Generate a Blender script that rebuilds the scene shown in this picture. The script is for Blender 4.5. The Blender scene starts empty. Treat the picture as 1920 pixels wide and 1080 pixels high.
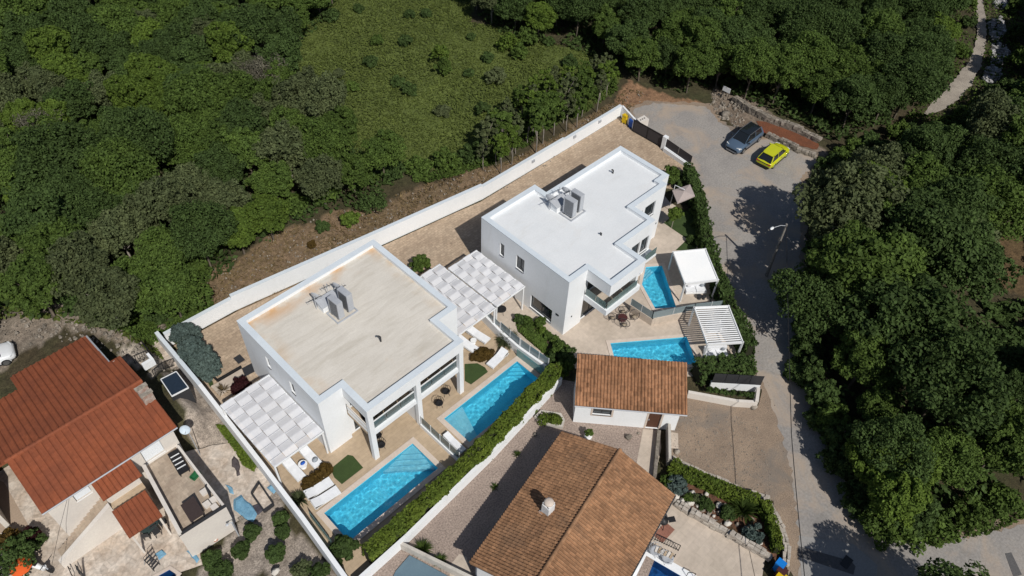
import bpy, math, random
import numpy as np
from mathutils import Vector, Matrix

SC = bpy.context.scene
COL = SC.collection
RND = random.Random(11)
PI = math.pi

# ------------------------------------------------------------------ camera, sky, sun, exposure
FPX, PITCH, ROLL, HEAD, CAM_H = 1435.578, math.radians(47.35366), math.radians(2.99057), math.radians(47.32797), 50.0
FR2 = math.radians(-0.995)            # the farther villa is turned one degree against the nearer one
SUN_EL, SUN_AZ = math.radians(47), math.radians(71)      # light travels towards SUN_AZ in plan


def turn(v):
    c, s = math.cos(HEAD), math.sin(HEAD)
    return Vector((v[0] * c + v[1] * s, -v[0] * s + v[1] * c, v[2]))


_fw = Vector((0, math.cos(PITCH), -math.sin(PITCH)))
_rt, _up = Vector((1, 0, 0)), Vector((0, math.sin(PITCH), math.cos(PITCH)))
CA = turn(math.cos(ROLL) * _rt + math.sin(ROLL) * _up)
CB = turn(-math.sin(ROLL) * _rt + math.cos(ROLL) * _up)
CC = turn(_fw)
cam = bpy.data.cameras.new('camera')
cam_o = bpy.data.objects.new('camera', cam)
COL.objects.link(cam_o)
cam.sensor_width = 36.0
cam.lens = FPX / 1920 * 36
cam.clip_start, cam.clip_end = 0.5, 6000
cam_o.matrix_world = Matrix(((CA.x, CB.x, -CC.x, 0), (CA.y, CB.y, -CC.y, 0), (CA.z, CB.z, -CC.z, CAM_H), (0, 0, 0, 1)))
SC.camera = cam_o

world = bpy.data.worlds.new('World')
SC.world = world
world.use_nodes = True
wn = world.node_tree
sky = wn.nodes.new('ShaderNodeTexSky')
sky.sky_type = 'NISHITA'
sky.sun_disc = False
sky.sun_elevation = SUN_EL
to_sun = Vector((-math.cos(SUN_AZ) * math.cos(SUN_EL), -math.sin(SUN_AZ) * math.cos(SUN_EL), math.sin(SUN_EL)))
sky.sun_rotation = math.atan2(to_sun.x, to_sun.y)
wn.links.new(sky.outputs[0], wn.nodes['Background'].inputs[0])
wn.nodes['Background'].inputs[1].default_value = 0.057

sl = bpy.data.lights.new('sun', 'SUN')
sl.energy = 4.0
sl.angle = math.radians(0.53)
sl.color = (1.0, 0.955, 0.88)
sun = bpy.data.objects.new('sun', sl)
COL.objects.link(sun)
sun.rotation_euler = to_sun.to_track_quat('Z', 'Y').to_euler()
sun.location = to_sun * 80

SC.view_settings.view_transform = 'Standard'
SC.view_settings.look = 'None'
SC.view_settings.gamma = 1
SC.view_settings.use_curve_mapping = False
SC.view_settings.exposure = 0.0
SC.cycles.max_bounces = 6
SC.cycles.transparent_max_bounces = 16

# ------------------------------------------------------------------ measuring: photo point on a level plane -> plan position
CR = dict(F=(0, 0, 1), C1=(380, 420, 4.5), C2=(780, 260, 3.6), C3=(760, 440, 4.155), C4=(400, 640, 4.155), C5=(500, 780, 3.6),
          C6=(1080, 380, 3.375), C7=(0, 560, 3.6), C8=(0, 800, 3.857), B1=(1080, 120, 3.6), B2=(1040, 620, 3.857),
          B3=(860, 780, 3.6), B4=(1180, 820, 4.153), B5=(300, 580, 4.5), B6=(260, 800, 3.858), B7=(640, 640, 4.155),
          B8=(1480, 760, 3.375), A1=(0, 0, 3), A2=(500, 0, 2.7), A3=(1200, 0, 2.667), A4=(1400, 300, 2.7))


def smooth(a, b, x):
    t = np.clip((np.asarray(x) - a) / (b - a), 0, 1)
    return t * t * (3 - 2 * t)


def gz(u, w):
    """Height of the natural ground: level round the villas, a bank rising behind the house at the left."""
    sh = 8.0 * smooth(-0.2, -3.2, u)
    return 2.3 * smooth(8.3, 6.6, u) * smooth(35.6, 38.2, w - sh) * smooth(62, 54, w)


def Q(k, x, y, z=0.0):
    x0, y0, s = CR[k]
    d = (x0 + x / s - 960) / FPX * CA - (y0 + y / s - 540) / FPX * CB + CC
    t = (z - CAM_H) / d.z
    return Vector((d.x * t, d.y * t, z))


def G(k, x, y, up=0.0):
    q = Q(k, x, y, up)
    for _ in range(4):
        q = Q(k, x, y, float(gz(q.x, q.y)) + up)
    return q


def poly(k, pts, z=0.0):
    return [Q(k, a, b, z).to_2d() for a, b in pts]


# ------------------------------------------------------------------ materials
MATS = {}


def mat(name, c1, c2=None, sc=0.6, rough=0.85, bump=0.0, bsc=20.0, fine=0.12, fsc=9.0, metal=0.0, spec=0.3, obj_var=0.0,
        tint=False, lo=0.35, hi=0.65, alpha=None):
    """Procedural surface: two tones mixed by a large noise, a finer noise over it, optional relief and per-object tone."""
    m = bpy.data.materials.new(name)
    MATS[name] = m
    m.use_nodes = True
    nt = m.node_tree
    N, L = nt.nodes, nt.links
    b = N['Principled BSDF']
    b.inputs['Roughness'].default_value = rough
    b.inputs['Metallic'].default_value = metal
    b.inputs['Specular IOR Level'].default_value = spec
    geo = N.new('ShaderNodeNewGeometry')
    n1 = N.new('ShaderNodeTexNoise')
    n1.inputs['Scale'].default_value = sc
    n1.inputs['Detail'].default_value = 7
    n1.inputs['Roughness'].default_value = 0.6
    L.new(geo.outputs['Position'], n1.inputs['Vector'])
    mr = N.new('ShaderNodeMapRange')
    mr.inputs[1].default_value, mr.inputs[2].default_value = lo, hi
    L.new(n1.outputs['Fac'], mr.inputs[0])
    mx = N.new('ShaderNodeMix')
    mx.data_type = 'RGBA'
    mx.inputs[6].default_value = (*c1, 1)
    mx.inputs[7].default_value = (*(c2 or c1), 1)
    L.new(mr.outputs[0], mx.inputs[0])
    n2 = N.new('ShaderNodeTexNoise')
    n2.inputs['Scale'].default_value = fsc
    n2.inputs['Detail'].default_value = 4
    L.new(geo.outputs['Position'], n2.inputs['Vector'])
    mr2 = N.new('ShaderNodeMapRange')
    mr2.inputs[1].default_value, mr2.inputs[2].default_value = 0.3, 0.7
    mr2.inputs[3].default_value, mr2.inputs[4].default_value = 1 - fine, 1 + fine
    L.new(n2.outputs['Fac'], mr2.inputs[0])
    fac = mr2.outputs[0]
    if obj_var:
        oi = N.new('ShaderNodeObjectInfo')
        ad = N.new('ShaderNodeMath')
        ad.operation = 'ADD'
        L.new(oi.outputs['Random'], ad.inputs[0])
        if tint:
            at = N.new('ShaderNodeAttribute')
            at.attribute_name = 'tint'
            L.new(at.outputs['Fac'], ad.inputs[1])
        fr = N.new('ShaderNodeMath')
        fr.operation = 'FRACT'
        L.new(ad.outputs[0], fr.inputs[0])
        mo = N.new('ShaderNodeMapRange')
        mo.inputs[3].default_value, mo.inputs[4].default_value = 1 - obj_var, 1 + obj_var
        L.new(fr.outputs[0], mo.inputs[0])
        mu = N.new('ShaderNodeMath')
        mu.operation = 'MULTIPLY'
        L.new(fac, mu.inputs[0])
        L.new(mo.outputs[0], mu.inputs[1])
        fac = mu.outputs[0]
    vm = N.new('ShaderNodeVectorMath')
    vm.operation = 'SCALE'
    L.new(mx.outputs[2], vm.inputs[0])
    L.new(fac, vm.inputs['Scale'])
    L.new(vm.outputs[0], b.inputs['Base Color'])
    if bump:
        n3 = N.new('ShaderNodeTexNoise')
        n3.inputs['Scale'].default_value = bsc
        n3.inputs['Detail'].default_value = 5
        L.new(geo.outputs['Position'], n3.inputs['Vector'])
        bp = N.new('ShaderNodeBump')
        bp.inputs['Strength'].default_value = 1.0
        bp.inputs['Distance'].default_value = bump
        L.new(n3.outputs['Fac'], bp.inputs['Height'])
        L.new(bp.outputs[0], b.inputs['Normal'])
    m['out'] = 1
    return m


def col_socket(m):
    return [l for l in m.node_tree.links if l.to_socket.name == 'Base Color'][0]


def add_tiles(m, w, h, mortar=0.02, shade=0.8, rot=0.0, offset=0.5, vary=0.12):
    """Paving joints drawn over a material's colour (joints too fine to build at this distance)."""
    nt = m.node_tree
    N, L = nt.nodes, nt.links
    geo = N.new('ShaderNodeNewGeometry')
    mp = N.new('ShaderNodeMapping')
    mp.inputs['Rotation'].default_value = (0, 0, rot)
    L.new(geo.outputs['Position'], mp.inputs[0])
    bt = N.new('ShaderNodeTexBrick')
    bt.offset = offset
    bt.inputs['Color1'].default_value = (1 - vary, 1 - vary, 1 - vary, 1)
    bt.inputs['Color2'].default_value = (1 + vary, 1 + vary, 1 + vary, 1)
    bt.inputs['Mortar'].default_value = (shade, shade, shade, 1)
    bt.inputs['Scale'].default_value = 1
    bt.inputs['Mortar Size'].default_value = mortar
    bt.inputs['Brick Width'].default_value = w
    bt.inputs['Row Height'].default_value = h
    L.new(mp.outputs[0], bt.inputs[0])
    lk = col_socket(m)
    src, dst = lk.from_socket, lk.to_socket
    mu = N.new('ShaderNodeVectorMath')
    mu.operation = 'MULTIPLY'
    L.new(src, mu.inputs[0])
    L.new(bt.outputs['Color'], mu.inputs[1])
    L.new(mu.outputs[0], dst)
    return m


def add_stain(m, col, sc=0.35, lo=0.55, hi=0.75, stretch=(1, 1, 1), amount=0.6):
    """Stains of one colour laid over a material."""
    nt = m.node_tree
    N, L = nt.nodes, nt.links
    geo = N.new('ShaderNodeNewGeometry')
    mp = N.new('ShaderNodeMapping')
    mp.inputs['Scale'].default_value = stretch
    L.new(geo.outputs['Position'], mp.inputs[0])
    n = N.new('ShaderNodeTexNoise')
    n.inputs['Scale'].default_value = sc
    n.inputs['Detail'].default_value = 8
    n.inputs['Roughness'].default_value = 0.65
    n.inputs['Distortion'].default_value = 0.6
    L.new(mp.outputs[0], n.inputs['Vector'])
    mr = N.new('ShaderNodeMapRange')
    mr.inputs[1].default_value, mr.inputs[2].default_value = lo, hi
    mr.inputs[3].default_value, mr.inputs[4].default_value = 0, amount
    L.new(n.outputs['Fac'], mr.inputs[0])
    lk = col_socket(m)
    src, dst = lk.from_socket, lk.to_socket
    mx = N.new('ShaderNodeMix')
    mx.data_type = 'RGBA'
    L.new(mr.outputs[0], mx.inputs[0])
    L.new(src, mx.inputs[6])
    mx.inputs[7].default_value = (*col, 1)
    L.new(mx.outputs[2], dst)
    return m


def glass(name, tint=(0.85, 0.93, 0.92), amount=0.72, rough=0.03):
    """Clear sheet: mostly lets light straight through, with a mirror coat."""
    m = bpy.data.materials.new(name)
    m.use_nodes = True
    nt = m.node_tree
    N, L = nt.nodes, nt.links
    N.remove(N['Principled BSDF'])
    tr = N.new('ShaderNodeBsdfTransparent')
    tr.inputs[0].default_value = (*tint, 1)
    gl = N.new('ShaderNodeBsdfGlossy')
    gl.inputs['Roughness'].default_value = rough
    df = N.new('ShaderNodeBsdfDiffuse')
    df.inputs[0].default_value = (tint[0] * 0.6, tint[1] * 0.7, tint[2] * 0.72, 1)
    m1 = N.new('ShaderNodeMixShader')
    m1.inputs[0].default_value = 1 - amount
    L.new(tr.outputs[0], m1.inputs[1])
    L.new(df.outputs[0], m1.inputs[2])
    fr = N.new('ShaderNodeFresnel')
    fr.inputs[0].default_value = 1.45
    m2 = N.new('ShaderNodeMixShader')
    L.new(fr.outputs[0], m2.inputs[0])
    L.new(m1.outputs[0], m2.inputs[1])
    L.new(gl.outputs[0], m2.inputs[2])
    L.new(m2.outputs[0], N['Material Output'].inputs[0])
    return m


# ------------------------------------------------------------------ mesh building
class MB:
    def __init__(self):
        self.v, self.f, self.mi, self.sm = [], [], [], []

    def add(self, vs, fs, mi=0, smooth=False):
        o = len(self.v)
        self.v += [tuple(p) for p in vs]
        self.f += [tuple(i + o for i in q) for q in fs]
        self.mi += [mi] * len(fs)
        self.sm += [smooth] * len(fs)
        return self

    def box(self, x0, x1, y0, y1, z0, z1, mi=0):
        if x0 > x1: x0, x1 = x1, x0
        if y0 > y1: y0, y1 = y1, y0
        vs = [(x, y, z) for z in (z0, z1) for x, y in ((x0, y0), (x1, y0), (x1, y1), (x0, y1))]
        return self.add(vs, [(3, 2, 1, 0), (4, 5, 6, 7), (0, 1, 5, 4), (1, 2, 6, 5), (2, 3, 7, 6), (3, 0, 4, 7)], mi)

    def prism(self, pts, z0, z1, mi=0, top_mi=None):
        n = len(pts)
        a = sum(pts[i][0] * pts[(i + 1) % n][1] - pts[(i + 1) % n][0] * pts[i][1] for i in range(n))
        if a < 0:
            pts = pts[::-1]
        zf = (lambda z, i: z[i] if isinstance(z, (list, tuple)) else z)
        vs = [(p[0], p[1], zf(z0, i)) for i, p in enumerate(pts)] + [(p[0], p[1], zf(z1, i)) for i, p in enumerate(pts)]
        fs = [tuple(range(n - 1, -1, -1))] + [(i, (i + 1) % n, n + (i + 1) % n, n + i) for i in range(n)]
        self.add(vs, fs, mi)
        return self.add([v for v in vs[n:]], [tuple(range(n))], mi if top_mi is None else top_mi)

    def sheet(self, pts, z=0.0, mi=0):
        n = len(pts)
        a = sum(pts[i][0] * pts[(i + 1) % n][1] - pts[(i + 1) % n][0] * pts[i][1] for i in range(n))
        if a < 0:
            pts = pts[::-1]
        return self.add([(p[0], p[1], z) for p in pts], [tuple(range(n))], mi)

    def beam(self, p0, p1, w, h, mi=0, up=(0, 0, 1)):
        p0, p1 = Vector(p0), Vector(p1)
        d = (p1 - p0).normalized()
        s = d.cross(Vector(up))
        if s.length < 1e-4:
            s = d.cross(Vector((1, 0, 0)))
        s.normalize()
        t = s.cross(d)
        vs = []
        for p in (p0, p1):
            for a, b in ((-1, -1), (1, -1), (1, 1), (-1, 1)):
                vs.append(p + s * (a * w / 2) + t * (b * h / 2))
        return self.add(vs, [(0, 1, 2, 3), (7, 6, 5, 4), (0, 4, 5, 1), (1, 5, 6, 2), (2, 6, 7, 3), (3, 7, 4, 0)], mi)

    def tube(self, pts, rad, n=6, mi=0, cap=True, smooth=True):
        pts = [Vector(p) for p in pts]
        if not isinstance(rad, (list, tuple)):
            rad = [rad] * len(pts)
        vs, fs = [], []
        for i, p in enumerate(pts):
            d = (pts[min(i + 1, len(pts) - 1)] - pts[max(i - 1, 0)]).normalized()
            s = d.cross(Vector((0, 0, 1)))
            if s.length < 1e-3:
                s = Vector((1, 0, 0))
            s.normalize()
            t = s.cross(d)
            for k in range(n):
                a = 2 * PI * k / n
                vs.append(p + (s * math.cos(a) + t * math.sin(a)) * rad[i])
        for i in range(len(pts) - 1):
            for k in range(n):
                fs.append((i * n + k, (i + 1) * n + k, (i + 1) * n + (k + 1) % n, i * n + (k + 1) % n))
        self.add(vs, fs, mi, smooth)
        if cap:
            m = (len(pts) - 1) * n
            self.add(vs[:n], [tuple(range(n))], mi)
            self.add(vs[m:], [tuple(range(n - 1, -1, -1))], mi)
        return self

    def lathe(self, prof, c=(0, 0, 0), n=12, mi=0, smooth=True):
        vs, fs = [], []
        for r, z in prof:
            for k in range(n):
                a = 2 * PI * k / n
                vs.append((c[0] + r * math.cos(a), c[1] + r * math.sin(a), c[2] + z))
        for i in range(len(prof) - 1):
            for k in range(n):
                fs.append((i * n + k, i * n + (k + 1) % n, (i + 1) * n + (k + 1) % n, (i + 1) * n + k))
        return self.add(vs, fs, mi, smooth)

    def ball(self, c, r, n=8, m=6, jit=0.0, sq=(1, 1, 1), mi=0, seed=0):
        rr = random.Random(seed)
        vs, fs = [], []
        for i in range(m + 1):
            th = PI * i / m
            for k in range(n):
                a = 2 * PI * k / n
                q = r * (1 + rr.uniform(-jit, jit))
                if i in (0, m):
                    q = r
                vs.append((c[0] + q * sq[0] * math.sin(th) * math.cos(a), c[1] + q * sq[1] * math.sin(th) * math.sin(a), c[2] + q * sq[2] * math.cos(th)))
        for i in range(m):
            for k in range(n):
                fs.append((i * n + k, (i + 1) * n + k, (i + 1) * n + (k + 1) % n, i * n + (k + 1) % n))
        return self.add(vs, fs, mi, True)

    def wall(self, p0, p1, z0, z1, t, holes=(), mi=0):
        """Upright wall from p0 to p1, t thick to the left of p0->p1, with openings (s0, s1, za, zb) and their reveals."""
        p0, p1 = Vector((p0[0], p0[1], 0)), Vector((p1[0], p1[1], 0))
        d = p1 - p0
        ln = d.length
        d.normalize()
        nrm = Vector((-d.y, d.x, 0))
        xs = sorted({0, ln, *[h[0] for h in holes], *[h[1] for h in holes]})
        zs = sorted({z0, z1, *[h[2] for h in holes], *[h[3] for h in holes]})
        P = lambda s, o, z: p0 + d * s + nrm * o + Vector((0, 0, z))
        for i in range(len(xs) - 1):
            for j in range(len(zs) - 1):
                sm, zm = (xs[i] + xs[i + 1]) / 2, (zs[j] + zs[j + 1]) / 2
                if any(h[0] < sm < h[1] and h[2] < zm < h[3] for h in holes):
                    continue
                a, b, c, e = xs[i], xs[i + 1], zs[j], zs[j + 1]
                self.add([P(a, 0, c), P(b, 0, c), P(b, 0, e), P(a, 0, e)], [(0, 1, 2, 3)], mi)
                self.add([P(a, t, c), P(b, t, c), P(b, t, e), P(a, t, e)], [(3, 2, 1, 0)], mi)
        def rev(a, b, c, e, fl):
            q = [(P(a, 0, c), P(a, t, c), P(a, t, e), P(a, 0, e)), (P(b, 0, c), P(b, t, c), P(b, t, e), P(b, 0, e)),
                 (P(a, 0, c), P(b, 0, c), P(b, t, c), P(a, t, c)), (P(a, 0, e), P(b, 0, e), P(b, t, e), P(a, t, e))]
            for w in q:
                self.add(w, [(0, 1, 2, 3)], mi)
        rev(0, ln, z0, z1, 1)
        for h in holes:
            rev(*h, 0)
        return self

    def mesh(self, name, mats):
        me = bpy.data.meshes.new(name)
        me.from_pydata(self.v, [], self.f)
        for m in (mats if isinstance(mats, (list, tuple)) else [mats]):
            me.materials.append(m)
        if self.f:
            me.polygons.foreach_set('material_index', self.mi)
            me.polygons.foreach_set('use_smooth', self.sm)
        me.update()
        return me


ORG = {}


def setp(o, label=None, cat=None, group=None, kind=None):
    for k, v in (('label', label), ('category', cat), ('group', group), ('kind', kind)):
        if v:
            o[k] = v
    return o


def thing(name, label, cat, loc=(0, 0, 0), rz=0.0, group=None, frame=0.0):
    """Empty at a thing's base; its parts are given in plan coordinates when it was not turned."""
    o = bpy.data.objects.new(name, None)
    o.empty_display_size = 0.3
    COL.objects.link(o)
    loc = Vector(loc)
    o.location = Matrix.Rotation(frame, 3, 'Z') @ loc
    o.rotation_euler = (0, 0, rz + frame)
    ORG[o.name] = loc
    return setp(o, label, cat, group)


def part(name, mb, m, root, label=None, kind=None, local=False, parent=None):
    me = mb.mesh(name, m) if isinstance(mb, MB) else mb
    if not local and isinstance(mb, MB):
        me.transform(Matrix.Translation(-ORG[root.name]))
    o = bpy.data.objects.new(name, me)
    COL.objects.link(o)
    o.parent = parent or root
    return setp(o, label=label, kind=kind)


def solo(name, mb, m, label=None, cat=None, group=None, kind=None, loc=None, frame=0.0):
    """A thing (or piece of the setting) that is one mesh; its origin is moved to loc."""
    me = mb.mesh(name, m) if isinstance(mb, MB) else mb
    o = bpy.data.objects.new(name, me)
    COL.objects.link(o)
    if loc is not None and isinstance(mb, MB):
        me.transform(Matrix.Translation(-Vector(loc)))
    if loc is not None:
        o.location = Matrix.Rotation(frame, 3, 'Z') @ Vector(loc)
    o.rotation_euler.z = frame
    return setp(o, label, cat, group, kind)


def dup(root, loc, rz=0.0, label=None, group=None, scale=None):
    r = root.copy()
    COL.objects.link(r)
    r.location = loc
    r.rotation_euler = (0, 0, rz)
    if scale:
        r.scale = scale if isinstance(scale, (tuple, list)) else (scale,) * 3
    setp(r, label=label, group=group)
    for ch in list(root.children):
        c = ch.copy()
        COL.objects.link(c)
        c.parent = r
        for g2 in list(ch.children):
            d = g2.copy()
            COL.objects.link(d)
            d.parent = c
    return r


def grow(pts, d):
    """Polygon (counter-clockwise) moved outwards by d, mitred."""
    n = len(pts)
    out = []
    for i in range(n):
        a, b, c = Vector(pts[i - 1][:2]), Vector(pts[i][:2]), Vector(pts[(i + 1) % n][:2])
        e1, e2 = (b - a).normalized(), (c - b).normalized()
        n1, n2 = Vector((e1.y, -e1.x)), Vector((e2.y, -e2.x))
        k = 1 + n1.dot(n2)
        out.append(tuple(b + (n1 + n2) * (d / max(k, 0.2))))
    return out


def ccw(pts):
    n = len(pts)
    a = sum(pts[i][0] * pts[(i + 1) % n][1] - pts[(i + 1) % n][0] * pts[i][1] for i in range(n))
    return list(pts) if a > 0 else list(pts)[::-1]


def ring(mb, pts, inner, outer, z0, z1, mi=0):
    pts = ccw(pts)
    A, B = grow(pts, outer), grow(pts, inner)
    n = len(pts)
    for i in range(n):
        j = (i + 1) % n
        vs = [(*A[i], z0), (*A[j], z0), (*B[j], z0), (*B[i], z0), (*A[i], z1), (*A[j], z1), (*B[j], z1), (*B[i], z1)]
        mb.add(vs, [(4, 5, 6, 7), (3, 2, 1, 0), (0, 1, 5, 4), (2, 3, 7, 6)], mi)
    return mb


def rough_edge(pts, step=0.5, amp=0.15, seed=1):
    r = random.Random(seed)
    out = []
    n = len(pts)
    for i in range(n):
        a, b = Vector(pts[i][:2]), Vector(pts[(i + 1) % n][:2])
        k = max(1, int((b - a).length / step))
        d = (b - a).normalized() if (b - a).length > 0 else Vector((1, 0))
        for j in range(k):
            q = a.lerp(b, j / k) + Vector((-d.y, d.x)) * r.uniform(-amp, amp)
            out.append(q)
    return out


def inside(px, py, pts):
    """Vectorised point in polygon."""
    r = np.zeros(px.shape, bool)
    n = len(pts)
    for i in range(n):
        x0, y0 = pts[i][0], pts[i][1]
        x1, y1 = pts[(i + 1) % n][0], pts[(i + 1) % n][1]
        c = ((y0 > py) != (y1 > py))
        with np.errstate(divide='ignore', invalid='ignore'):
            r ^= c & (px < (x1 - x0) * (py - y0) / (y1 - y0 + 1e-12) + x0)
    return r


# the surfaces
m_white = add_stain(mat('white_render', (0.78, 0.80, 0.825), (0.74, 0.765, 0.79), sc=0.4, rough=0.9, fine=0.03, bump=0.004, bsc=30),
                    (0.58, 0.575, 0.56), sc=0.7, lo=0.56, hi=0.85, stretch=(1, 1, 0.25), amount=0.5)
m_coping = mat('coping_metal', (0.64, 0.70, 0.75), (0.58, 0.64, 0.70), sc=0.5, rough=0.45, fine=0.04, spec=0.5)
m_mem_c = add_stain(add_stain(mat('cream_membrane', (0.635, 0.60, 0.545), (0.585, 0.55, 0.495), sc=0.35, rough=0.8, fine=0.05, bump=0.012, bsc=2.5),
                              (0.42, 0.385, 0.325), sc=0.5, lo=0.50, hi=0.72, stretch=(0.35, 2.2, 1), amount=0.6),
                    (0.60, 0.36, 0.16), sc=0.12, lo=0.62, hi=0.78, amount=0.55)
m_mem_w = add_stain(mat('white_membrane', (0.70, 0.72, 0.74), (0.65, 0.675, 0.70), sc=0.4, rough=0.75, fine=0.04, bump=0.006, bsc=2),
                    (0.62, 0.60, 0.57), sc=0.35, lo=0.56, hi=0.8, amount=0.45)
add_stain(m_mem_c, (0.44, 0.395, 0.32), sc=1.6, lo=0.5, hi=0.68, stretch=(0.35, 2.0, 1), amount=0.3)
add_stain(m_mem_c, (0.72, 0.69, 0.63), sc=2.2, lo=0.56, hi=0.66, stretch=(0.3, 1.8, 1), amount=0.35)
add_stain(m_mem_w, (0.56, 0.55, 0.53), sc=0.9, lo=0.56, hi=0.76, stretch=(0.4, 1.6, 1), amount=0.35)


def edge_rust(m, col, axis, a, b, sc, amount):
    """Rusty wash where water stands along one edge of a roof."""
    nt = m.node_tree
    N, L = nt.nodes, nt.links
    geo = N.new('ShaderNodeNewGeometry')
    sp = N.new('ShaderNodeSeparateXYZ')
    L.new(geo.outputs['Position'], sp.inputs[0])
    g = N.new('ShaderNodeMapRange')
    g.inputs[1].default_value, g.inputs[2].default_value = a, b
    L.new(sp.outputs[axis], g.inputs[0])
    n = N.new('ShaderNodeTexNoise')
    n.inputs['Scale'].default_value = sc
    n.inputs['Detail'].default_value = 6
    L.new(geo.outputs['Position'], n.inputs['Vector'])
    q = N.new('ShaderNodeMapRange')
    q.inputs[1].default_value, q.inputs[2].default_value, q.inputs[4].default_value = 0.42, 0.66, amount
    L.new(n.outputs['Fac'], q.inputs[0])
    mu = N.new('ShaderNodeMath')
    mu.operation = 'MULTIPLY'
    L.new(g.outputs[0], mu.inputs[0])
    L.new(q.outputs[0], mu.inputs[1])
    lk = col_socket(m)
    src, dst = lk.from_socket, lk.to_socket
    mx = N.new('ShaderNodeMix')
    mx.data_type = 'RGBA'
    L.new(mu.outputs[0], mx.inputs[0])
    L.new(src, mx.inputs[6])
    mx.inputs[7].default_value = (*col, 1)
    L.new(mx.outputs[2], dst)


edge_rust(m_mem_c, (0.55, 0.31, 0.13), 1, 36.6, 38.2, 0.55, 0.95)
edge_rust(m_mem_c, (0.52, 0.34, 0.18), 0, 14.2, 13.0, 0.6, 0.6)
edge_rust(m_mem_c, (0.50, 0.36, 0.22), 0, 23.6, 24.6, 0.8, 0.6)
add_tiles(m_mem_c, 14.0, 1.45, 0.018, 0.95, rot=0.05, vary=0.012)
add_tiles(m_mem_w, 14.0, 1.6, 0.015, 0.965, rot=-0.02, vary=0.01)
m_dark = mat('dark_metal', (0.035, 0.036, 0.04), rough=0.5, fine=0.1)
m_black = mat('black_metal', (0.018, 0.018, 0.02), rough=0.5, fine=0.1)
m_wmetal = mat('white_metal', (0.78, 0.79, 0.80), (0.74, 0.76, 0.78), rough=0.4, fine=0.03, spec=0.5)
m_gmetal = mat('grey_metal', (0.42, 0.44, 0.47), (0.36, 0.38, 0.42), rough=0.45, fine=0.08, spec=0.5)
m_fabric = mat('white_fabric', (0.76, 0.77, 0.80), (0.70, 0.71, 0.75), rough=0.95, fine=0.04, obj_var=0.05)
_nt = m_fabric.node_tree
_tr = _nt.nodes.new('ShaderNodeBsdfTransparent')
_mx = _nt.nodes.new('ShaderNodeMixShader')
_mx.inputs[0].default_value = 0.22
_nt.links.new(_nt.nodes['Principled BSDF'].outputs[0], _mx.inputs[1])
_nt.links.new(_tr.outputs[0], _mx.inputs[2])
_nt.links.new(_mx.outputs[0], _nt.nodes['Material Output'].inputs[0])
m_cush = mat('white_cushion', (0.76, 0.78, 0.81), (0.70, 0.72, 0.76), rough=0.95, fine=0.05, fsc=4)
m_glass = glass('clear_glass')
m_win = mat('window_pane', (0.035, 0.045, 0.05), (0.02, 0.025, 0.03), rough=0.04, spec=0.9, fine=0.05)
m_yard = add_tiles(mat('tan_pavers', (0.43, 0.335, 0.245), (0.35, 0.265, 0.19), sc=0.5, rough=0.9, fine=0.16, fsc=5, bump=0.006, bsc=9), 0.42, 0.28, 0.02, 0.8, vary=0.13)
m_tan = add_tiles(mat('tan_tiles', (0.45, 0.352, 0.25), (0.40, 0.31, 0.215), sc=0.5, rough=0.85, fine=0.08, fsc=3), 1.2, 0.3, 0.008, 0.8, vary=0.05)
m_stone = add_tiles(mat('pale_stone_tiles', (0.52, 0.445, 0.375), (0.45, 0.385, 0.32), sc=0.4, rough=0.85, fine=0.08, fsc=3), 0.9, 0.6, 0.008, 0.85, vary=0.05)
m_edge = mat('pool_edge_stone', (0.60, 0.52, 0.45), (0.54, 0.46, 0.40), sc=1, rough=0.8, fine=0.06)
m_gravel = mat('pink_gravel', (0.33, 0.265, 0.225), (0.27, 0.215, 0.185), sc=0.5, rough=0.95, fine=0.35, fsc=9, bump=0.03, bsc=14)
m_asph = add_stain(add_stain(mat('worn_asphalt', (0.31, 0.29, 0.27), (0.255, 0.24, 0.23), sc=0.25, rough=0.9, fine=0.16, fsc=6, bump=0.008, bsc=12),
                             (0.39, 0.31, 0.24), sc=0.2, lo=0.48, hi=0.62, amount=0.75), (0.19, 0.18, 0.17), sc=0.55, lo=0.54, hi=0.72, amount=0.55)
m_dirt = add_stain(mat('gravel_dirt', (0.30, 0.228, 0.168), (0.225, 0.172, 0.13), sc=0.5, rough=0.95, fine=0.28, fsc=12, bump=0.012, bsc=16),
                   (0.17, 0.155, 0.14), sc=0.3, lo=0.5, hi=0.65, amount=0.7)
m_patio = mat('crazy_stone', (0.55, 0.49, 0.43), (0.44, 0.36, 0.29), sc=0.8, rough=0.9, fine=0.2, fsc=4, bump=0.01, bsc=6)
_nt = m_patio.node_tree                                            # irregular flags with paler joints
_g = _nt.nodes.new('ShaderNodeNewGeometry')
_v = _nt.nodes.new('ShaderNodeTexVoronoi')
_v.inputs['Scale'].default_value = 1.9
_e = _nt.nodes.new('ShaderNodeTexVoronoi')
_e.feature = 'DISTANCE_TO_EDGE'
_e.inputs['Scale'].default_value = 1.9
_a = _nt.nodes.new('ShaderNodeMapRange')
_a.inputs[3].default_value, _a.inputs[4].default_value = 0.86, 1.14
_b = _nt.nodes.new('ShaderNodeMapRange')
_b.inputs[1].default_value, _b.inputs[2].default_value, _b.inputs[3].default_value, _b.inputs[4].default_value = 0.0, 0.06, 0.84, 1.0
_s = _nt.nodes.new('ShaderNodeSeparateColor')
_m = _nt.nodes.new('ShaderNodeMath')
_m.operation = 'MULTIPLY'
_w = _nt.nodes.new('ShaderNodeVectorMath')
_w.operation = 'SCALE'
_nt.links.new(_g.outputs['Position'], _v.inputs['Vector'])
_nt.links.new(_g.outputs['Position'], _e.inputs['Vector'])
_nt.links.new(_v.outputs['Color'], _s.inputs[0])
_nt.links.new(_s.outputs[0], _a.inputs[0])
_nt.links.new(_e.outputs['Distance'], _b.inputs[0])
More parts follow.
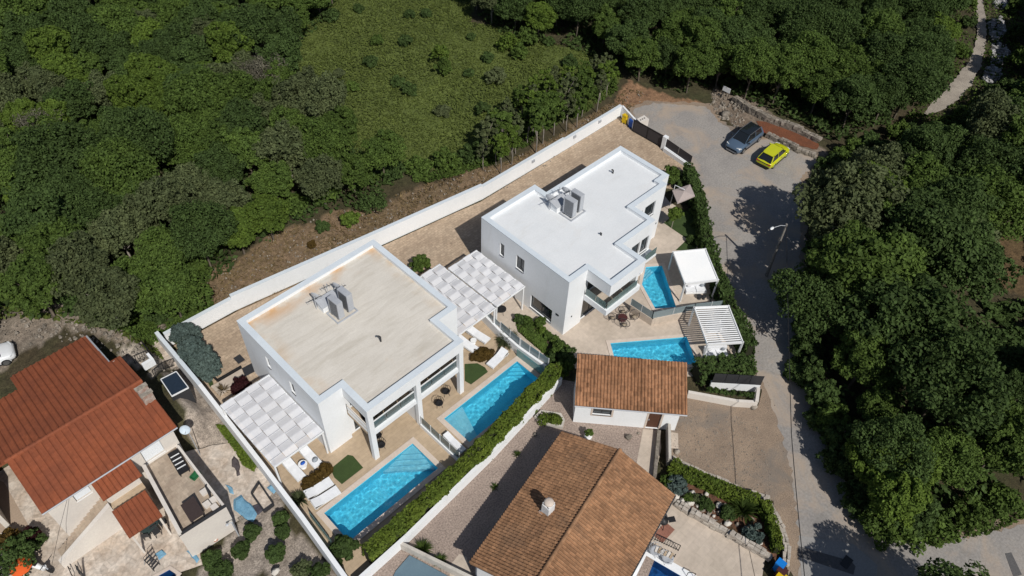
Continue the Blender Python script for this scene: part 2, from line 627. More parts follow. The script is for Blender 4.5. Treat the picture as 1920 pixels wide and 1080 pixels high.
_nt.links.new(_a.outputs[0], _m.inputs[0])
_nt.links.new(_b.outputs[0], _m.inputs[1])
_lk = col_socket(m_patio)
_src, _dst = _lk.from_socket, _lk.to_socket
_nt.links.new(_src, _w.inputs[0])
_nt.links.new(_m.outputs[0], _w.inputs['Scale'])
_nt.links.new(_w.outputs[0], _dst)
m_turf = mat('artificial_turf', (0.045, 0.075, 0.022), (0.036, 0.06, 0.018), sc=1.2, rough=0.95, fine=0.3, fsc=25, bump=0.02, bsc=40)
m_rock = mat('limestone', (0.31, 0.275, 0.235), (0.17, 0.15, 0.125), sc=2, rough=0.9, fine=0.25, fsc=6, bump=0.03, bsc=8, obj_var=0.25, tint=True)
m_dirty_white = add_stain(mat('weathered_wall', (0.55, 0.52, 0.47), (0.45, 0.42, 0.38), sc=0.6, rough=0.9, fine=0.1), (0.3, 0.28, 0.25), sc=0.8, lo=0.5, hi=0.7, amount=0.5)
m_cream = mat('cream_render', (0.66, 0.62, 0.57), (0.60, 0.56, 0.52), sc=0.6, rough=0.9, fine=0.05)
m_tile_l = mat('red_roof_tile', (0.255, 0.074, 0.032), (0.20, 0.060, 0.029), sc=0.6, rough=0.8, fine=0.10, fsc=5, obj_var=0.06, tint=True)
m_tile_h = add_stain(mat('tan_roof_tile', (0.335, 0.185, 0.10), (0.255, 0.138, 0.075), sc=0.6, rough=0.85, fine=0.18, fsc=5, obj_var=0.22, tint=True),
                     (0.16, 0.10, 0.065), sc=0.5, lo=0.52, hi=0.7, amount=0.55)
m_tile_g = add_stain(mat('orange_roof_tile', (0.32, 0.165, 0.088), (0.245, 0.122, 0.063), sc=0.6, rough=0.85, fine=0.2, fsc=5, obj_var=0.26, tint=True),
                     (0.2, 0.1, 0.05), sc=0.6, lo=0.55, hi=0.7, amount=0.4)
m_wood = mat('brown_wood', (0.10, 0.045, 0.028), (0.075, 0.034, 0.02), rough=0.7, fine=0.15)
m_bark = mat('bark', (0.16, 0.13, 0.10), (0.10, 0.085, 0.07), sc=2, rough=0.95, fine=0.2)
m_pale_bark = mat('pale_bark', (0.34, 0.30, 0.26), (0.22, 0.20, 0.175), sc=2, rough=0.95, fine=0.2)
m_red = mat('red_soil', (0.17, 0.062, 0.03), (0.13, 0.052, 0.028), sc=0.8, rough=0.95, fine=0.3, bump=0.03, bsc=9)
m_liner = mat('pool_mosaic', (0.14, 0.70, 0.90), (0.10, 0.62, 0.85), sc=1.5, rough=0.4, fine=0.12, fsc=10)
m_step = mat('pool_step', (0.30, 0.66, 0.78), (0.26, 0.60, 0.74), sc=1.5, rough=0.4, fine=0.08, fsc=10)
m_liner_d = mat('dark_blue_mosaic', (0.012, 0.10, 0.34), (0.01, 0.08, 0.28), sc=1.5, rough=0.4, fine=0.12, fsc=10)


m_water = bpy.data.materials.new('pool_water')
m_water.use_nodes = True
_n, _l = m_water.node_tree.nodes, m_water.node_tree.links
_p = _n['Principled BSDF']
_p.inputs['Base Color'].default_value = (0.80, 0.97, 1.0, 1)
_p.inputs['Roughness'].default_value = 0.0
_p.inputs['IOR'].default_value = 1.33
_p.inputs['Transmission Weight'].default_value = 1.0
sl.cycles.is_caustics_light = True
import bmesh
from mathutils.geometry import tessellate_polygon


def holed_sheet(mb, outer, holes, z):
    loops = [[Vector((p[0], p[1], 0)) for p in lp] for lp in [outer, *holes]]
    pts = [v for lp in loops for v in lp]
    tris = tessellate_polygon(loops)
    out = []
    for t in tris:
        a, b, c = (pts[i] for i in t)
        out.append(t if (b - a).cross(c - a).z > 0 else t[::-1])
    mb.add([(p.x, p.y, z) for p in pts], out)
    return mb


# ================================================================== the ground
POOLS = dict(
    p1=[(9.33, 22.3), (17.33, 22.3), (17.33, 25.2), (9.33, 25.2)],
    p2=[(20.4, 22.3), (28.4, 22.3), (28.4, 25.2), (20.4, 25.2)],
    pa=[(44.65, 24.63), (42.62, 23.5), (41.17, 20.86), (42.69, 19.68), (45.9, 23.68)],
    pb=[(35.38, 21.15), (33.4, 18.6), (38.94, 14.8), (40.65, 17.08)],
    pd=[(23.0, 7.62), (20.6, 7.1), (22.2, 2.2), (23.41, 5.34)],
)
POOLS['pd'] = [(23.05, 7.65), (20.2, 6.95), (21.6, 1.2), (24.35, 1.9)]
LEFT_POOL = [tuple(Q('F', *p)[:2]) for p in ((318, 1068), (333, 1078), (300, 1120), (270, 1095))]
MEADOW = poly('F', [(480, 70), (600, -40), (700, -90), (870, -90), (885, 40), (1000, 70), (1110, 100), (1165, 140), (1150, 165), (1100, 210),
                    (1000, 250), (880, 310), (760, 320), (640, 310), (590, 250), (530, 170), (470, 110)])
SCRUB = poly('F', [(357, 612), (380, 505), (460, 480), (500, 445), (560, 420), (640, 395), (690, 385), (780, 350), (900, 318), (1000, 280),
                   (1090, 225), (1150, 190), (1175, 165), (1220, 175), (1190, 200), (1150, 215), (860, 370), (700, 450), (500, 560)])
SOILS = [  # (polygon, colour, colour 2)
    (MEADOW, (0.098, 0.124, 0.030), (0.074, 0.098, 0.024)),
    (SCRUB, (0.205, 0.14, 0.09), (0.135, 0.098, 0.055)),
    (poly('F', [(1150, 190), (1180, 150), (1230, 170), (1330, 195), (1345, 215), (1240, 215), (1190, 205)]), (0.26, 0.155, 0.09), (0.17, 0.10, 0.06)),
    (poly('F', [(1340, 160), (1400, 180), (1500, 250), (1560, 290), (1540, 300), (1440, 245), (1400, 250), (1345, 215)]), (0.22, 0.18, 0.145), (0.12, 0.09, 0.065)),
    (poly('F', [(1812, 470), (1850, 445), (1930, 440), (1940, 560), (1860, 540), (1815, 520)]), (0.12, 0.075, 0.038), (0.085, 0.06, 0.03)),
    (poly('F', [(-60, 600), (60, 595), (240, 600), (330, 615), (345, 660), (310, 700), (150, 640), (0, 760), (-60, 760)]), (0.25, 0.205, 0.165), (0.15, 0.13, 0.105)),
    (poly('F', [(470, 880), (500, 900), (640, 1090), (360, 1090), (430, 1010), (470, 960)]), (0.31, 0.27, 0.235), (0.22, 0.185, 0.155)),
    (poly('F', [(330, 700), (390, 740), (500, 880), (480, 910), (430, 880), (360, 830), (330, 760)]), (0.36, 0.31, 0.26), (0.24, 0.20, 0.17)),
    (poly('F', [(1255, 895), (1440, 945), (1480, 1060), (1430, 1040), (1260, 930)]), (0.13, 0.062, 0.038), (0.10, 0.055, 0.035)),
]
SOILS.append(([G('C7', *p)[:2] for p in ((800, 330), (915, 290), (1085, 215), (1110, 260), (1200, 430), (1075, 500), (1010, 440), (930, 455), (840, 390))], (0.42, 0.37, 0.31), (0.33, 0.285, 0.24)))
SOILS.append(([G('C7', *p)[:2] for p in ((1085, 215), (1100, 205), (1400, 640), (1480, 760), (1400, 760), (1290, 640), (1200, 440))], (0.24, 0.21, 0.185), (0.18, 0.155, 0.135)))
xs = np.concatenate([-np.geomspace(1500, 32, 22), np.arange(-30, 84, 0.4), np.geomspace(85, 300, 50), np.geomspace(330, 2500, 14)])
ys = np.concatenate([-np.geomspace(1500, 27, 22), np.arange(-25, 84, 0.4), np.geomspace(85, 260, 50), np.geomspace(290, 2500, 14)])
gx, gy = np.meshgrid(xs, ys)
nx, ny = len(xs), len(ys)
rs = np.random.RandomState(5)


def vnoise(x, y, s, seed):
    """Smooth value noise, -1..1."""
    r = np.random.RandomState(seed)
    tab = r.rand(256, 256) * 2 - 1
    x, y = x / s, y / s
    xi, yi = np.floor(x).astype(int), np.floor(y).astype(int)
    fx, fy = x - xi, y - yi
    fx, fy = fx * fx * (3 - 2 * fx), fy * fy * (3 - 2 * fy)
    g = lambda a, b: tab[(yi + b) % 256, (xi + a) % 256]
    return (g(0, 0) * (1 - fx) + g(1, 0) * fx) * (1 - fy) + (g(0, 1) * (1 - fx) + g(1, 1) * fx) * fy


wx = gx + 0.55 * vnoise(gx, gy, 2.2, 1) + 0.3 * vnoise(gx, gy, 0.8, 2)
wy = gy + 0.55 * vnoise(gx, gy, 2.2, 3) + 0.3 * vnoise(gx, gy, 0.8, 4)
colr = np.zeros((ny, nx, 3))
mixn = 0.5 + 0.5 * vnoise(gx, gy, 3.1, 6) * 0.6 + 0.25 * vnoise(gx, gy, 0.9, 7)
mixn = np.clip(mixn, 0, 1)[..., None]
colr[:] = np.array((0.048, 0.050, 0.022)) * (1 - mixn) + np.array((0.055, 0.040, 0.024)) * mixn
for pl, c1, c2 in SOILS:
    k = inside(wx, wy, pl)[..., None]
    colr = np.where(k, np.array(c1) * (1 - mixn) + np.array(c2) * mixn, colr)
gzv = gz(gx, gy)
built = inside(gx, gy, [(8.3, 45.9), (8.3, 19), (13, 13), (20, -5), (29.5, -5), (36, 5), (75, 10), (75, 30), (63, 42), (40, 41.8), (28, 43.5), (14, 45.6)])
hump = 0.22 * vnoise(gx, gy, 5.0, 8) + 0.08 * vnoise(gx, gy, 1.6, 9)
far = smooth(90, 400, np.hypot(gx - 30, gy - 30))
zz = gzv + np.where(built, -0.03, -0.12 + np.minimum(hump, 0.1)) + far * 14 * smooth(0, 1, (gy - gx * 0.2) / 400)
for nm, pl in list(POOLS.items()) + [('lp', LEFT_POOL)]:
    zz = np.where(inside(gx, gy, grow(ccw(pl), 0.3)), -2.2, zz)
vs = np.stack([gx, gy, zz], -1).reshape(-1, 3)
ii = (np.arange(ny - 1)[:, None] * nx + np.arange(nx - 1)[None, :]).reshape(-1)
fs = np.stack([ii, ii + 1, ii + nx + 1, ii + nx], -1)
gme = bpy.data.meshes.new('ground')
gme.vertices.add(len(vs))
gme.vertices.foreach_set('co', vs.ravel())
gme.loops.add(fs.size)
gme.loops.foreach_set('vertex_index', fs.ravel())
gme.polygons.add(len(fs))
gme.polygons.foreach_set('loop_start', np.arange(0, fs.size, 4))
gme.polygons.foreach_set('loop_total', np.full(len(fs), 4))
gme.polygons.foreach_set('use_smooth', np.ones(len(fs), bool))
gme.update()
ca = gme.attributes.new('soil', 'FLOAT_COLOR', 'POINT')
ca.data.foreach_set('color', np.concatenate([colr.reshape(-1, 3), np.ones((len(vs), 1))], 1).ravel())
m_ground = mat('soil_and_grass', (1, 1, 1), rough=0.98, fine=0.32, fsc=2.2, bump=0.06, bsc=5)
nt = m_ground.node_tree
at = nt.nodes.new('ShaderNodeAttribute')
at.attribute_name = 'soil'
lk = col_socket(m_ground)
src, dst = lk.from_socket, lk.to_socket
mu = nt.nodes.new('ShaderNodeVectorMath')
mu.operation = 'MULTIPLY'
nt.links.new(src, mu.inputs[0])
nt.links.new(at.outputs['Color'], mu.inputs[1])
nt.links.new(mu.outputs[0], dst)
m_grit = nt.nodes.new('ShaderNodeTexNoise')
m_grit.inputs['Scale'].default_value = 11
m_grit.inputs['Detail'].default_value = 5
gr = nt.nodes.new('ShaderNodeMapRange')
gr.inputs[1].default_value, gr.inputs[2].default_value, gr.inputs[3].default_value, gr.inputs[4].default_value = 0.35, 0.7, 0.7, 1.45
nt.links.new([n for n in nt.nodes if n.type == 'NEW_GEOMETRY'][0].outputs['Position'], m_grit.inputs['Vector'])
nt.links.new(m_grit.outputs['Fac'], gr.inputs[0])
vm = nt.nodes.new('ShaderNodeVectorMath')
vm.operation = 'SCALE'
nt.links.new(mu.outputs[0], vm.inputs[0])
nt.links.new(gr.outputs[0], vm.inputs['Scale'])
nt.links.new(vm.outputs[0], dst)
gme.materials.append(m_ground)
go = bpy.data.objects.new('ground', gme)
COL.objects.link(go)
setp(go, kind='structure')

# ---- sheets of paving, roads and gravel
ROAD = poly('F', [(1188, 204), (1225, 193), (1325, 200), (1346, 228), (1400, 262), (1445, 262), (1538, 298), (1500, 335), (1500, 400), (1500, 520),
                  (1520, 640), (1560, 760), (1620, 890), (1690, 1005), (1760, 1018), (1850, 1000), (1990, 965), (2000, 1100), (1650, 1140), (1500, 1140), (1496, 1000),
                  (1488, 900), (1470, 830), (1440, 740), (1415, 690), (1400, 640), (1375, 575), (1335, 480), (1322, 380), (1296, 305), (1240, 258), (1192, 228)])
solo('road_verge', MB().sheet(rough_edge(grow(ccw(ROAD), 0.55), 0.45, 0.28, 13), 0.003), m_dirt, kind='structure')
solo('road', MB().sheet(rough_edge(ROAD, 0.35, 0.16, 3), 0.012), m_asph, kind='structure')
m_conc = add_stain(mat('grey_concrete_road', (0.30, 0.29, 0.28), (0.26, 0.255, 0.25), sc=0.4, rough=0.9, fine=0.1), (0.36, 0.29, 0.23), sc=0.3, lo=0.55, hi=0.7, amount=0.6)
solo('road_slab', MB().sheet(poly('F', [(1498, 1004), (1600, 1020), (1645, 1060), (1640, 1140), (1506, 1140)]), 0.018), m_conc, kind='structure')
solo('road_slab', MB().sheet(poly('F', [(1497, 1024), (1595, 1052), (1604, 1062), (1600, 1078), (1497, 1044)]), 0.024), mat('dark_asphalt', (0.10, 0.098, 0.10), rough=0.9, fine=0.15), kind='structure')
solo('road_slab', MB().sheet(poly('F', [(1884, 1038), (1896, 1036), (1916, 1078), (1900, 1082)]), 0.024), MATS['dark_asphalt'], kind='structure')
solo('road_drain', MB().box(0, 0.9, 0, 0.55, 0, 0.03), m_dark, 'rusty drain cover at the end of the dark road patch', 'drain cover',
     loc=None).location = Q('F', 1588, 1068, 0.03)
DIRTY = poly('F', [(1290, 742), (1420, 765), (1432, 705), (1500, 760), (1530, 900), (1520, 1030), (1498, 1030), (1478, 1080), (1450, 940), (1255, 870), (1258, 800), (1275, 770)])
solo('driveway', MB().sheet(rough_edge(DIRTY, 0.5, 0.12, 4), 0.008), m_dirt, kind='structure')
solo('gravel_yard', MB().sheet([(13.2, 19.6), (21, 20.4), (29.6, 21.6), (32.6, 17), (31.2, 12.6), (27.8, 12.3), (26, 8), (14, 4), (9.5, 10), (8, 19.5)], 0.004), m_gravel, kind='structure')
solo('garden_path', MB().sheet(poly('B2', [(640, 712), (760, 722), (770, 850), (722, 1080), (590, 970)]), 0.012), m_stone, kind='structure')
solo('garden_path', MB().sheet(poly('B3', [(-60, 1010), (5, 930), (50, 950), (90, 1080), (40, 1140), (-60, 1140)]), 0.012), m_stone, kind='structure')
solo('pool_patio', MB(), m_stone, kind='structure')
holed_sheet(mb := MB(), [Q('B4', *p)[:2] for p in ((330, 480), (1060, 915), (1010, 1250), (-300, 1250))] , [POOLS['pd']], 0.01)
bpy.data.objects.remove(bpy.data.objects['pool_patio'])
solo('pool_patio', mb, m_stone, kind='structure')
T1 = [(7.9, 20.0), (29.2, 21.0), (29.35, 36.1), (8.5, 36.1)]
solo('tan_terrace', holed_sheet(MB(), T1, [POOLS['p1'], POOLS['p2']], 0.02), m_tan, kind='structure')
T2 = [(29.35, 22.0), (31, 22), (33.0, 18.2), (38.7, 13.4), (41.6, 11.8), (46.4, 15.4), (48.4, 18.4), (51, 22.5), (54, 29.5), (53, 33.5), (29.35, 36.1)]
solo('pale_terrace', holed_sheet(MB(), T2, [POOLS['pa'], POOLS['pb']], 0.016), m_stone, kind='structure')
YARD = [(8.7, 45.6), (14.9, 45.3), (27.9, 43.3), (37.2, 41.95), (39.7, 41.5), (61.2, 41.35), (60.3, 38.6), (60.1, 34.5), (59.9, 30.6), (55.5, 29.6), (53.0, 33.0),
        (49.0, 33.2), (39, 35), (33, 35), (33, 36.0), (8.6, 36.0)]
solo('yard_paving', MB().sheet(YARD, 0.026), m_yard, kind='structure')
PATIO = [tuple(Q('F', *p)[:2]) for p in ((-60, 770), (100, 850), (230, 870), (430, 830), (470, 870), (520, 900), (500, 950), (440, 980), (370, 1010), (380, 1060), (330, 1075), (420, 1150), (-60, 1150))]
solo('stone_patio', holed_sheet(MB(), rough_edge(PATIO, 0.6, 0.08, 6), [LEFT_POOL], 0.006), m_patio, kind='structure')
solo('dirt_court', MB().sheet(poly('F', [(-40, 880), (8, 905), (62, 1000), (0, 1000), (-40, 990)]), 0.012), mat('court_clay', (0.36, 0.28, 0.215), (0.32, 0.245, 0.185), rough=0.95, fine=0.1), kind='structure')
tc_ = [Q('F', *p).to_2d() for p in ((1834, -60), (1836, 0), (1841, 40), (1839, 80), (1828, 120), (1805, 155), (1780, 182), (1758, 200), (1735, 214))]
tw_ = [.5, .5, .55, .6, .75, 1.0, 1.0, .8, .3]
tl_, tr_ = [], []
for i_, p_ in enumerate(tc_):
    d_ = (tc_[min(i_ + 1, 8)] - tc_[max(i_ - 1, 0)]).normalized()
    tl_.append(p_ + Vector((-d_.y, d_.x)) * tw_[i_])
    tr_.append(p_ - Vector((-d_.y, d_.x)) * tw_[i_])
TRACK = tl_ + tr_[::-1]
solo('dirt_track', MB().sheet(rough_edge(TRACK, 0.5, 0.14, 8), 0.012), mat('pale_track', (0.36, 0.32, 0.27), (0.24, 0.21, 0.18), sc=0.5, rough=0.95, fine=0.3, bump=0.03), kind='structure')


# ================================================================== pools
def pool(name_label, outline, liner, depth=1.3, cop=0.38, ramp=None, group=None, edge=None):
    o = ccw(outline)
    cx, cy = sum(p[0] for p in o) / len(o), sum(p[1] for p in o) / len(o)
    t = thing('swimming_pool', name_label, 'pool', (cx, cy, 0), group=group)
    n = len(o)
    b = MB()
    for i in range(n):
        j = (i + 1) % n
        b.add([(*o[i], 0.05), (*o[j], 0.05), (*o[j], -depth), (*o[i], -depth)], [(0, 1, 2, 3)])
    b.add([(*p, -depth) for p in o], [tuple(range(n))])
    part('basin', b, liner, t)
    c = MB()
    ring(c, o, -0.02, cop, 0.028, 0.07)
    part('coping', c, edge or m_edge, t)
    # rippled water surface, clipped to the basin
    res = 0.06
    x0, x1, y0, y1 = min(p[0] for p in o), max(p[0] for p in o), min(p[1] for p in o), max(p[1] for p in o)
    bm = bmesh.new()
    nx_, ny_ = int((x1 - x0) / res) + 2, int((y1 - y0) / res) + 2
    X, Y = np.meshgrid(x0 + res * np.arange(nx_), y0 + res * np.arange(ny_))
    Z = -0.09 + 0.008 * vnoise(X, Y, 0.30, 77) + 0.004 * vnoise(X + 3, Y, 0.17, 78) + 0.004 * np.sin(X * 3.1 + Y * 4.7 + 2 * vnoise(X, Y, 1.1, 79))
    V = [[bm.verts.new((X[a, b], Y[a, b], Z[a, b])) for b in range(nx_)] for a in range(ny_)]
    for a in range(ny_ - 1):
        for b in range(nx_ - 1):
            bm.faces.new((V[a][b], V[a][b + 1], V[a + 1][b + 1], V[a + 1][b])).smooth = True
    for i in range(n):
        p, q = Vector(o[i]), Vector(o[(i + 1) % n])
        d = (q - p).normalized()
        bmesh.ops.bisect_plane(bm, geom=bm.verts[:] + bm.edges[:] + bm.faces[:], plane_co=(p.x, p.y, 0), plane_no=(d.y, -d.x, 0), clear_outer=True)
    me = bpy.data.meshes.new('water')
    bm.to_mesh(me)
    bm.free()
    me.materials.append(m_water)
    me.transform(Matrix.Translation(-ORG[t.name]))
    wo = part('water', me, m_water, t)
    wo.cycles.is_caustics_caster = True
    for ch in t.children:
        if ch.name.split('.')[0] in ('basin',):
            ch.cycles.is_caustics_receiver = True
    return t


P1 = pool('long turquoise pool with corner steps beside the white front column', POOLS['p1'], m_liner)
P2 = pool('long turquoise pool with a shallow white end, half in hedge shade', POOLS['p2'], m_liner)
PA = pool('five-sided turquoise pool beside the closed white louvre pergola', POOLS['pa'], m_liner, cop=0.3)
PB = pool('four-sided turquoise pool behind the small tiled outbuilding', POOLS['pb'], m_liner, cop=0.3)
PD = pool('deep blue pool beside the big tan tiled house', POOLS['pd'], m_liner_d, cop=0.55, edge=m_white)
PL = pool('corner of a dark blue pool at the lower edge of the stone patio', LEFT_POOL, m_liner_d, cop=0.2)
for k in range(4):                                                   # corner steps: each a triangle deeper down
    r = 2.5 - k * 0.5
    part('step', MB().prism([(17.32, 25.19), (17.32 - r * 1.15, 25.19), (17.32, 25.19 - r * 0.95)], -1.29, -0.22 - (3 - k) * 0.22), m_step, P1)
part('shallow_ledge', MB().prism([(20.41, 25.19), (20.41, 22.31), (21.3, 22.31), (22.3, 25.19)], -1.29, -0.35), m_step, P2)
for k in range(3):
    part('step', MB().prism([(28.39, 25.19), (28.39 - 1.3 + k * 0.4, 25.19), (28.39, 25.19 - 1.1 + k * 0.35)], -1.29, -1.0 + k * 0.3), m_liner, P2)
for k in range(3):
    a, b, c = (Vector(q) for q in ((44.65, 24.63), (42.62, 23.5), (45.9, 23.68)))
    f = 0.62 - 0.17 * k
    part('step', MB().prism([a, a.lerp(b, f), a.lerp(c, f * 0.9)], -1.29, -1.0 + k * 0.33), m_step, PA)


for _p in (P1, P2, PA):
    for _c in _p.children:
        if _c.name.split('.')[0] in ('step', 'shallow_ledge'):
            _c.cycles.is_caustics_receiver = True


# ================================================================== villas
def rail(t, a, b, z0, h, n, name='railing_panel', post=None, parent=None, gm=None, th=0.02):
    """A run of n glass panels from a to b."""
    a, b = Vector(a), Vector(b)
    for i in range(n):
        p, q = a.lerp(b, (i + 0.02) / n), a.lerp(b, (i + 0.98) / n)
        part(name, MB().beam((p.x, p.y, z0 + h / 2), (q.x, q.y, z0 + h / 2), th, h), gm or m_glass, t)
    if post:
        for i in range(n + 1):
            p = a.lerp(b, i / n)
            part('post', MB().box(p.x - post / 2, p.x + post / 2, p.y - post / 2, p.y + post / 2, z0 - 0.02, z0 + h + 0.04), m_wmetal, t)


def window(t, p0, p1, z0, z1, nrm, panes=1, depth=0.12, fr=0.07, fm=None, gm=None, sill=True):
    """Framed window set back in its opening: frame > pane(s), sill. nrm points out of the wall."""
    p0, p1, nv = Vector((*p0, 0)), Vector((*p1, 0)), Vector((*nrm, 0)).normalized()
    d = (p1 - p0)
    ln = d.length
    d.normalize()
    o = p0 - nv * depth
    f = MB()

    def bar(s0, s1, a, b, th):
        c = [o + d * s0, o + d * s1, o + d * s1 - nv * th, o + d * s0 - nv * th]
        f.prism([(q.x, q.y) for q in c], a, b)
    bar(0, ln, z0, z0 + fr, 0.07)
    bar(0, ln, z1 - fr, z1, 0.07)
    for i in range(panes + 1):
        s = i * (ln - fr) / panes
        bar(s, s + fr, z0 + fr, z1 - fr, 0.068)
    fo = part('window', f, fm or m_dark, t)
    for i in range(panes):
        s0, s1 = i * (ln - fr) / panes + fr, (i + 1) * (ln - fr) / panes
        g = MB()
        c = [o + d * s0 - nv * 0.03, o + d * s1 - nv * 0.03, o + d * s1 - nv * 0.045, o + d * s0 - nv * 0.045]
        g.prism([(q.x, q.y) for q in c], z0 + fr, z1 - fr)
        part('pane', g, gm or m_win, t, parent=fo)
    if sill:
        c = [p0 + nv * 0.05, p1 + nv * 0.05, p1 - nv * depth, p0 - nv * depth]
        part('sill', MB().prism([(q.x, q.y) for q in c], z0 - 0.03, z0 - 0.002), fm or m_dark, t, parent=fo)
    return fo


def roof_top(t, outer, z, h, membrane, width=0.45):
    o = ccw(outer)
    part('roof', MB().prism(grow(o, -width - 0.002), z - 0.12, z), membrane, t)
    b = MB()
    ring(b, o, -width, 0.0, z - 0.3, z + h - 0.03)
    part('parapet', b, m_white, t)
    c = MB()
    ring(c, o, -width - 0.02, 0.02, z + h - 0.03, z + h)
    part('coping', c, m_coping, t)


V1 = thing('villa', 'nearer white flat-roofed villa with a stained cream roof and two pools in front', 'villa', (18.8, 33, 0))
ZR = 6.1
out1 = [(12.5, 38.75), (12.5, 28.7), (14.45, 28.7), (14.45, 25.95), (23.25, 25.95), (23.25, 28.7), (25.1, 28.7), (25.1, 38.75)]
roof_top(V1, out1, ZR, 0.32, m_mem_c)
part('wall', MB().wall((12.5, 38.75), (12.5, 28.7), 0, ZR - 0.3, 0.3, [(3.3, 3.75, 4.1, 5.3), (6.3, 6.85, 4.0, 5.3)]), m_white, V1)
window(V1, (12.5, 35.45), (12.5, 35.0), 4.1, 5.3, (-1, 0), fr=0.05)
window(V1, (12.5, 32.45), (12.5, 31.9), 4.0, 5.3, (-1, 0), fr=0.05)
part('wall', MB().wall((12.8, 28.7), (14.45, 28.7), 0, ZR - 0.3, 0.3), m_white, V1)
part('wall', MB().wall((23.25, 28.7), (25.1, 28.7), 0, ZR - 0.3, 0.3), m_white, V1)
part('wall', MB().wall((25.1, 29.0), (25.1, 38.75), 0, ZR - 0.3, 0.3), m_white, V1)
part('wall', MB().wall((24.8, 38.75), (12.8, 38.75), 0, ZR - 0.3, 0.3), m_white, V1)
part('facade', MB().wall((14.45, 28.95), (23.25, 28.95), 0, ZR - 0.3, 0.25, [(0.5, 3.9, 0.03, 2.5), (4.9, 8.3, 0.03, 2.5), (0.5, 3.9, 3.22, 5.5), (4.9, 8.3, 3.22, 5.5)]), m_white, V1)
for x0 in (14.95, 19.35):
    for z0, z1 in ((0.03, 2.5), (3.22, 5.5)):
        window(V1, (x0, 28.95), (x0 + 3.4, 28.95), z0, z1, (0, -1), panes=3, sill=False)
part('soffit', MB().box(14.46, 23.24, 26.3, 28.9, 5.62, 5.8), m_white, V1)
part('fascia', MB().wall((14.45, 25.95), (23.25, 25.95), 5.35, ZR - 0.3, 0.35), m_white, V1)
part('fascia', MB().wall((14.45, 28.68), (14.45, 26.32), 5.35, ZR - 0.3, 0.35), m_white, V1)
part('fascia', MB().wall((23.25, 26.32), (23.25, 28.68), 5.35, ZR - 0.3, 0.35), m_white, V1)
for x in (14.47, 18.7, 22.83):
    part('column', MB().box(x, x + 0.4, 25.97, 26.32, 0.02, 5.35), m_white, V1)
part('balcony_floor', MB().box(14.5, 23.2, 26.5, 28.92, 2.95, 3.2), m_tan, V1)
part('balcony_edge', MB().box(14.9, 18.68, 26.08, 26.5, 2.9, 3.32), m_white, V1)
part('balcony_edge', MB().box(19.12, 22.81, 26.08, 26.5, 2.9, 3.32), m_white, V1)
m_rail = glass('grey_rail_glass', (0.62, 0.70, 0.70), 0.75)
rail(V1, (14.9, 26.3), (18.68, 26.3), 3.33, 0.85, 3, gm=m_rail)
rail(V1, (19.12, 26.3), (22.81, 26.3), 3.33, 0.85, 3, gm=m_rail)
part('handrail', MB().box(14.9, 18.68, 26.26, 26.34, 4.18, 4.23), m_wmetal, V1)
part('handrail', MB().box(19.12, 22.81, 26.26, 26.34, 4.18, 4.23), m_wmetal, V1)
part('partition', MB().box(18.78, 19.0, 26.33, 28.94, 0.02, 2.94), m_white, V1)
part('partition', MB().box(18.78, 19.0, 26.52, 28.94, 3.21, 5.61), m_white, V1)
for k in range(4):
    part('screen_slat', MB().box(14.5, 14.56, 26.34, 28.66, 3.3 + k * 0.26, 3.5 + k * 0.26), m_cream if k % 2 else m_white, V1)
    part('screen_slat', MB().box(23.14, 23.2, 26.34, 28.66, 3.3 + k * 0.26, 3.5 + k * 0.26), m_cream if k % 2 else m_white, V1)

V2 = thing('villa', 'farther white villa with a stepped outline, clean white roof and corner balcony', 'villa', (40, 30, 0), frame=FR2)
out2 = [(32.7, 35.2), (32.7, 25.05), (34.85, 25.05), (34.85, 22.6), (39.15, 22.6), (39.15, 25.1), (43.45, 25.1), (43.45, 27.4), (48.0, 27.4), (48.0, 28.05),
        (49.15, 28.05), (49.15, 33.8), (39.1, 33.8), (39.1, 35.2)]
ZQ = 6.2
roof_top(V2, out2, ZQ, 0.32, m_mem_w)
ZW = ZQ - 0.3


def w2(p0, p1, holes=(), z0=0.0, z1=ZW, t=0.3):
    part('wall', MB().wall(p0, p1, z0, z1, t, holes), m_white, V2)


w2((32.7, 35.2), (32.7, 25.05), [(2.35, 2.85, 3.85, 5.25), (4.3, 5.25, 3.75, 5.25), (6.25, 8.75, 0.35, 1.95), (1.0, 3.2, 0.05, 2.2)])
window(V2, (32.7, 32.85), (32.7, 32.35), 3.85, 5.25, (-1, 0))
window(V2, (32.7, 30.9), (32.7, 29.95), 3.75, 5.25, (-1, 0), panes=2)
window(V2, (32.7, 28.95), (32.7, 26.45), 0.35, 1.95, (-1, 0), panes=2)
window(V2, (32.7, 34.2), (32.7, 32.0), 0.05, 2.2, (-1, 0), panes=2, sill=False)
w2((33.0, 25.05), (34.85, 25.05))
w2((34.85, 25.2), (39.15, 25.2), [(0.2, 2.6, 0.03, 2.4), (0.5, 3.6, 3.25, 5.4)], t=0.25)
window(V2, (35.05, 25.2), (37.45, 25.2), 0.03, 2.4, (0, -1), panes=2, sill=False)
window(V2, (35.35, 25.2), (38.45, 25.2), 3.25, 5.4, (0, -1), panes=3, sill=False)
w2((39.15, 25.1), (43.45, 25.1), [(1.6, 2.7, 3.3, 5.0), (2.9, 3.9, 3.3, 5.0), (0.5, 3.9, 0.03, 2.4)])
window(V2, (40.75, 25.1), (41.85, 25.1), 3.3, 5.0, (0, -1))
window(V2, (42.05, 25.1), (43.05, 25.1), 3.3, 5.0, (0, -1))
window(V2, (39.65, 25.1), (43.05, 25.1), 0.03, 2.4, (0, -1), panes=3, sill=False)
w2((43.45, 25.4), (43.45, 27.4))
w2((43.45, 27.4), (48.0, 27.4), [(0.75, 1.5, 4.0, 5.2), (1.85, 3.35, 3.7, 5.3), (0.6, 3.6, 0.03, 2.4)])
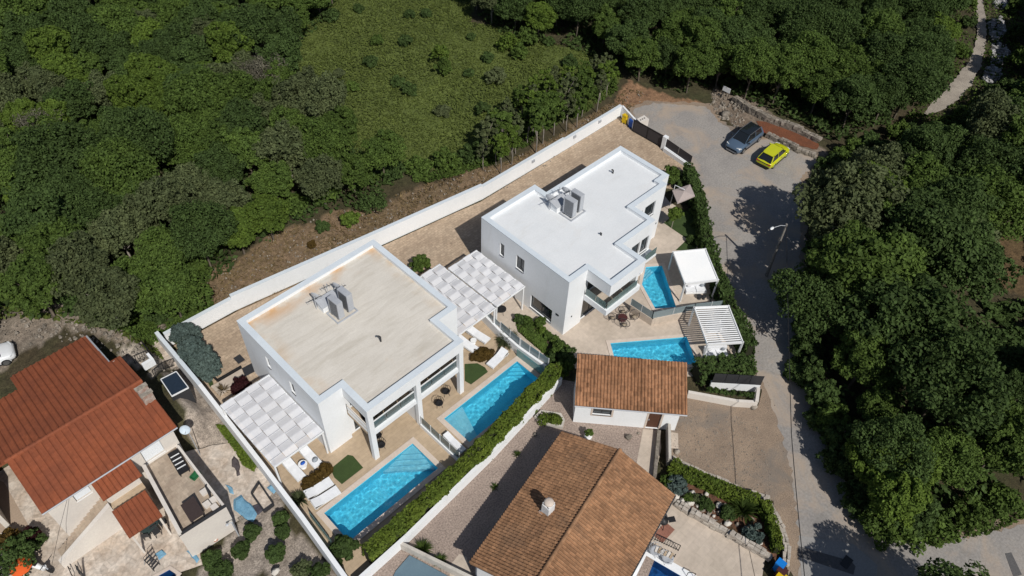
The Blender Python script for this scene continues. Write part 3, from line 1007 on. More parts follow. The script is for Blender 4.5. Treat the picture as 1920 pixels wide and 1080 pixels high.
window(V2, (44.2, 27.4), (44.95, 27.4), 4.0, 5.2, (0, -1))
window(V2, (45.3, 27.4), (46.8, 27.4), 3.7, 5.3, (0, -1), panes=2)
window(V2, (44.05, 27.4), (47.05, 27.4), 0.03, 2.4, (0, -1), panes=3, sill=False)
w2((48.0, 27.7), (48.0, 28.05))
w2((48.0, 28.05), (49.15, 28.05))
w2((49.15, 28.35), (49.15, 33.8), [(1.2, 3.2, 3.6, 5.2)])
window(V2, (49.15, 29.55), (49.15, 31.55), 3.6, 5.2, (1, 0), panes=2)
w2((48.85, 33.8), (39.1, 33.8))
w2((39.1, 34.1), (39.1, 35.2))
w2((38.8, 35.2), (33.0, 35.2))
part('fascia', MB().wall((34.85, 22.6), (39.15, 22.6), 5.25, ZW, 0.35), m_white, V2)
part('fascia', MB().wall((34.85, 25.04), (34.85, 22.97), 5.25, ZW, 0.35), m_white, V2)
part('soffit', MB().box(35.22, 39.1, 22.97, 25.15, 5.62, 5.8), m_white, V2)
part('pier', MB().wall((39.15, 22.97), (39.15, 25.08), 3.3, ZW, 0.3, [(0.5, 1.7, 3.4, 5.2)]), m_white, V2)
window(V2, (38.85, 23.47), (38.85, 24.67), 3.4, 5.2, (-1, 0), panes=2, depth=0.05, sill=False)
part('balcony_floor', MB().box(35.05, 38.9, 22.95, 25.18, 2.95, 3.24), m_stone, V2)
part('balcony_edge', MB().box(34.85, 39.15, 22.6, 22.94, 2.9, 3.5), m_white, V2)
part('balcony_edge', MB().box(34.85, 35.04, 22.95, 25.03, 2.9, 3.5), m_white, V2)
m_rail2 = glass('green_rail_glass', (0.70, 0.86, 0.82), 0.7)
rail(V2, (34.95, 25.0), (34.95, 22.8), 3.51, 0.75, 2, gm=m_rail2)
rail(V2, (35.0, 22.75), (38.85, 22.75), 3.51, 0.75, 3, gm=m_rail2)
part('balcony_floor', MB().box(41.7, 43.4, 24.2, 25.08, 2.95, 3.2), m_white, V2)
rail(V2, (41.75, 24.25), (43.35, 24.25), 3.21, 0.8, 2, gm=m_rail2)
for p, q, z in (((33.5, 25.02), (33.62, 25.04), 1.7), ((47.6, 27.37), (47.72, 27.39), 1.9), ((32.66, 25.7), (32.69, 26.0), 1.9)):
    part('wall_light', MB().box(p[0], q[0], p[1], q[1], z, z + 0.16), m_black, V2)
# ================================================================== foliage tools
def leaf_mat(name, c1, c2, var=0.13, trans=0.3, sc=0.8):
    m = mat(name, c1, c2, sc=sc, rough=0.75, fine=0.25, fsc=6, obj_var=var, spec=0.15)
    nt = m.node_tree
    N, L = nt.nodes, nt.links
    b = N['Principled BSDF']
    at = N.new('ShaderNodeAttribute')
    at.attribute_name = 'tint'
    mr = N.new('ShaderNodeMapRange')
    mr.inputs[3].default_value, mr.inputs[4].default_value = 0.72, 1.28
    L.new(at.outputs['Fac'], mr.inputs[0])
    vm = N.new('ShaderNodeVectorMath')
    vm.operation = 'SCALE'
    lk = col_socket(m)
    src = lk.from_socket
    L.new(src, vm.inputs[0])
    L.new(mr.outputs[0], vm.inputs['Scale'])
    L.new(vm.outputs[0], b.inputs['Base Color'])
    tr = N.new('ShaderNodeBsdfTranslucent')
    L.new(vm.outputs[0], tr.inputs[0])
    ms = N.new('ShaderNodeMixShader')
    ms.inputs[0].default_value = trans
    L.new(b.outputs[0], ms.inputs[1])
    L.new(tr.outputs[0], ms.inputs[2])
    L.new(ms.outputs[0], N['Material Output'].inputs[0])
    return m


m_leaf_dark = leaf_mat('dark_leaf', (0.066, 0.106, 0.029), (0.051, 0.084, 0.025))
m_leaf_mid = leaf_mat('green_leaf', (0.092, 0.143, 0.029), (0.068, 0.110, 0.025))
m_leaf_lime = leaf_mat('lime_leaf', (0.108, 0.163, 0.026), (0.086, 0.136, 0.025))
m_leaf_grey = leaf_mat('grey_leaf', (0.106, 0.128, 0.055), (0.081, 0.103, 0.046))
m_leaf_blue = leaf_mat('blue_needle', (0.105, 0.145, 0.130), (0.075, 0.108, 0.10), var=0.1)
m_leaf_red = leaf_mat('dark_red_leaf', (0.040, 0.010, 0.012), (0.028, 0.008, 0.010), var=0.1)
m_leaf_brown = leaf_mat('brown_leaf', (0.105, 0.066, 0.016), (0.078, 0.050, 0.014), var=0.1)
m_leaf_hedge = leaf_mat('hedge_leaf', (0.130, 0.175, 0.026), (0.090, 0.135, 0.022), var=0.15)
m_twig = leaf_mat('grey_twig', (0.115, 0.108, 0.080), (0.085, 0.082, 0.058), var=0.15, trans=0.05)
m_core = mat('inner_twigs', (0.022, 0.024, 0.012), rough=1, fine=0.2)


def leaf_mesh(name, P, Nn, size, seed, m, aspect=1.5, mats=None):
    r = np.random.RandomState(seed)
    n = len(P)
    Nn = Nn / (np.linalg.norm(Nn, axis=1, keepdims=True) + 1e-9)
    a = r.randn(n, 3)
    t = np.cross(Nn, a)
    t /= np.linalg.norm(t, axis=1, keepdims=True) + 1e-9
    b = np.cross(Nn, t)
    s = size * (0.6 + 0.8 * r.rand(n, 1))
    t, b = t * s * aspect * 0.5, b * s * 0.5
    V = np.stack([P - t, P - b * 0.9 + t * 0.1, P + t, P + b * 0.9 - t * 0.1], 1).reshape(-1, 3)
    me = bpy.data.meshes.new(name)
    me.vertices.add(4 * n)
    me.vertices.foreach_set('co', V.ravel())
    me.loops.add(4 * n)
    me.loops.foreach_set('vertex_index', np.arange(4 * n))
    me.polygons.add(n)
    me.polygons.foreach_set('loop_start', np.arange(0, 4 * n, 4))
    me.polygons.foreach_set('loop_total', np.full(n, 4))
    me.update()
    at = me.attributes.new('tint', 'FLOAT', 'FACE')
    at.data.foreach_set('value', r.rand(n))
    me.materials.append(m)
    return me


def unit(r, n):
    d = r.randn(n, 3)
    return d / np.linalg.norm(d, axis=1, keepdims=True)


def clump_leaves(cs, rads, per, seed, up=0.35, low=-0.5):
    r = np.random.RandomState(seed)
    P, Nn = [], []
    for c, rc in zip(cs, rads):
        k = max(8, int(per * (rc / np.mean(rads)) ** 2))
        d = unit(r, k * 2)
        d = d[d[:, 2] > low][:k]
        rr = rc * (0.55 + 0.5 * r.rand(len(d), 1) ** 0.6)
        P.append(np.array(c) + d * rr * np.array([1.0, 1.0, 0.85]))
        Nn.append(d * 0.9 + 0.65 * r.randn(len(d), 3) + np.array([0, 0, up]))
    return np.concatenate(P), np.concatenate(Nn)


def crown_points(seed, rx, ry, rz, cz, nc, rc=0.33, low=-0.35):
    """Uneven ellipsoid of leaf clumps: some pushed out, some left out so that gaps show."""
    r = np.random.RandomState(seed)
    cs, rads = [], []
    g = PI * (3 - 5 ** 0.5)
    ph = r.rand() * 6
    for i in range(nc):
        z = 1 - (1 - low) * (i + 0.5) / nc
        a = g * i + ph
        q = math.sqrt(max(0, 1 - z * z))
        f = 0.62 + 0.38 * r.rand() + 0.10 * math.sin(3 * a + ph) + (0.14 if r.rand() < 0.18 else 0)
        if r.rand() < 0.10:
            continue
        cs.append((rx * q * math.cos(a) * f, ry * q * math.sin(a) * f, cz + rz * z * f))
        rads.append(rc * (rx + ry) * 0.5 * (0.65 + 0.6 * r.rand()))
    for i in range(max(3, nc // 6)):
        d = unit(r, 1)[0]
        cs.append((rx * d[0] * 0.35, ry * d[1] * 0.35, cz + rz * 0.25 * d[2]))
        rads.append(rc * (rx + ry) * 0.55)
    return cs, rads


def shrub(name, label, cat, loc, rx, ry, h, m, seed, leaf=0.14, per=70, nc=16, group=None, stem=True, rc=0.36, crown_name='foliage'):
    cs, rads = crown_points(seed, rx * 0.8, ry * 0.8, h * 0.5, h * 0.48, nc, rc=rc, low=-0.6)
    P, Nn = clump_leaves(cs, rads, per, seed + 1)
    P[:, 2] = np.maximum(P[:, 2], 0.02)
    t = thing(name, label, cat, loc, group=group)
    part(crown_name, leaf_mesh(crown_name, P, Nn, leaf, seed + 2, m), None, t)
    if stem:
        r = random.Random(seed)
        b = MB()
        for k in range(3):
            b.tube([(0, 0, -0.05), (r.uniform(-.3, .3) * rx, r.uniform(-.3, .3) * ry, h * 0.5)], [0.05, 0.02], 5)
        part('stem', b, m_bark, t, local=True)
    return t


# ================================================================== boundary walls, hedges, gate
BW = thing('boundary_wall', 'long white stepped boundary wall between the tan yard and the scrubby bank', 'wall', (35, 42.5, 0))
pts = [(9.0, 45.75), (14.87, 45.5), (29.3, 43.25), (40.2, 41.65), (52.0, 41.45), (61.4, 41.4)]
for i, h in enumerate((1.45, 1.75, 1.75, 1.55, 1.4)):
    a, b = Vector(pts[i]), Vector(pts[i + 1])
    sg = part('wall_segment', MB().wall(a, b, 0, h, 0.28), m_white, BW)
    part('cap', MB().wall(a + Vector((0, -0.02)), b + Vector((0, -0.02)), h, h + 0.05, 0.33), m_coping, BW, parent=sg)
part('wall_segment', MB().wall((61.4, 41.4), (60.4, 38.8), 0, 1.4, 0.2), m_white, BW)
for k, (x, y) in enumerate(((47.2, 41.52), (53.5, 41.42), (57.6, 41.4))):
    b = MB().box(x - .18, x + .18, y - .12, y, 1.0, 1.3)
    solo('wall_light', b, m_gmetal, 'small grey box light on the white boundary wall, ' + ('nearest the gate', 'middle of three', 'farthest from the gate')[2 - k], 'light', 'box lights on the boundary wall', loc=(x, y, 1.0))
for k in range(2):
    solo('intercom', MB().box(60.62 + k * .22, 60.75 + k * .22, 39.3 + k * .55, 39.5 + k * .55, 0.8, 1.05), m_black, 'small black box on the short white wall by the gate', 'intercom', 'boxes on the gate wall', loc=(60.7 + k * .22, 39.4 + k * .55, .8))
LW = thing('garden_wall', 'long white wall along the left side of the nearer villa', 'wall', (8.3, 33, 0))
lp = [(8.75, 46.2), (8.62, 39.3), (8.25, 30.5), (7.95, 25), (7.55, 19.7)]
for i in range(4):
    sg = part('wall_segment', MB().wall(lp[i + 1], lp[i], 0, 1.75, 0.26), m_white, LW)
    part('cap', MB().wall(Vector(lp[i + 1]) + Vector((0.02, 0)), Vector(lp[i]) + Vector((0.02, 0)), 1.75, 1.8, 0.3), m_coping if i < 1 else m_white, LW, parent=sg)
HW = thing('garden_wall', 'low white wall under the long clipped hedge', 'wall', (19, 20.3, 0))
hp = [(7.75, 19.4), (12.1, 19.5), (20.9, 20.1), (29.3, 21.1)]
for i in range(3):
    part('wall_segment', MB().wall(hp[i], hp[i + 1], 0, 0.95, 0.24), m_white, HW)


def hedge(label, line, wid, h, m, seed, dens=170, leaf=0.13, z=0.0, bump=0.12, name='hedge'):
    """A clipped row: leaves over a bumpy box that follows a line, twiggy core inside, one row of stems."""
    r = np.random.RandomState(seed)
    P, Nn = [], []
    c0 = Vector((*line[len(line) // 2][:2], z))
    t = thing(name, label, 'hedge', c0)
    core = MB()
    stems = MB()
    for i in range(len(line) - 1):
        a, b = np.array(line[i][:2], float), np.array(line[i + 1][:2], float)
        ln = np.linalg.norm(b - a)
        d = (b - a) / ln
        nv = np.array([-d[1], d[0]])
        n = int(dens * ln * (2 * h + wid))
        s = r.rand(n) * ln
        q = r.rand(n) * (2 * h + wid)
        top = q < wid
        side = np.where(q < wid + h, 1.0, -1.0)
        off = np.where(top, q - wid / 2, side * wid / 2)
        zz = np.where(top, h, np.where(q < wid + h, q - wid, q - wid - h))
        bmp = bump * (vnoise(s + i * 7.3 + seed, zz * 1.2, 0.75, seed) + 0.7 * vnoise(s * 1.0, zz + off, 0.33, seed + 1))
        dep = -r.rand(n) ** 2 * 0.18
        off = off + np.where(top, 0, side * (bmp + dep))
        zz = zz + np.where(top, bmp + dep, 0)
        x = a[0] + d[0] * s + nv[0] * off
        y = a[1] + d[1] * s + nv[1] * off
        P.append(np.stack([x, y, zz], 1))
        N0 = np.where(top[:, None], np.array([0, 0, 1.0]), np.concatenate([np.outer(side, nv), np.full((n, 1), 0.5)], 1))
        Nn.append(N0 + 0.7 * r.randn(n, 3))
        e = d * 0.03
        w2_ = wid / 2 - 0.2
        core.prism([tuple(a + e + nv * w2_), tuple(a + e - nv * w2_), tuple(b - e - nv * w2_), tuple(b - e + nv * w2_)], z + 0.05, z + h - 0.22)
        for k in range(max(2, int(ln / 0.8))):
            p = a + d * (k + 0.5) * 0.8
            if (k + 0.5) * 0.8 < ln:
                stems.tube([(p[0], p[1], z), (p[0] + .05, p[1], z + 0.4)], 0.04, 5)
    P = np.concatenate(P)
    P[:, 2] = np.maximum(P[:, 2], 0.03)
    P -= np.array([c0.x, c0.y, 0])
    part('foliage', leaf_mesh('foliage', P, np.concatenate(Nn), leaf, seed + 5, m), None, t)
    part('core', core, m_core, t)
    part('stem', stems, m_bark, t, kind='stuff')
    return t


hedge('long clipped green hedge behind the two villa pools', [(9.4, 20.3), (12.1, 20.3), (20.9, 20.85), (29.6, 21.85)], 1.0, 1.75, m_leaf_hedge, 3, dens=260, bump=0.2)
EH = [Q('F', *p, 1.0) for p in ((1287, 318), (1312, 392), (1326, 470), (1352, 545), (1378, 605), (1405, 660))]
hedge('dark green hedge between the pergolas and the curving road', EH, 1.0, 1.9, m_leaf_dark, 7, dens=220, bump=0.3, leaf=0.15)
GH = [Q('F', *p, 0.8) for p in ((1305, 700), (1345, 690), (1412, 694))]
hedge('dark green hedge above the white retaining wall beside the outbuilding', GH, 1.5, 1.6, m_leaf_dark, 12, dens=200, bump=0.35, leaf=0.15)
FH = [Q('B4', *p, 0.6) for p in ((320, 215), (430, 280), (620, 360), (800, 440), (1010, 500))]
hedge('bright green hedge inside the low stone kerb of the pool garden', FH, 0.75, 1.1, m_leaf_hedge, 17, dens=240, bump=0.2, leaf=0.12)
FH2 = [Q('B4', *p, 0.6) for p in ((1040, 510), (1090, 640), (1130, 760), (1150, 880))]
hedge('short hedge by the curved end of the stone garden wall', FH2, 0.7, 1.2, m_leaf_hedge, 19, dens=240, bump=0.2, leaf=0.12)

GT = thing('sliding_gate', 'dark mesh sliding gate at the end of the tan yard', 'gate', (60.2, 36.7, 0))
part('frame', MB().box(60.14, 60.22, 34.7, 38.7, 0.1, 0.18).box(60.14, 60.22, 34.7, 38.7, 1.5, 1.58).box(60.14, 60.22, 34.7, 34.78, 0.19, 1.49).box(60.14, 60.22, 36.66, 36.74, 0.19, 1.49).box(60.14, 60.22, 38.62, 38.7, 0.19, 1.49), m_black, GT)
m_mesh = mat('dark_mesh_panel', (0.05, 0.045, 0.048), rough=0.8, fine=0.1)
part('mesh_panel', MB().box(60.17, 60.19, 34.79, 36.65, 0.19, 1.49), m_mesh, GT)
part('mesh_panel', MB().box(60.17, 60.19, 36.75, 38.61, 0.19, 1.49), m_mesh, GT)
solo('gate_pillar', MB().box(59.95, 60.4, 34.15, 34.62, 0, 1.65), m_white, 'square white pillar between the sliding gate and the mesh fence', 'pillar', loc=(60.2, 34.4, 0))
MF = thing('mesh_fence', 'dark mesh fence on a low white wall beside the road', 'fence', (60.1, 32.4, 0))
part('base_wall', MB().wall((59.75, 30.5), (60.2, 34.1), 0, 0.5, 0.45), m_white, MF)
part('mesh_panel', MB().wall((59.6, 30.5), (59.82, 32.3), 0.5, 1.55, 0.03), m_mesh, MF)
part('mesh_panel', MB().wall((59.83, 32.35), (60.05, 34.1), 0.5, 1.55, 0.03), m_mesh, MF)
part('cap', MB().wall((59.7, 30.5), (60.15, 34.1), 0.5, 0.56, 0.3), m_white, MF)

# between the two halves of the nearer villa's terrace
PF = thing('glass_partition', 'white low wall with clear glass panels dividing the terrace between the two long pools', 'partition', (18.75, 23.7, 0))
part('base_wall', MB().box(18.66, 18.86, 21.5, 25.9, 0.02, 0.4), m_white, PF)
rail(PF, (18.76, 25.8), (18.76, 21.6), 0.41, 0.95, 4, name='glass_panel', post=0.05)
PG = thing('glass_partition', 'white wall topped with clear glass panels between the tan terrace and the planted strip', 'partition', (29.3, 26, 0))
gp = [(29.5, 30.4), (29.2, 28.0), (29.1, 25.7), (29.3, 22.6)]
for i in range(3):
    part('base_wall', MB().wall(gp[i + 1], gp[i], 0.02, 1.0, 0.2), m_white, PG)
rail(PG, (29.25, 28.0), (29.15, 25.7), 1.01, 0.85, 2, name='glass_panel', post=0.05, gm=glass('pale_glass', (0.80, 0.86, 0.90), 0.6))
rail(PG, (29.15, 25.6), (29.35, 22.7), 1.01, 0.85, 3, name='glass_panel', post=0.05, gm=bpy.data.materials['pale_glass'])
rail(PG, (29.5, 30.3), (29.27, 28.1), 1.01, 0.6, 2, name='glass_panel', post=0.05, gm=bpy.data.materials['pale_glass'])
m_teal = glass('teal_glass', (0.45, 0.72, 0.70), 0.45)
solo('glass_screen', MB().beam((28.75, 25.6, 0.5), (28.85, 22.5, 0.5), 0.02, 0.9), m_teal, 'low teal glass screen standing at the end of the half-shaded pool', 'screen', loc=(28.8, 24, 0))
solo('glass_screen', MB().beam((8.5, 25.5, 0.55), (8.35, 22.8, 0.55), 0.02, 1.0), m_teal, 'low teal glass screen along the left garden wall', 'screen', loc=(8.4, 24, 0))
UF = thing('glass_partition', 'angled pink stone wall with frosted glass panels around the five-sided pool', 'partition', (41, 20, 0))
up = [(39.3, 22.2), (39.4, 19.95), (42.8, 18.05), (45.3, 16.3)]
for i in range(3):
    part('base_wall', MB().wall(up[i], up[i + 1], 0.01, 0.85, 0.2), m_stone, UF)
    rail(UF, Vector(up[i]) + Vector((0.05, 0.1)), Vector(up[i + 1]) + Vector((0.05, 0.1)), 0.86, 0.8, (2, 2, 2)[i], name='glass_panel', post=0.04, gm=bpy.data.materials['pale_glass'])


# ================================================================== pergolas
def woven(label, u0, u1, w0, w1, z, ncol, posts=True, group='woven fabric pergolas'):
    t = thing('pergola', label, 'pergola', ((u0 + u1) / 2, (w0 + w1) / 2, 0), group=group)
    fr = MB()
    for w in (w0, w1):
        fr.box(u0, u1, w - 0.06, w + 0.06, z - 0.14, z - 0.02)
    part('beam', fr, m_wmetal, t)
    for u in (u0 + 0.06, u1 - 0.06):
        part('beam', MB().box(u - 0.05, u + 0.05, w0 + 0.06, w1 - 0.06, z - 0.14, z - 0.02), m_wmetal, t)
    for u in (u0 + 0.08, u1 - 0.08):
        for w in (w0 + 0.08, w1 - 0.08):
            part('post', MB().box(u - 0.06, u + 0.06, w - 0.06, w + 0.06, 0.02, z - 0.14), m_wmetal, t)
    pitch = 0.56
    nr = int((w1 - w0) / pitch)
    pitch = (w1 - w0) / nr
    for k in range(nr + 1):
        part('rod', MB().tube([(u0, w0 + k * pitch, z), (u1, w0 + k * pitch, z)], 0.022, 6), m_gmetal, t)
    cw = (u1 - u0) / ncol
    for c in range(ncol):
        a, b = u0 + c * cw + 0.012, u0 + (c + 1) * cw - 0.012
        sag = RND.uniform(0.9, 1.1)
        vs, fs = [], []
        amp = 0.042 * sag
        for i in range(nr + 1):                                     # each strip passes over one rod and under the next, straight between
            zz = amp if (i + c) % 2 == 0 else -amp
            for q_ in (-0.045, 0.045):
                w_ = w0 + i * pitch + q_
                vs += [(a, w_, z + zz + RND.uniform(-.006, .006)), (b, w_, z + zz + RND.uniform(-.006, .006))]
        for i in range(2 * nr + 1):
            fs.append((i * 2, i * 2 + 1, i * 2 + 3, i * 2 + 2))
        part('fabric_strip', MB().add(vs, fs, 0, False), m_fabric, t)
    return t


woven('white woven-fabric pergola at the left side of the nearer villa', 8.35, 12.42, 28.8, 35.6, 3.0, 4)
woven('white woven-fabric pergola joined to the right wall of the nearer villa', 25.2, 29.36, 28.75, 35.6, 2.95, 4)
woven('white woven-fabric pergola joined to the left wall of the farther villa', 29.44, 32.75, 28.75, 34.6, 3.05, 4)


def louvre(label, c, n, tilt, gap, z):
    """c: four corners TL, TR, BR, BL; slats run from the TL-BL side to the TR-BR side."""
    c = [Vector((p.x, p.y, z)) for p in c]
    cen = sum(c, Vector()) / 4
    t = thing('pergola', label, 'pergola', (cen.x, cen.y, 0), group='louvre pergolas beside the road')
    for i in range(4):
        a, b = c[i], c[(i + 1) % 4]
        part('beam', MB().beam(a, b, 0.09, 0.2), m_wmetal, t)
        part('post', MB().box(a.x - .07, a.x + .07, a.y - .07, a.y + .07, 0.016, z + 0.1), m_wmetal, t)
    L0, L1, R0, R1 = c[0], c[3], c[1], c[2]
    d = (L1 - L0).normalized()
    pitch = (L1 - L0).length / n
    for k in range(n):
        f = (k + 0.5) / n
        a, b = L0.lerp(L1, f), R0.lerp(R1, f)
        a, b = a.lerp(b, 0.02), b.lerp(a, 0.02)
        up = Vector((0, 0, math.cos(tilt))) + d * math.sin(tilt)
        part('louvre_slat', MB().beam(a, b, pitch * gap, 0.025, up=up), m_wmetal, t)
    return t


louvre('white pergola with closed louvres beside the five-sided pool', [Q('C6', *p, 2.3) for p in ((615, 315), (818, 296), (898, 490), (690, 515))], 17, math.radians(16), 0.98, 2.3)
louvre('white pergola with open louvres casting striped shade', [Q('C6', *p, 2.3) for p in ((748, 665), (965, 656), (1055, 885), (832, 900))], 18, math.radians(10), 0.5, 2.3)
# ================================================================== tiled houses
def tile_profile(tw, tl, style):
    """One roof tile: x across, y up the slope, z off the roof. Lower end raised over the course below."""
    if style == 'barrel':
        pr = [(-0.5, 0.012), (-0.24, 0.0), (-0.2, 0.03), (-0.02, 0.085), (0.16, 0.095), (0.34, 0.06), (0.5, 0.012)]
    else:
        pr = [(-0.5, 0.02), (-0.3, 0.0), (0.05, 0.0), (0.22, 0.055), (0.36, 0.065), (0.5, 0.02)]
    n = len(pr)
    vs = [(x * tw, -0.02, z + (0.035 if style == 'barrel' else 0.016)) for x, z in pr] + [(x * tw, tl + 0.05, z) for x, z in pr] + [(x * tw, -0.02, 0.0) for x, z in pr]
    fs = [(i, i + 1, n + i + 1, n + i) for i in range(n - 1)] + [(2 * n + i, 2 * n + i + 1, i + 1, i) for i in range(n - 1)]
    return vs, fs


def tiled_slopes(root, slopes, tw, tl, m, style='barrel', keep=None, seed=1, limit=300):
    """slopes: (eave start, eave direction, up direction in plan, eave length, plan run, z eave, z ridge). Builds roof boards,
    then the tiles: those nearest the camera as parts of their own, the rest joined."""
    o0 = ORG[root.name]
    vs, fs = tile_profile(tw, tl, style)
    base = MB()
    base.add(vs, fs, 0, False)
    tme = base.mesh('roof_tile', m)
    allt = []
    roofs = []
    r = random.Random(seed)
    for si, (e0, ed, ud, el, run, z0, z1) in enumerate(slopes):
        e0, ed, ud = Vector((*e0, z0)), Vector((*ed, 0)).normalized(), Vector((*ud, 0)).normalized()
        up = (ud * run + Vector((0, 0, z1 - z0)))
        sl_ = up.length
        up.normalize()
        nn = ed.cross(up)
        flip = nn.z < 0
        if flip:
            nn = -nn
        X = up.cross(nn)
        nx_, ny_ = int(round(el / tw)), int(round(sl_ / tl))
        ax, ay = el / nx_, sl_ / ny_
        q = [e0, e0 + ed * el, e0 + ed * el + up * sl_, e0 + up * sl_]
        if keep is None or len(keep) <= si or keep[si] is None:
            b = MB()
            b.add([p - nn * 0.01 for p in q] + [p - nn * 0.14 for p in q], [(0, 1, 2, 3), (7, 6, 5, 4), (0, 4, 5, 1), (1, 5, 6, 2), (2, 6, 7, 3), (3, 7, 4, 0)])
            boards = [b]
        else:
            b = MB()
            for (a0, a1, b0, b1) in keep[si]:
                q = [e0 + ed * a0 + up * b0, e0 + ed * a1 + up * b0, e0 + ed * a1 + up * b1, e0 + ed * a0 + up * b1]
                b.add([p - nn * 0.01 for p in q] + [p - nn * 0.14 for p in q], [(0, 1, 2, 3), (7, 6, 5, 4), (0, 4, 5, 1), (1, 5, 6, 2), (2, 6, 7, 3), (3, 7, 4, 0)])
        roofs.append(part('roof', b, m, root))
        for i in range(nx_):
            for j in range(ny_):
                sx, sy = (i + 0.5) * ax, j * ay
                if keep is not None and len(keep) > si and keep[si] is not None:
                    if not any(a0 < sx < a1 and b0 < sy + ay / 2 < b1 for a0, a1, b0, b1 in keep[si]):
                        continue
                p = e0 + ed * sx + up * sy - o0
                M = Matrix(((X.x, up.x, nn.x, p.x), (X.y, up.y, nn.y, p.y), (X.z, up.z, nn.z, p.z), (0, 0, 0, 1)))
                M = M @ Matrix.Diagonal((ax / tw, ay / tl, 1, 1)) @ Matrix.Rotation(r.uniform(-.012, .012), 4, 'Z') @ Matrix.Translation((0, 0, r.uniform(0, 0.012)))
                wp = p + o0
                d = wp - Vector((0, 0, CAM_H))
                px, py = d.dot(CA) / d.dot(CC) * FPX, d.dot(CB) / d.dot(CC) * FPX
                vis = abs(px) < 960 and abs(py) < 540
                allt.append((not vis, d.length, si, M))
    allt.sort(key=lambda a: a[:2])
    for _, _, si, M in allt[:limit]:
        t = bpy.data.objects.new('roof_tile', tme)
        COL.objects.link(t)
        t.parent = roofs[si]
        t.matrix_local = M
    rest = {}
    for _, _, si, M in allt[limit:]:
        rest.setdefault(si, []).append(M)
    for si, Ms in rest.items():
        b = MB()
        tint = []
        for M in Ms:
            b.add([M @ Vector(v) for v in vs], fs)
            tint += [r.random()] * len(fs)
        me = b.mesh('roof_tile', m)
        at = me.attributes.new('tint', 'FLOAT', 'FACE')
        at.data.foreach_set('value', tint)
        o = bpy.data.objects.new('roof_tile', me)
        COL.objects.link(o)
        o.parent = roofs[si]
        o['kind'] = 'stuff'
    return roofs


def ridge_caps(root, a, b, m, n, parent, rad=0.13):
    a, b = Vector(a), Vector(b)
    d = (b - a).normalized()
    s = d.cross(Vector((0, 0, 1)))
    vs = []
    L = (b - a).length / n
    for y in (0, L * 1.06):
        for k in range(6):
            t = PI * k / 5
            rr = rad * (1.0 if y else 1.14)
            vs.append((math.cos(t) * rr, y, math.sin(t) * rr - 0.03))
    fs = [(k, k + 1, 7 + k, 6 + k) for k in range(5)]
    me = MB().add(vs, fs).mesh('ridge_tile', m)
    for i in range(n):
        p = a + d * (L * i) - ORG[root.name]
        o = bpy.data.objects.new('ridge_tile', me)
        COL.objects.link(o)
        o.parent = parent
        o.matrix_local = Matrix(((s.x, d.x, 0, p.x), (s.y, d.y, 0, p.y), (0, d.z, 1, p.z), (0, 0, 0, 1)))


# ---- big tan tiled house
TH = thing('house', 'big house with a weathered tan tile roof and white chimney, foremost in the scene', 'house', (19.5, 11.5, 0))
d1, p1_ = Vector((-0.978, -0.208)), Vector((0.208, -0.978))
A0 = Vector((24.66, 17.1))
LH_, WH_ = 14.5, 8.8
LEN1 = 11.55
e_b = A0 + p1_ * WH_
tr = tiled_slopes(TH, [(A0, d1, p1_, LEN1, WH_ / 2, 2.85, 4.5), (e_b, d1, -p1_, LEN1, WH_ / 2, 2.85, 4.5)], 0.215, 0.37, m_tile_h, seed=4)
rg0 = A0 + p1_ * (WH_ / 2)
ridge_caps(TH, (*rg0, 4.58), (*(rg0 + d1 * LEN1), 4.58), m_tile_h, 32, tr[1])
for (a, b) in ((A0, A0 + d1 * LEN1), (e_b, e_b + d1 * LEN1)):
    part('gutter', MB().tube([(*(a + (a - rg0).normalized() * 0.06), 2.78), (*(b + (a - rg0).normalized() * 0.06), 2.78)], 0.07, 6), m_dark, TH)
i0, i1 = A0 + p1_ * 0.55 + d1 * 0.5, A0 + p1_ * 0.55 + d1 * (LEN1 - 0.3)
j0, j1 = e_b - p1_ * 0.55 + d1 * 0.5, e_b - p1_ * 0.55 + d1 * (LEN1 - 0.3)
m_house = m_white
part('wall', MB().wall(i1, i0, 0, 2.8, 0.3, [(2, 3, 1, 2.1), (6, 7.2, 1, 2.1)]), m_house, TH)
part('wall', MB().wall(j0, j1, 0, 2.8, 0.3, [(2, 4, 0.05, 2.2), (6, 7.2, 1, 2.1)]), m_house, TH)
for (a, b) in ((i0, j0), (j1, i1)):
    mid = (a + b) / 2
    g = MB()
    s = (b - a).normalized()
    nrm = Vector((-s.y, s.x)) * 0.3
    for o_ in (Vector((0, 0)), nrm):
        g.add([(*(a + o_), 0), (*(b + o_), 0), (*(b + o_), 2.82), (*(mid + o_), 4.25), (*(a + o_), 2.82)], [(0, 1, 2, 3, 4)])
    part('gable_wall', g, m_house, TH)
nl = -p1_
window(TH, i1 + (i0 - i1).normalized() * 2, i1 + (i0 - i1).normalized() * 3, 1, 2.1, (nl.x, nl.y))
window(TH, i1 + (i0 - i1).normalized() * 6, i1 + (i0 - i1).normalized() * 7.2, 1, 2.1, (nl.x, nl.y))
window(TH, j0 + d1 * 2, j0 + d1 * 4, 0.05, 2.2, (p1_.x, p1_.y), panes=2, sill=False)
window(TH, j0 + d1 * 6, j0 + d1 * 7.2, 1, 2.1, (p1_.x, p1_.y))
cq = Q('B3', 600, 645, 3.75)
cx, cy = cq.x, cq.y
ch = part('chimney', MB().box(cx - .3, cx + .3, cy - .3, cy + .3, 3.2, 4.75), m_wmetal, TH)
part('flashing', MB().box(cx - .42, cx + .42, cy - .42, cy + .42, 3.55, 3.72), m_gmetal, TH, parent=ch)
for sx in (-.24, .24):
    for sy in (-.24, .24):
        part('cap_leg', MB().box(cx + sx - .04, cx + sx + .04, cy + sy - .04, cy + sy + .04, 4.75, 4.98), m_wmetal, TH, parent=ch)
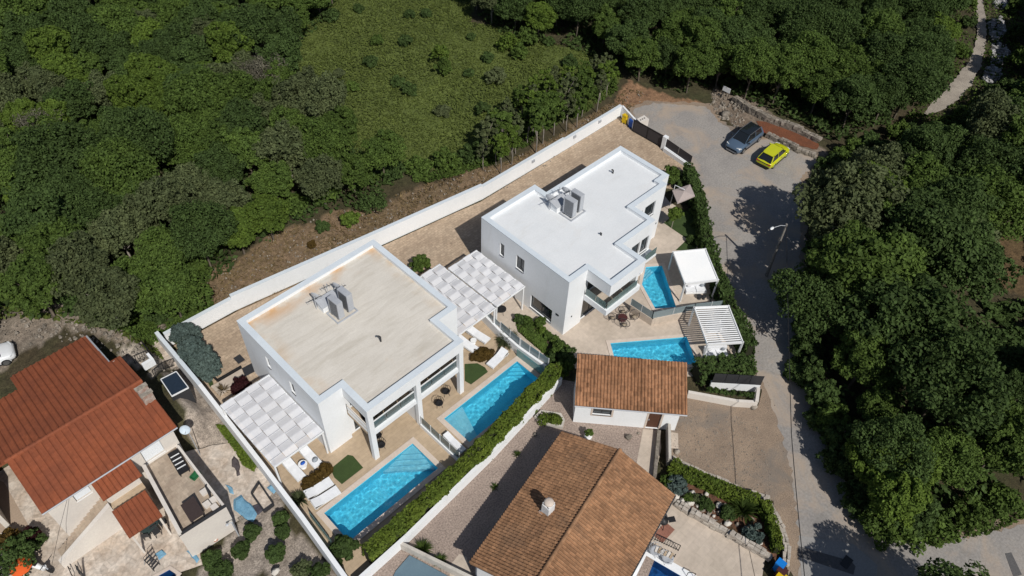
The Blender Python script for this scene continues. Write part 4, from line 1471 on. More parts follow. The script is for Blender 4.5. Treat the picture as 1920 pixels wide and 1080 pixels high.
part('cap', MB().lathe([(0.33, 4.98), (0.34, 5.02), (0.30, 5.12), (0.18, 5.18), (0.0, 5.2)], (cx, cy, 0), 12), m_edge, TH, parent=ch)

# ---- small tiled outbuilding
OB = thing('outbuilding', 'small white outbuilding with an orange tiled lean-to roof and brown door', 'outbuilding', (31.2, 16.0, 0))
gb0, gb1 = Vector((29.77, 20.43)), Vector((35.24, 14.06))
gf0, gf1 = Vector((26.99, 17.93)), Vector((32.3, 11.67))
ed = ((gf1 - gf0).normalized() + (gb1 - gb0).normalized()).normalized()
un_ = Vector((-ed.y, ed.x))
run = (gb0 - gf0).dot(un_)
ln = (gf1 - gf0).length + 0.05
s0 = (gf0 + (gb0 - un_ * run)) / 2
g_r = tiled_slopes(OB, [(s0, ed, un_, ln, run, 2.9, 4.2)], 0.25, 0.36, m_tile_g, seed=8)
part('gutter', MB().tube([(*(s0 - un_ * 0.05), 2.83), (*(s0 + ed * ln - un_ * 0.05), 2.83)], 0.06, 6), m_gmetal, OB)
w0_, w1_ = s0 + ed * 0.12 + un_ * 0.45, s0 + ed * (ln - 0.35) + un_ * 0.45
bk0, bk1 = w0_ + un_ * (run - 0.7), w1_ + un_ * (run - 0.7)
hw = (w1_ - w0_).length
part('wall', MB().wall(w0_, w1_, 0, 2.9, 0.25, [(1.35, 2.75, 1.25, 2.1), (5.55, 6.5, 0.03, 2.1)]), m_white, OB)
part('wall', MB().wall(bk1, bk0, 0, 4.0, 0.25), m_white, OB)
for a, b in ((w0_, bk0), (w1_, bk1)):
    g = MB()
    for o_ in (Vector((0, 0)), ed * (0.25 if a is w0_ else -0.25)):
        g.add([(*(a + o_), 0), (*(b + o_), 0), (*(b + o_), 4.0), (*(a + o_), 2.9)], [(0, 1, 2, 3)])
    part('side_wall', g, m_white, OB)
window(OB, w0_ + ed * 1.35, w0_ + ed * 2.75, 1.25, 2.1, (-un_.x, -un_.y), panes=2)
fr = MB()
for s in (1.2, 2.77):
    fr.box(0, 0.13, -0.02, 0.0, 1.1, 2.22)
sur = MB()
for (a, b, z0, z1) in ((1.2, 1.34, 1.1, 2.24), (2.76, 2.9, 1.1, 2.24), (1.35, 2.75, 1.1, 1.2), (1.35, 2.75, 2.12, 2.24), (5.4, 5.54, 0, 2.24), (6.51, 6.65, 0, 2.24), (5.55, 6.5, 2.12, 2.24)):
    q = [w0_ + ed * a - un_ * 0.02, w0_ + ed * b - un_ * 0.02, w0_ + ed * b - un_ * 0.002, w0_ + ed * a - un_ * 0.002]
    part('window_surround', MB().prism([tuple(v) for v in q], z0, z1), m_edge, OB)
q = [w0_ + ed * 5.55 + un_ * 0.1, w0_ + ed * 6.5 + un_ * 0.1, w0_ + ed * 6.5 + un_ * 0.16, w0_ + ed * 5.55 + un_ * 0.16]
dr = part('door', MB().prism([tuple(v) for v in q], 0.03, 2.1), m_wood, OB)
hp_ = w0_ + ed * 5.65 + un_ * 0.06
part('handle', MB().box(hp_.x - .03, hp_.x + .03, hp_.y - .03, hp_.y + .03, 1.0, 1.14), m_gmetal, OB, parent=dr)

# ---- red-roofed house at the left with its upstairs terrace
RH = thing('house', 'cream house with a red ribbed tile roof and an upstairs terrace at the left', 'house', (0.5, 39, 0))
SLP = 0.245
zR, wR = 6.0, 38.85
back_run = 8.5
zb = zR - SLP * back_run
sb = math.hypot(back_run, back_run * SLP)
k_ = sb / back_run
# back slope: measured from its lowest eave (w = wR + back_run) upwards; u runs from -4 to 5.1
tr = tiled_slopes(RH, [((5.05, 34.65), (-1, 0), (0, 1), 9.0, wR - 34.65, zR - SLP * (wR - 34.65), zR),
                       ((5.1, wR + back_run), (-1, 0), (0, -1), 12.0, back_run, zb, zR)], 0.42, 0.40, m_tile_l, style='pan',
                  keep=[None, [(0.85, 6.4, 0, (back_run - 4.0) * k_), (0.0, 6.4, (back_run - 4.0) * k_ + 0.001, sb), (6.401, 7.7, 2.0 * k_, sb), (7.701, 12.0, 2.35 * k_, sb)]], seed=3)
ridge_caps(RH, (5.08, wR, zR + 0.06), (-4.0, wR, zR + 0.06), m_tile_l, 24, tr[0], rad=0.15)
part('wall', MB().wall((-3.7, 35.15), (4.8, 35.15), 0, 5.05, 0.3, [(1.55, 2.6, 3.35, 4.75), (6.1, 7.5, 2.75, 4.75)]), m_cream, RH)
m_shut = mat('white_shutter', (0.74, 0.78, 0.82), rough=0.6, fine=0.04)
for a, b, z0 in ((-2.15, -1.1, 3.35), (2.4, 3.8, 2.75)):
    f = window(RH, (a, 35.15), (b, 35.15), z0, 4.75, (0, -1), panes=2, fm=m_wmetal, depth=0.16)
    for k in range(7):
        zz = z0 + 0.1 + k * (1.2 if z0 > 3 else 1.55) / 7
        part('shutter_slat', MB().box(a + 0.05, b - 0.05, 35.2, 35.24, zz, zz + 0.17), m_shut, RH, parent=f)
part('wall', MB().wall((4.8, 35.46), (4.8, 42.6), 0, 5.1, 0.3), m_cream, RH)
part('wall', MB().wall((3.95, 42.7), (3.95, 46.9), 0, 4.0, 0.3), m_cream, RH)
part('wall', MB().wall((4.48, 42.3), (3.96, 42.3), 0, 4.9, 0.3), m_cream, RH)
part('wall', MB().wall((3.6, 46.9), (-0.9, 46.9), 0, 3.8, 0.3), m_cream, RH)
part('wall', MB().wall((-6.5, 45.0), (-6.5, 39.0), 0, 4.4, 0.3), m_cream, RH)
g = MB()
for o_ in (0, 0.3):
    g.add([(-3.7 + o_, 35.45, 0), (-3.7 + o_, 38.85, 0), (-3.7 + o_, 38.85, 5.8), (-3.7 + o_, 35.45, 5.0)], [(0, 1, 2, 3)])
part('gable_wall', g, m_cream, RH)
part('gutter', MB().tube([(5.05, 34.6, 4.9), (-3.95, 34.6, 4.9)], 0.06, 6), m_gmetal, RH)
part('side_flashing', MB().beam((4.3, 42.75, 4.98), (4.3, 47.3, 3.9), 0.12, 0.16), m_gmetal, RH)
cq = Q('C7', 985, 650, 6.0)
ch = part('chimney', MB().box(cq.x - .36, cq.x + .36, cq.y - .45, cq.y + .45, 5.2, 6.5), mat('chimney_brick', (0.28, 0.17, 0.13), (0.40, 0.36, 0.32), sc=3, rough=0.9, fine=0.2), RH)
part('cap', MB().box(cq.x - .42, cq.x + .42, cq.y - .52, cq.y - .2, 6.5, 6.6).box(cq.x - .42, cq.x + .42, cq.y + .2, cq.y + .52, 6.5, 6.6), m_rock, RH, parent=ch, kind='stuff')
# the terrace block in front
ter = [(1.35, 28.6), (4.5, 28.35), (4.62, 34.5), (4.62, 35.13), (2.05, 35.13)]
m_tfloor = add_tiles(mat('terrace_floor', (0.40, 0.33, 0.26), (0.34, 0.27, 0.21), sc=1.2, rough=0.9, fine=0.12, fsc=5), 0.4, 0.4, 0.01, 0.85)
part('terrace_block', MB().prism(ter, 0, 2.7), m_cream, RH)
part('terrace_floor', MB().prism(grow(ccw(ter), -0.2), 2.71, 2.75), m_tfloor, RH)
part('terrace_parapet', MB().wall((2.02, 34.6), (1.35, 28.6), 2.7, 3.45, 0.16), m_cream, RH)
part('terrace_parapet', MB().wall((1.36, 28.6), (4.5, 28.35), 2.7, 3.2, 0.16), m_cream, RH)
part('terrace_parapet', MB().wall((4.5, 28.36), (4.62, 34.6), 2.7, 3.2, 0.16), m_cream, RH)
part('cap', MB().wall((2.05, 34.6), (1.38, 28.6), 3.45, 3.49, 0.22), m_cream, RH)
part('cap', MB().wall((1.33, 28.57), (4.52, 28.32), 3.2, 3.25, 0.2), m_dark, RH)
# porch roofs
PR = tiled_slopes(RH, [((1.72, 33.85), (-1, 0), (0, 1), 2.65, 1.85, 3.62, 4.3), ((1.3, 30.95), (-1, 0.03), (0.03, 1), 2.25, 2.05, 2.65, 3.15)], 0.33, 0.42, m_tile_l, style='pan', seed=6)
part('porch_wall', MB().box(-0.75, 1.5, 34.1, 34.3, 0, 3.55), m_cream, RH)
part('porch_wall', MB().box(-0.8, 1.25, 32.9, 33.1, 0, 3.1), m_cream, RH)
part('porch_floor', MB().box(-0.75, 1.5, 33.1, 35.1, 2.4, 2.6), m_tan, RH)
for x in (-0.75, 1.1):
    part('porch_post', MB().box(x - .06, x + .06, 31.05, 31.17, 0, 2.6), m_cream, RH)
# stair to the porch along the front
ST = thing('outdoor_stair', 'stone stair with a sloping cream parapet rising along the red-roofed house', 'stair', (-2.6, 34.2, 0))
ns = 14
for k in range(ns):
    x = -4.7 + k * 0.28
    part('step', MB().box(x, x + 0.28, 34.02, 35.13, 0, 0.17 * (k + 1)), m_tfloor, ST)
g = MB()
for w in (33.7, 34.0):
    g.add([(-4.9, w, 0), (-0.78, w, 0), (-0.78, w, 3.0), (-4.9, w, 0.75)], [(0, 1, 2, 3)])
g.add([(-4.9, 33.7, .75), (-0.78, 33.7, 3.0), (-0.78, 34.0, 3.0), (-4.9, 34.0, .75)], [(0, 1, 2, 3)])
g.add([(-4.9, 33.7, 0), (-4.9, 34.0, 0), (-4.9, 34.0, .75), (-4.9, 33.7, .75)], [(0, 1, 2, 3)])
part('parapet', g, m_cream, ST)
# ================================================================== trees, shrubs, ground cover
def make_tree(name, species, seed, r, h, m, bark, nc=95, per=130, leaf=0.175, trunk_r=0.16, base=0.32, rc=0.235, limbs=6):
    """Prototype kept at the origin: trunk (with limbs) and crown, as parts."""
    rr = random.Random(seed)
    cz = h * (base + 1) / 2
    rz = h * (1 - base) / 2
    cs, rads = crown_points(seed, r, r * rr.uniform(0.85, 1.1), rz, cz, nc, rc=rc, low=-0.55)
    # shift a few clumps so that the outline is uneven
    cs = [(c[0] + 0.18 * r * math.sin(c[2] * 1.7 + seed), c[1] + 0.18 * r * math.cos(c[2] * 1.3 + seed), c[2]) for c in cs]
    P, Nn = clump_leaves(cs, rads, per, seed + 1)
    t = thing(name, 'x', 'tree', (0, 0, 0))
    part('crown', leaf_mesh('crown', P, Nn, leaf, seed + 2, m), None, t)
    b = MB()
    b.tube([(0, 0, -0.2), (0.08, 0.03, h * 0.25), (0.05, -0.05, h * 0.5), (0, 0, h * 0.8)], [trunk_r, trunk_r * 0.8, trunk_r * 0.5, trunk_r * 0.15], 7)
    for k in range(limbs):
        c = cs[rr.randrange(len(cs))]
        z0 = h * rr.uniform(0.22, 0.5)
        b.tube([(0.05, 0, z0), (c[0] * 0.5, c[1] * 0.5, (z0 + c[2]) / 2 + 0.2), c], [trunk_r * 0.45, trunk_r * 0.3, trunk_r * 0.1], 5)
    part('trunk', b, bark, t, local=True)
    return t


def make_bare(seed, r, h):
    """A tree hardly in leaf: pale forking limbs and a thin grey haze of twigs."""
    rr = random.Random(seed)
    t = thing('bare_tree', 'x', 'tree', (0, 0, 0))
    b = MB()
    tips = []

    def fork(p, d, ln, rad, lev):
        q = p + d * ln
        b.tube([p, p.lerp(q, .5) + Vector((rr.uniform(-.1, .1), rr.uniform(-.1, .1), 0)) * ln, q], [rad, rad * .8, rad * .6], 5, cap=False)
        if lev == 0:
            tips.append(q)
            return
        for k in range(3 if lev > 1 else 2):
            dd = (d + Vector((rr.uniform(-1, 1), rr.uniform(-1, 1), rr.uniform(-.25, .5))) * 0.75).normalized()
            fork(q, dd, ln * rr.uniform(.6, .85), rad * .58, lev - 1)
    for k in range(3):
        fork(Vector((0, 0, -.1)), Vector((rr.uniform(-.4, .4), rr.uniform(-.4, .4), 1)).normalized(), h * .33, .12, 3)
    part('trunk', b, m_pale_bark, t, local=True)
    cs = [tuple(p) for p in tips]
    P, Nn = clump_leaves(cs, [r * 0.26] * len(cs), 46, seed + 3, low=-1)
    part('crown', leaf_mesh('crown', P, Nn, 0.075, seed + 4, m_twig, aspect=5.0), None, t)
    return t


SPEC = {
    'oak': ('oak_tree', 'dark green round-crowned tree', [make_tree('oak_tree', 'oak', 21, 2.7, 7.4, m_leaf_dark, m_bark), make_tree('oak_tree', 'oak', 22, 2.4, 6.4, m_leaf_dark, m_bark),
                                                         make_tree('oak_tree', 'oak', 23, 3.1, 8.0, m_leaf_dark, m_bark, nc=120)]),
    'ash': ('ash_tree', 'mid green leafy tree', [make_tree('ash_tree', 'ash', 31, 2.5, 7.0, m_leaf_mid, m_bark), make_tree('ash_tree', 'ash', 32, 2.2, 6.2, m_leaf_mid, m_bark),
                                               make_tree('ash_tree', 'ash', 33, 2.9, 7.6, m_leaf_mid, m_bark, nc=112)]),
    'acacia': ('acacia_tree', 'bright yellow-green tree', [make_tree('acacia_tree', 'acacia', 41, 2.2, 6.8, m_leaf_lime, m_bark), make_tree('acacia_tree', 'acacia', 42, 1.9, 5.8, m_leaf_lime, m_bark)]),
    'grey': ('downy_oak_tree', 'grey-green sparsely leaved tree', [make_tree('downy_oak_tree', 'downy', 51, 2.6, 7.2, m_leaf_grey, m_pale_bark, per=105), make_tree('downy_oak_tree', 'downy', 52, 2.2, 6.4, m_leaf_grey, m_pale_bark, per=105)]),
    'bare': ('bare_tree', 'almost leafless tree with pale forked limbs', [make_bare(61, 2.4, 6.4), make_bare(62, 2.1, 5.6)]),
    'slim': ('slim_tree', 'slim tall young tree with a bare lower trunk', [make_tree('slim_tree', 'slim', 71, 1.0, 5.6, m_leaf_mid, m_pale_bark, nc=30, per=60, leaf=0.2, trunk_r=0.08, base=0.35),
                                                                     make_tree('slim_tree', 'slim', 72, 0.85, 5.0, m_leaf_grey, m_pale_bark, nc=26, per=50, leaf=0.2, trunk_r=0.07, base=0.35),
                                                                     make_tree('slim_tree', 'slim', 73, 0.9, 5.2, m_leaf_lime, m_pale_bark, nc=26, per=55, leaf=0.2, trunk_r=0.07, base=0.3)]),
}
PROTO_USED = {}
TREE_N = 0


def zone_words(where, px, py):
    if where == W_L:
        if px > 500 and py < 300:
            return 'along the left edge of the open meadow'
        if py > 380:
            return 'low in the left wood, behind the red-roofed house'
        if px > 330 and py > 220:
            return 'in the left wood just above the brown bank'
        return 'in the upper left corner wood' if py < 190 and px < 330 else 'in the middle of the left wood'
    if where == W_T:
        return 'in the wood at the top, right of the meadow' if px < 1250 else 'in the wood behind the parked cars' if px < 1600 else 'in the top wood next to the pale track'
    if where == W_R:
        if py < 380:
            return 'in the right wood opposite the parked cars'
        if py > 720:
            return 'low in the right wood above the road junction'
        return 'in the right wood behind the street lamp' if px < 1680 else 'in the right wood near the brown clearing'
    return where


def place_tree(kind, x, y, where, group, rr, s=None, var=None):
    global TREE_N
    nm, desc, pr = SPEC[kind]
    p = pr[var if var is not None else rr.randrange(len(pr))]
    z = float(gz(x, y)) - 0.05
    dd = Vector((x, y, 4.0 - CAM_H))
    px, py = 960 + dd.dot(CA) / dd.dot(CC) * FPX, 540 - dd.dot(CB) / dd.dot(CC) * FPX
    lab = desc + ' ' + zone_words(where, px, py)
    s = s or rr.uniform(0.85, 1.15)
    sc = (s * rr.uniform(.93, 1.07), s * rr.uniform(.93, 1.07), s * rr.uniform(.9, 1.1))
    TREE_N += 1
    if p.name not in PROTO_USED:
        PROTO_USED[p.name] = p
        p.location = (x, y, z)
        p.rotation_euler.z = rr.uniform(0, 6.28)
        p.scale = sc
        return setp(p, lab, 'tree', group)
    return dup(p, (x, y, z), rr.uniform(0, 6.28), lab, group, sc)


def scatter(pl, dmin, seed, holes=(), tries=9000, grow_x=0):
    r = random.Random(seed)
    x0, x1 = min(p[0] for p in pl), max(p[0] for p in pl)
    y0, y1 = min(p[1] for p in pl), max(p[1] for p in pl)
    cand = np.array([(r.uniform(x0, x1), r.uniform(y0, y1)) for _ in range(tries)])
    ok = inside(cand[:, 0], cand[:, 1], pl)
    for h in holes:
        ok &= ~inside(cand[:, 0], cand[:, 1], h)
    out = []
    cell = {}
    for x, y in cand[ok]:
        c = (int(x // dmin), int(y // dmin))
        if any((x - a) ** 2 + (y - b) ** 2 < dmin * dmin for i in (-1, 0, 1) for j in (-1, 0, 1) for a, b in cell.get((c[0] + i, c[1] + j), ())):
            continue
        cell.setdefault(c, []).append((x, y))
        out.append((x, y))
    return out


def fz(pts, z=3.5):
    return [tuple(Q('F', a, b, z)[:2]) for a, b in pts]


LF = fz([(-90, 585), (70, 580), (225, 600), (325, 545), (365, 480), (440, 440), (530, 378), (610, 348), (675, 325), (735, 295), (675, 240), (610, 190), (560, 150), (520, 75),
         (600, -10), (640, -70), (-90, -70)])
TF = fz([(880, -70), (900, -10), (960, 25), (1060, 40), (1165, 70), (1215, 110), (1320, 130), (1345, 110), (1430, 145), (1520, 180), (1590, 220), (1690, 185), (1750, 110), (1775, 50), (1775, -70)])
RF = fz([(1575, 405), (1508, 450), (1488, 530), (1484, 625), (1522, 700), (1566, 800), (1608, 872), (1668, 926), (1755, 958), (1850, 945), (2080, 890), (2080, -70), (1975, -70), (1940, 100),
         (1880, 200), (1790, 262), (1700, 320)], 0.0)
CLEAR = fz([(1775, 520), (1812, 455), (1850, 428), (2060, 415), (2060, 720), (1880, 715), (1800, 620)], 0.0)
ROCKS = fz([(1790, -80), (1935, -80), (1925, 120), (1900, 240), (1855, 300), (1740, 330), (1655, 320), (1690, 225), (1770, 150)], 0.0)
NEARCLEAR = fz([(1720, 560), (1780, 640), (2090, 640), (2090, 860), (1790, 840), (1700, 660)], 0.0)
W_L = 'in the dense wood left of the meadow'
W_T = 'in the wood beyond the parked cars'
W_R = 'in the dark wood right of the curving road'
rt = random.Random(99)


def near_noise(x, y, s, k):
    return float(vnoise(np.array([x]), np.array([y]), s, k)[0])


for pl, dmin, seed, where, grp, wts in (
        (LF, 2.95, 5, W_L, 'trees of the wood left of the meadow', dict(oak=4, ash=7, acacia=2.6, grey=2.2, bare=0.35)),
        (TF, 3.25, 6, W_T, 'trees of the wood beyond the parked cars', dict(oak=8, ash=6, acacia=1.0, grey=1.2)),
        (RF, 3.35, 7, W_R, 'trees of the wood right of the road', dict(oak=8, ash=5, acacia=1.0, grey=2.0))):
    for x, y in scatter(pl, dmin, seed, holes=[CLEAR, ROCKS]):
        ks = list(wts)
        w = [wts[k] * math.exp(1.6 * near_noise(x, y, 9.0, 30 + i)) for i, k in enumerate(ks)]
        sc_ = rt.uniform(.72, 1.0)
        if pl is RF:
            sc_ = rt.uniform(.9, 1.2) if x > 45 else (rt.uniform(.6, .8) if y < 14 else rt.uniform(.8, 1.0))
            if (x - 53.0) ** 2 + (y - 15.6) ** 2 < 14:
                continue
            if 50 < x < 61 and y < 21:
                sc_ = rt.uniform(1.2, 1.45)
            if inside(np.array([x]), np.array([y]), NEARCLEAR)[0]:
                sc_ = .5
        place_tree(rt.choices(ks, w)[0], x, y, where, grp, rt, s=sc_)
# particular trees
for px, py in ((470, 75), (500, 150), (85, 255)):
    q = Q('F', px, py, 3.0)
    place_tree('bare', q.x, q.y, W_L, 'trees of the wood left of the meadow', rt, s=1.05)
for px, py in ((1650, 850), (1705, 860), (1690, 930)):
    q = Q('F', px, py, 4.0)
    place_tree('acacia', q.x, q.y, W_R, 'trees of the wood right of the road', rt, s=.9)
for px, py in ((1720, 1195), (1800, 1200)):
    q = Q('F', px, py, 3.0)
    place_tree('oak', q.x, q.y, 'beside the road below the junction', 'trees below the road junction', rt)
BELT = fz([(905, 285), (915, 235), (960, 190), (1040, 150), (1135, 128), (1150, 155), (1085, 205), (1010, 248), (935, 292)], 2.5)
for x, y in scatter(BELT, 1.5, 8):
    place_tree('slim', x, y, 'in the thicket along the boundary wall', 'young trees along the boundary wall', rt, s=rt.uniform(.8, 1.15))
TREES = TREE_N

# ---- shrubs on the meadow and the bank
MSH = [(620, 26, 1.5, 1.6, m_leaf_dark, 'dark'), (672, 14, .8, 1.0, m_leaf_dark, 'dark'), (768, 24, .9, 1.0, m_leaf_dark, 'dark'), (800, 22, .9, 1.0, m_leaf_dark, 'dark'),
       (707, 73, 1.0, 1.2, m_leaf_mid, 'mid'), (760, 74, 1.1, 1.5, m_leaf_dark, 'dark'), (695, 113, 1.3, 1.2, m_leaf_dark, 'dark'), (825, 95, 1.6, 2.6, m_leaf_lime, 'bright'),
       (832, 125, 1.3, 2.0, m_leaf_mid, 'mid'), (950, 75, 1.7, 2.4, m_leaf_lime, 'bright'), (990, 65, 1.8, 2.6, m_leaf_mid, 'mid'), (975, 95, 1.3, 2.0, m_leaf_mid, 'mid'),
       (883, 67, .7, .9, m_leaf_dark, 'dark'), (745, 150, 1.0, 1.3, m_leaf_dark, 'dark'), (768, 165, 1.1, 1.5, m_leaf_dark, 'dark'), (830, 206, 1.2, 1.2, m_leaf_grey, 'grey'),
       (880, 135, .8, .9, m_leaf_dark, 'dark'), (930, 140, 1.5, 2.0, m_leaf_grey, 'grey'), (915, 105, 1.0, 1.5, m_leaf_dark, 'dark'), (1030, 75, .9, 1.0, m_leaf_dark, 'dark'),
       (635, 135, .8, .9, m_leaf_grey, 'grey'), (660, 160, 1.0, 1.2, m_leaf_mid, 'mid'), (905, 200, 1.1, 1.6, m_leaf_dark, 'dark'), (1070, 115, 1.2, 1.6, m_leaf_dark, 'dark'), (1105, 150, 1.0, 1.6, m_leaf_mid, 'mid')]
tone = dict(dark='dark green', mid='mid green', bright='bright yellow-green', grey='grey-green')
for i, (px, py, r, h, m, tn) in enumerate(MSH):
    q = Q('F', px, py, h * 0.5)
    r, h = r * .85, h * .85
    shrub('shrub', f'{tone[tn]} {"tall" if h > 1.9 else "low"} shrub on the open meadow', 'shrub', (q.x, q.y, -0.05), r, r * .95, h, m, 200 + i, leaf=0.22, per=60, group='shrubs scattered over the meadow')
for i, (px, py, r, h, m, lb) in enumerate(((655, 410, 1.0, 1.3, m_leaf_lime, 'round bright green bush on the brown bank'), (606, 424, .7, .9, m_leaf_dark, 'round dark bush on the brown bank beside a bright one'),
                                          (584, 457, .5, .6, m_leaf_brown, 'small yellowish bush on the brown bank'), (700, 380, 1.8, 1.6, m_leaf_dark, 'wide dark green bush at the upper edge of the brown bank'))):
    q = Q('F', px, py, h * .5)
    shrub('bush', lb, 'bush', (q.x, q.y, -.05), r, r, h, m, 240 + i, leaf=0.15, per=80)
# understorey along the wood's edge: wide low bushes
EDGE = [Q('F', *p, 0.8) for p in ((30, 580), (95, 585), (165, 592), (230, 590), (290, 580), (338, 552), (368, 508), (385, 462), (432, 446), (490, 420), (550, 386), (610, 362), (680, 336), (730, 318), (785, 312), (838, 302), (885, 292))]
for i, q in enumerate(EDGE):
    z = float(gz(q.x, q.y))
    shrub('bush', 'low leafy bush at the foot of the wood along the bank', 'bush', (q.x, q.y, z - .05), rt.uniform(1.3, 1.9), rt.uniform(1.1, 1.6), rt.uniform(1.3, 2.0), rt.choice([m_leaf_mid, m_leaf_dark, m_leaf_mid]), 260 + i, leaf=0.2, per=80,
          group='bushes at the foot of the wood')
REDGE = [Q('F', *p, 0.8) for p in ((1650, 985), (1700, 985), (1760, 992), (1820, 965), (1880, 940), (1610, 935), (1572, 860), (1540, 780), (1505, 690))]
for i, q in enumerate(REDGE):
    shrub('bush', 'low leafy bush at the foot of the wood along the road', 'bush', (q.x, q.y, -.05), rt.uniform(1.4, 2.0), rt.uniform(1.3, 1.7), rt.uniform(1.2, 1.8), m_leaf_mid if i < 5 else m_leaf_dark, 290 + i, leaf=0.2, per=80,
          group='bushes along the road')


for i, (a, b, h) in enumerate(((1520, 610, 2.2), (1512, 650, 2.4), (1525, 690, 2.6), (1545, 735, 2.8), (1562, 780, 2.5), (1585, 825, 2.8), (1602, 870, 2.5), (1628, 905, 2.6), (1655, 945, 2.4), (1690, 960, 2.6), (1730, 965, 2.4),
                               (1560, 305, 2.0), (1580, 288, 2.2), (1602, 275, 2.4), (1630, 262, 2.4), (1655, 280, 2.4), (1620, 295, 2.4), (1590, 320, 2.4), (1550, 345, 2.4), (1680, 300, 2.4))):
    q = Q('F', a, b, h * .6)
    shrub('bush', 'tall leafy bush filling the edge of the right wood', 'bush', (q.x, q.y, -.05), rt.uniform(1.2, 1.6), rt.uniform(1.2, 1.6), h, rt.choice([m_leaf_dark, m_leaf_mid, m_leaf_dark]), 670 + i, leaf=.18, per=100, nc=26, rc=.3,
          group='tall bushes at the edge of the right wood')


def cover(name, pl, n, size, m, seed, hmax, holes=(), tilt=0.6, aspect=1.5, clump=1.2):
    """Ground cover nobody could count: leaf-sized faces strewn over an area."""
    r = np.random.RandomState(seed)
    x0, x1 = min(p[0] for p in pl), max(p[0] for p in pl)
    y0, y1 = min(p[1] for p in pl), max(p[1] for p in pl)
    x = x0 + (x1 - x0) * r.rand(n * 3)
    y = y0 + (y1 - y0) * r.rand(n * 3)
    ok = inside(x, y, pl)
    for h in holes:
        ok &= ~inside(x, y, h)
    if clump:
        ok &= (vnoise(x, y, clump, seed) + 0.5 * vnoise(x, y, clump * 3, seed + 1) + 0.9 * (r.rand(len(x)) - 0.4)) > -0.1
    x, y = x[ok][:n], y[ok][:n]
    z = gz(x, y) + r.rand(len(x)) * hmax * np.clip(0.6 + 0.8 * vnoise(x, y, 1.6, seed + 2), 0.1, 1.4)
    P = np.stack([x, y, z], 1)
    Nn = tilt * r.randn(len(x), 3) + np.array([0, 0, 1.0])
    o = bpy.data.objects.new(name, leaf_mesh(name, P, Nn, size, seed, m, aspect=aspect))
    COL.objects.link(o)
    return setp(o, kind='stuff')


cover('undergrowth', LF, 26000, 0.32, m_leaf_dark, 301, 1.3)
cover('undergrowth', TF, 20000, 0.34, m_leaf_dark, 302, 1.3, holes=[ROCKS])
cover('undergrowth', RF, 22000, 0.34, m_leaf_dark, 303, 1.2, holes=[CLEAR, ROCKS])
cover('undergrowth', [p for p in fz([(1845, 190), (1900, 170), (1900, 240), (1855, 300), (1740, 330), (1655, 320), (1700, 260), (1760, 225)], 0)], 9000, 0.3, m_leaf_mid, 311, 1.0)
cover('undergrowth', fz([(1795, 570), (2060, 570), (2060, 720), (1880, 715), (1800, 620)], 0), 9000, 0.3, m_leaf_dark, 312, 1.2)
cover('undergrowth', fz([(760, 322), (905, 290), (920, 235), (1000, 170), (1140, 125), (1160, 165), (1085, 215), (1010, 258), (935, 302), (800, 340)], 0.3), 9000, 0.2, m_leaf_mid, 304, 0.9)
m_grass = leaf_mat('meadow_grass', (0.108, 0.138, 0.032), (0.082, 0.108, 0.026), var=0.05, trans=0.3)
m_dry = leaf_mat('dry_grass', (0.20, 0.145, 0.075), (0.12, 0.09, 0.045), var=0.05, trans=0.2)
cover('meadow_grass', MEADOW, 42000, 0.15, m_grass, 305, 0.12, tilt=.6, aspect=2.2, clump=0)
cover('dry_grass', SCRUB, 5000, 0.12, m_dry, 306, 0.08, tilt=.7, aspect=3, clump=0.8)
cover('meadow_grass', fz([(-60, 560), (90, 580), (250, 600), (350, 610), (345, 650), (270, 650), (200, 620), (60, 600), (-60, 600)], 2.0), 3500, 0.2, m_grass, 307, 0.3, tilt=1, aspect=2)
cover('meadow_grass', fz([(170, 590), (250, 590), (350, 560), (385, 520), (395, 560), (350, 605), (300, 625), (260, 645), (200, 630)], 1.0), 5000, 0.2, m_leaf_mid, 308, 0.7, tilt=1, aspect=2)
cover('meadow_grass', fz([(1600, 985), (1680, 1000), (1770, 1015), (1860, 985), (1960, 940), (1960, 960), (1850, 1000), (1760, 1024), (1680, 1012)], 0), 2500, 0.2, m_leaf_mid, 309, 0.4, tilt=1, aspect=2)


def stones(name, pl, n, smin, smax, m, seed, holes=(), kind='stuff', flat=0.65, zoff=0.0):
    r = random.Random(seed)
    x0, x1 = min(p[0] for p in pl), max(p[0] for p in pl)
    y0, y1 = min(p[1] for p in pl), max(p[1] for p in pl)
    b = MB()
    tint = []
    k = 0
    while k < n:
        x, y = r.uniform(x0, x1), r.uniform(y0, y1)
        if not inside(np.array([x]), np.array([y]), pl)[0] or any(inside(np.array([x]), np.array([y]), h)[0] for h in holes):
            if r.random() < 0.002:
                k += 1
            continue
        s = smin + (smax - smin) * r.random() ** 3
        z = float(gz(x, y)) + s * 0.15 + zoff
        f0 = len(b.f)
        a0 = r.uniform(0, 6)
        vs = [(x + s * r.uniform(.7, 1.2) * math.cos(a0 + i * PI / 2.5) * .5, y + s * r.uniform(.7, 1.2) * math.sin(a0 + i * PI / 2.5) * .5, z - s * .25) for i in range(5)]
        vs += [(x + s * r.uniform(.4, .8) * math.cos(a0 + .5 + i * PI / 2.5) * .5, y + s * r.uniform(.4, .8) * math.sin(a0 + .5 + i * PI / 2.5) * .5, z + s * flat * r.uniform(.25, .5)) for i in range(5)]
        b.add(vs, [(5, 6, 7, 8, 9)] + [(i, (i + 1) % 5, 5 + (i + 1) % 5, 5 + i) for i in range(5)])
        tint += [r.random()] * (len(b.f) - f0)
        k += 1
    me = b.mesh(name, m)
    at = me.attributes.new('tint', 'FLOAT', 'FACE')
    at.data.foreach_set('value', tint)
    o = bpy.data.objects.new(name, me)
    COL.objects.link(o)
    return setp(o, kind=kind)


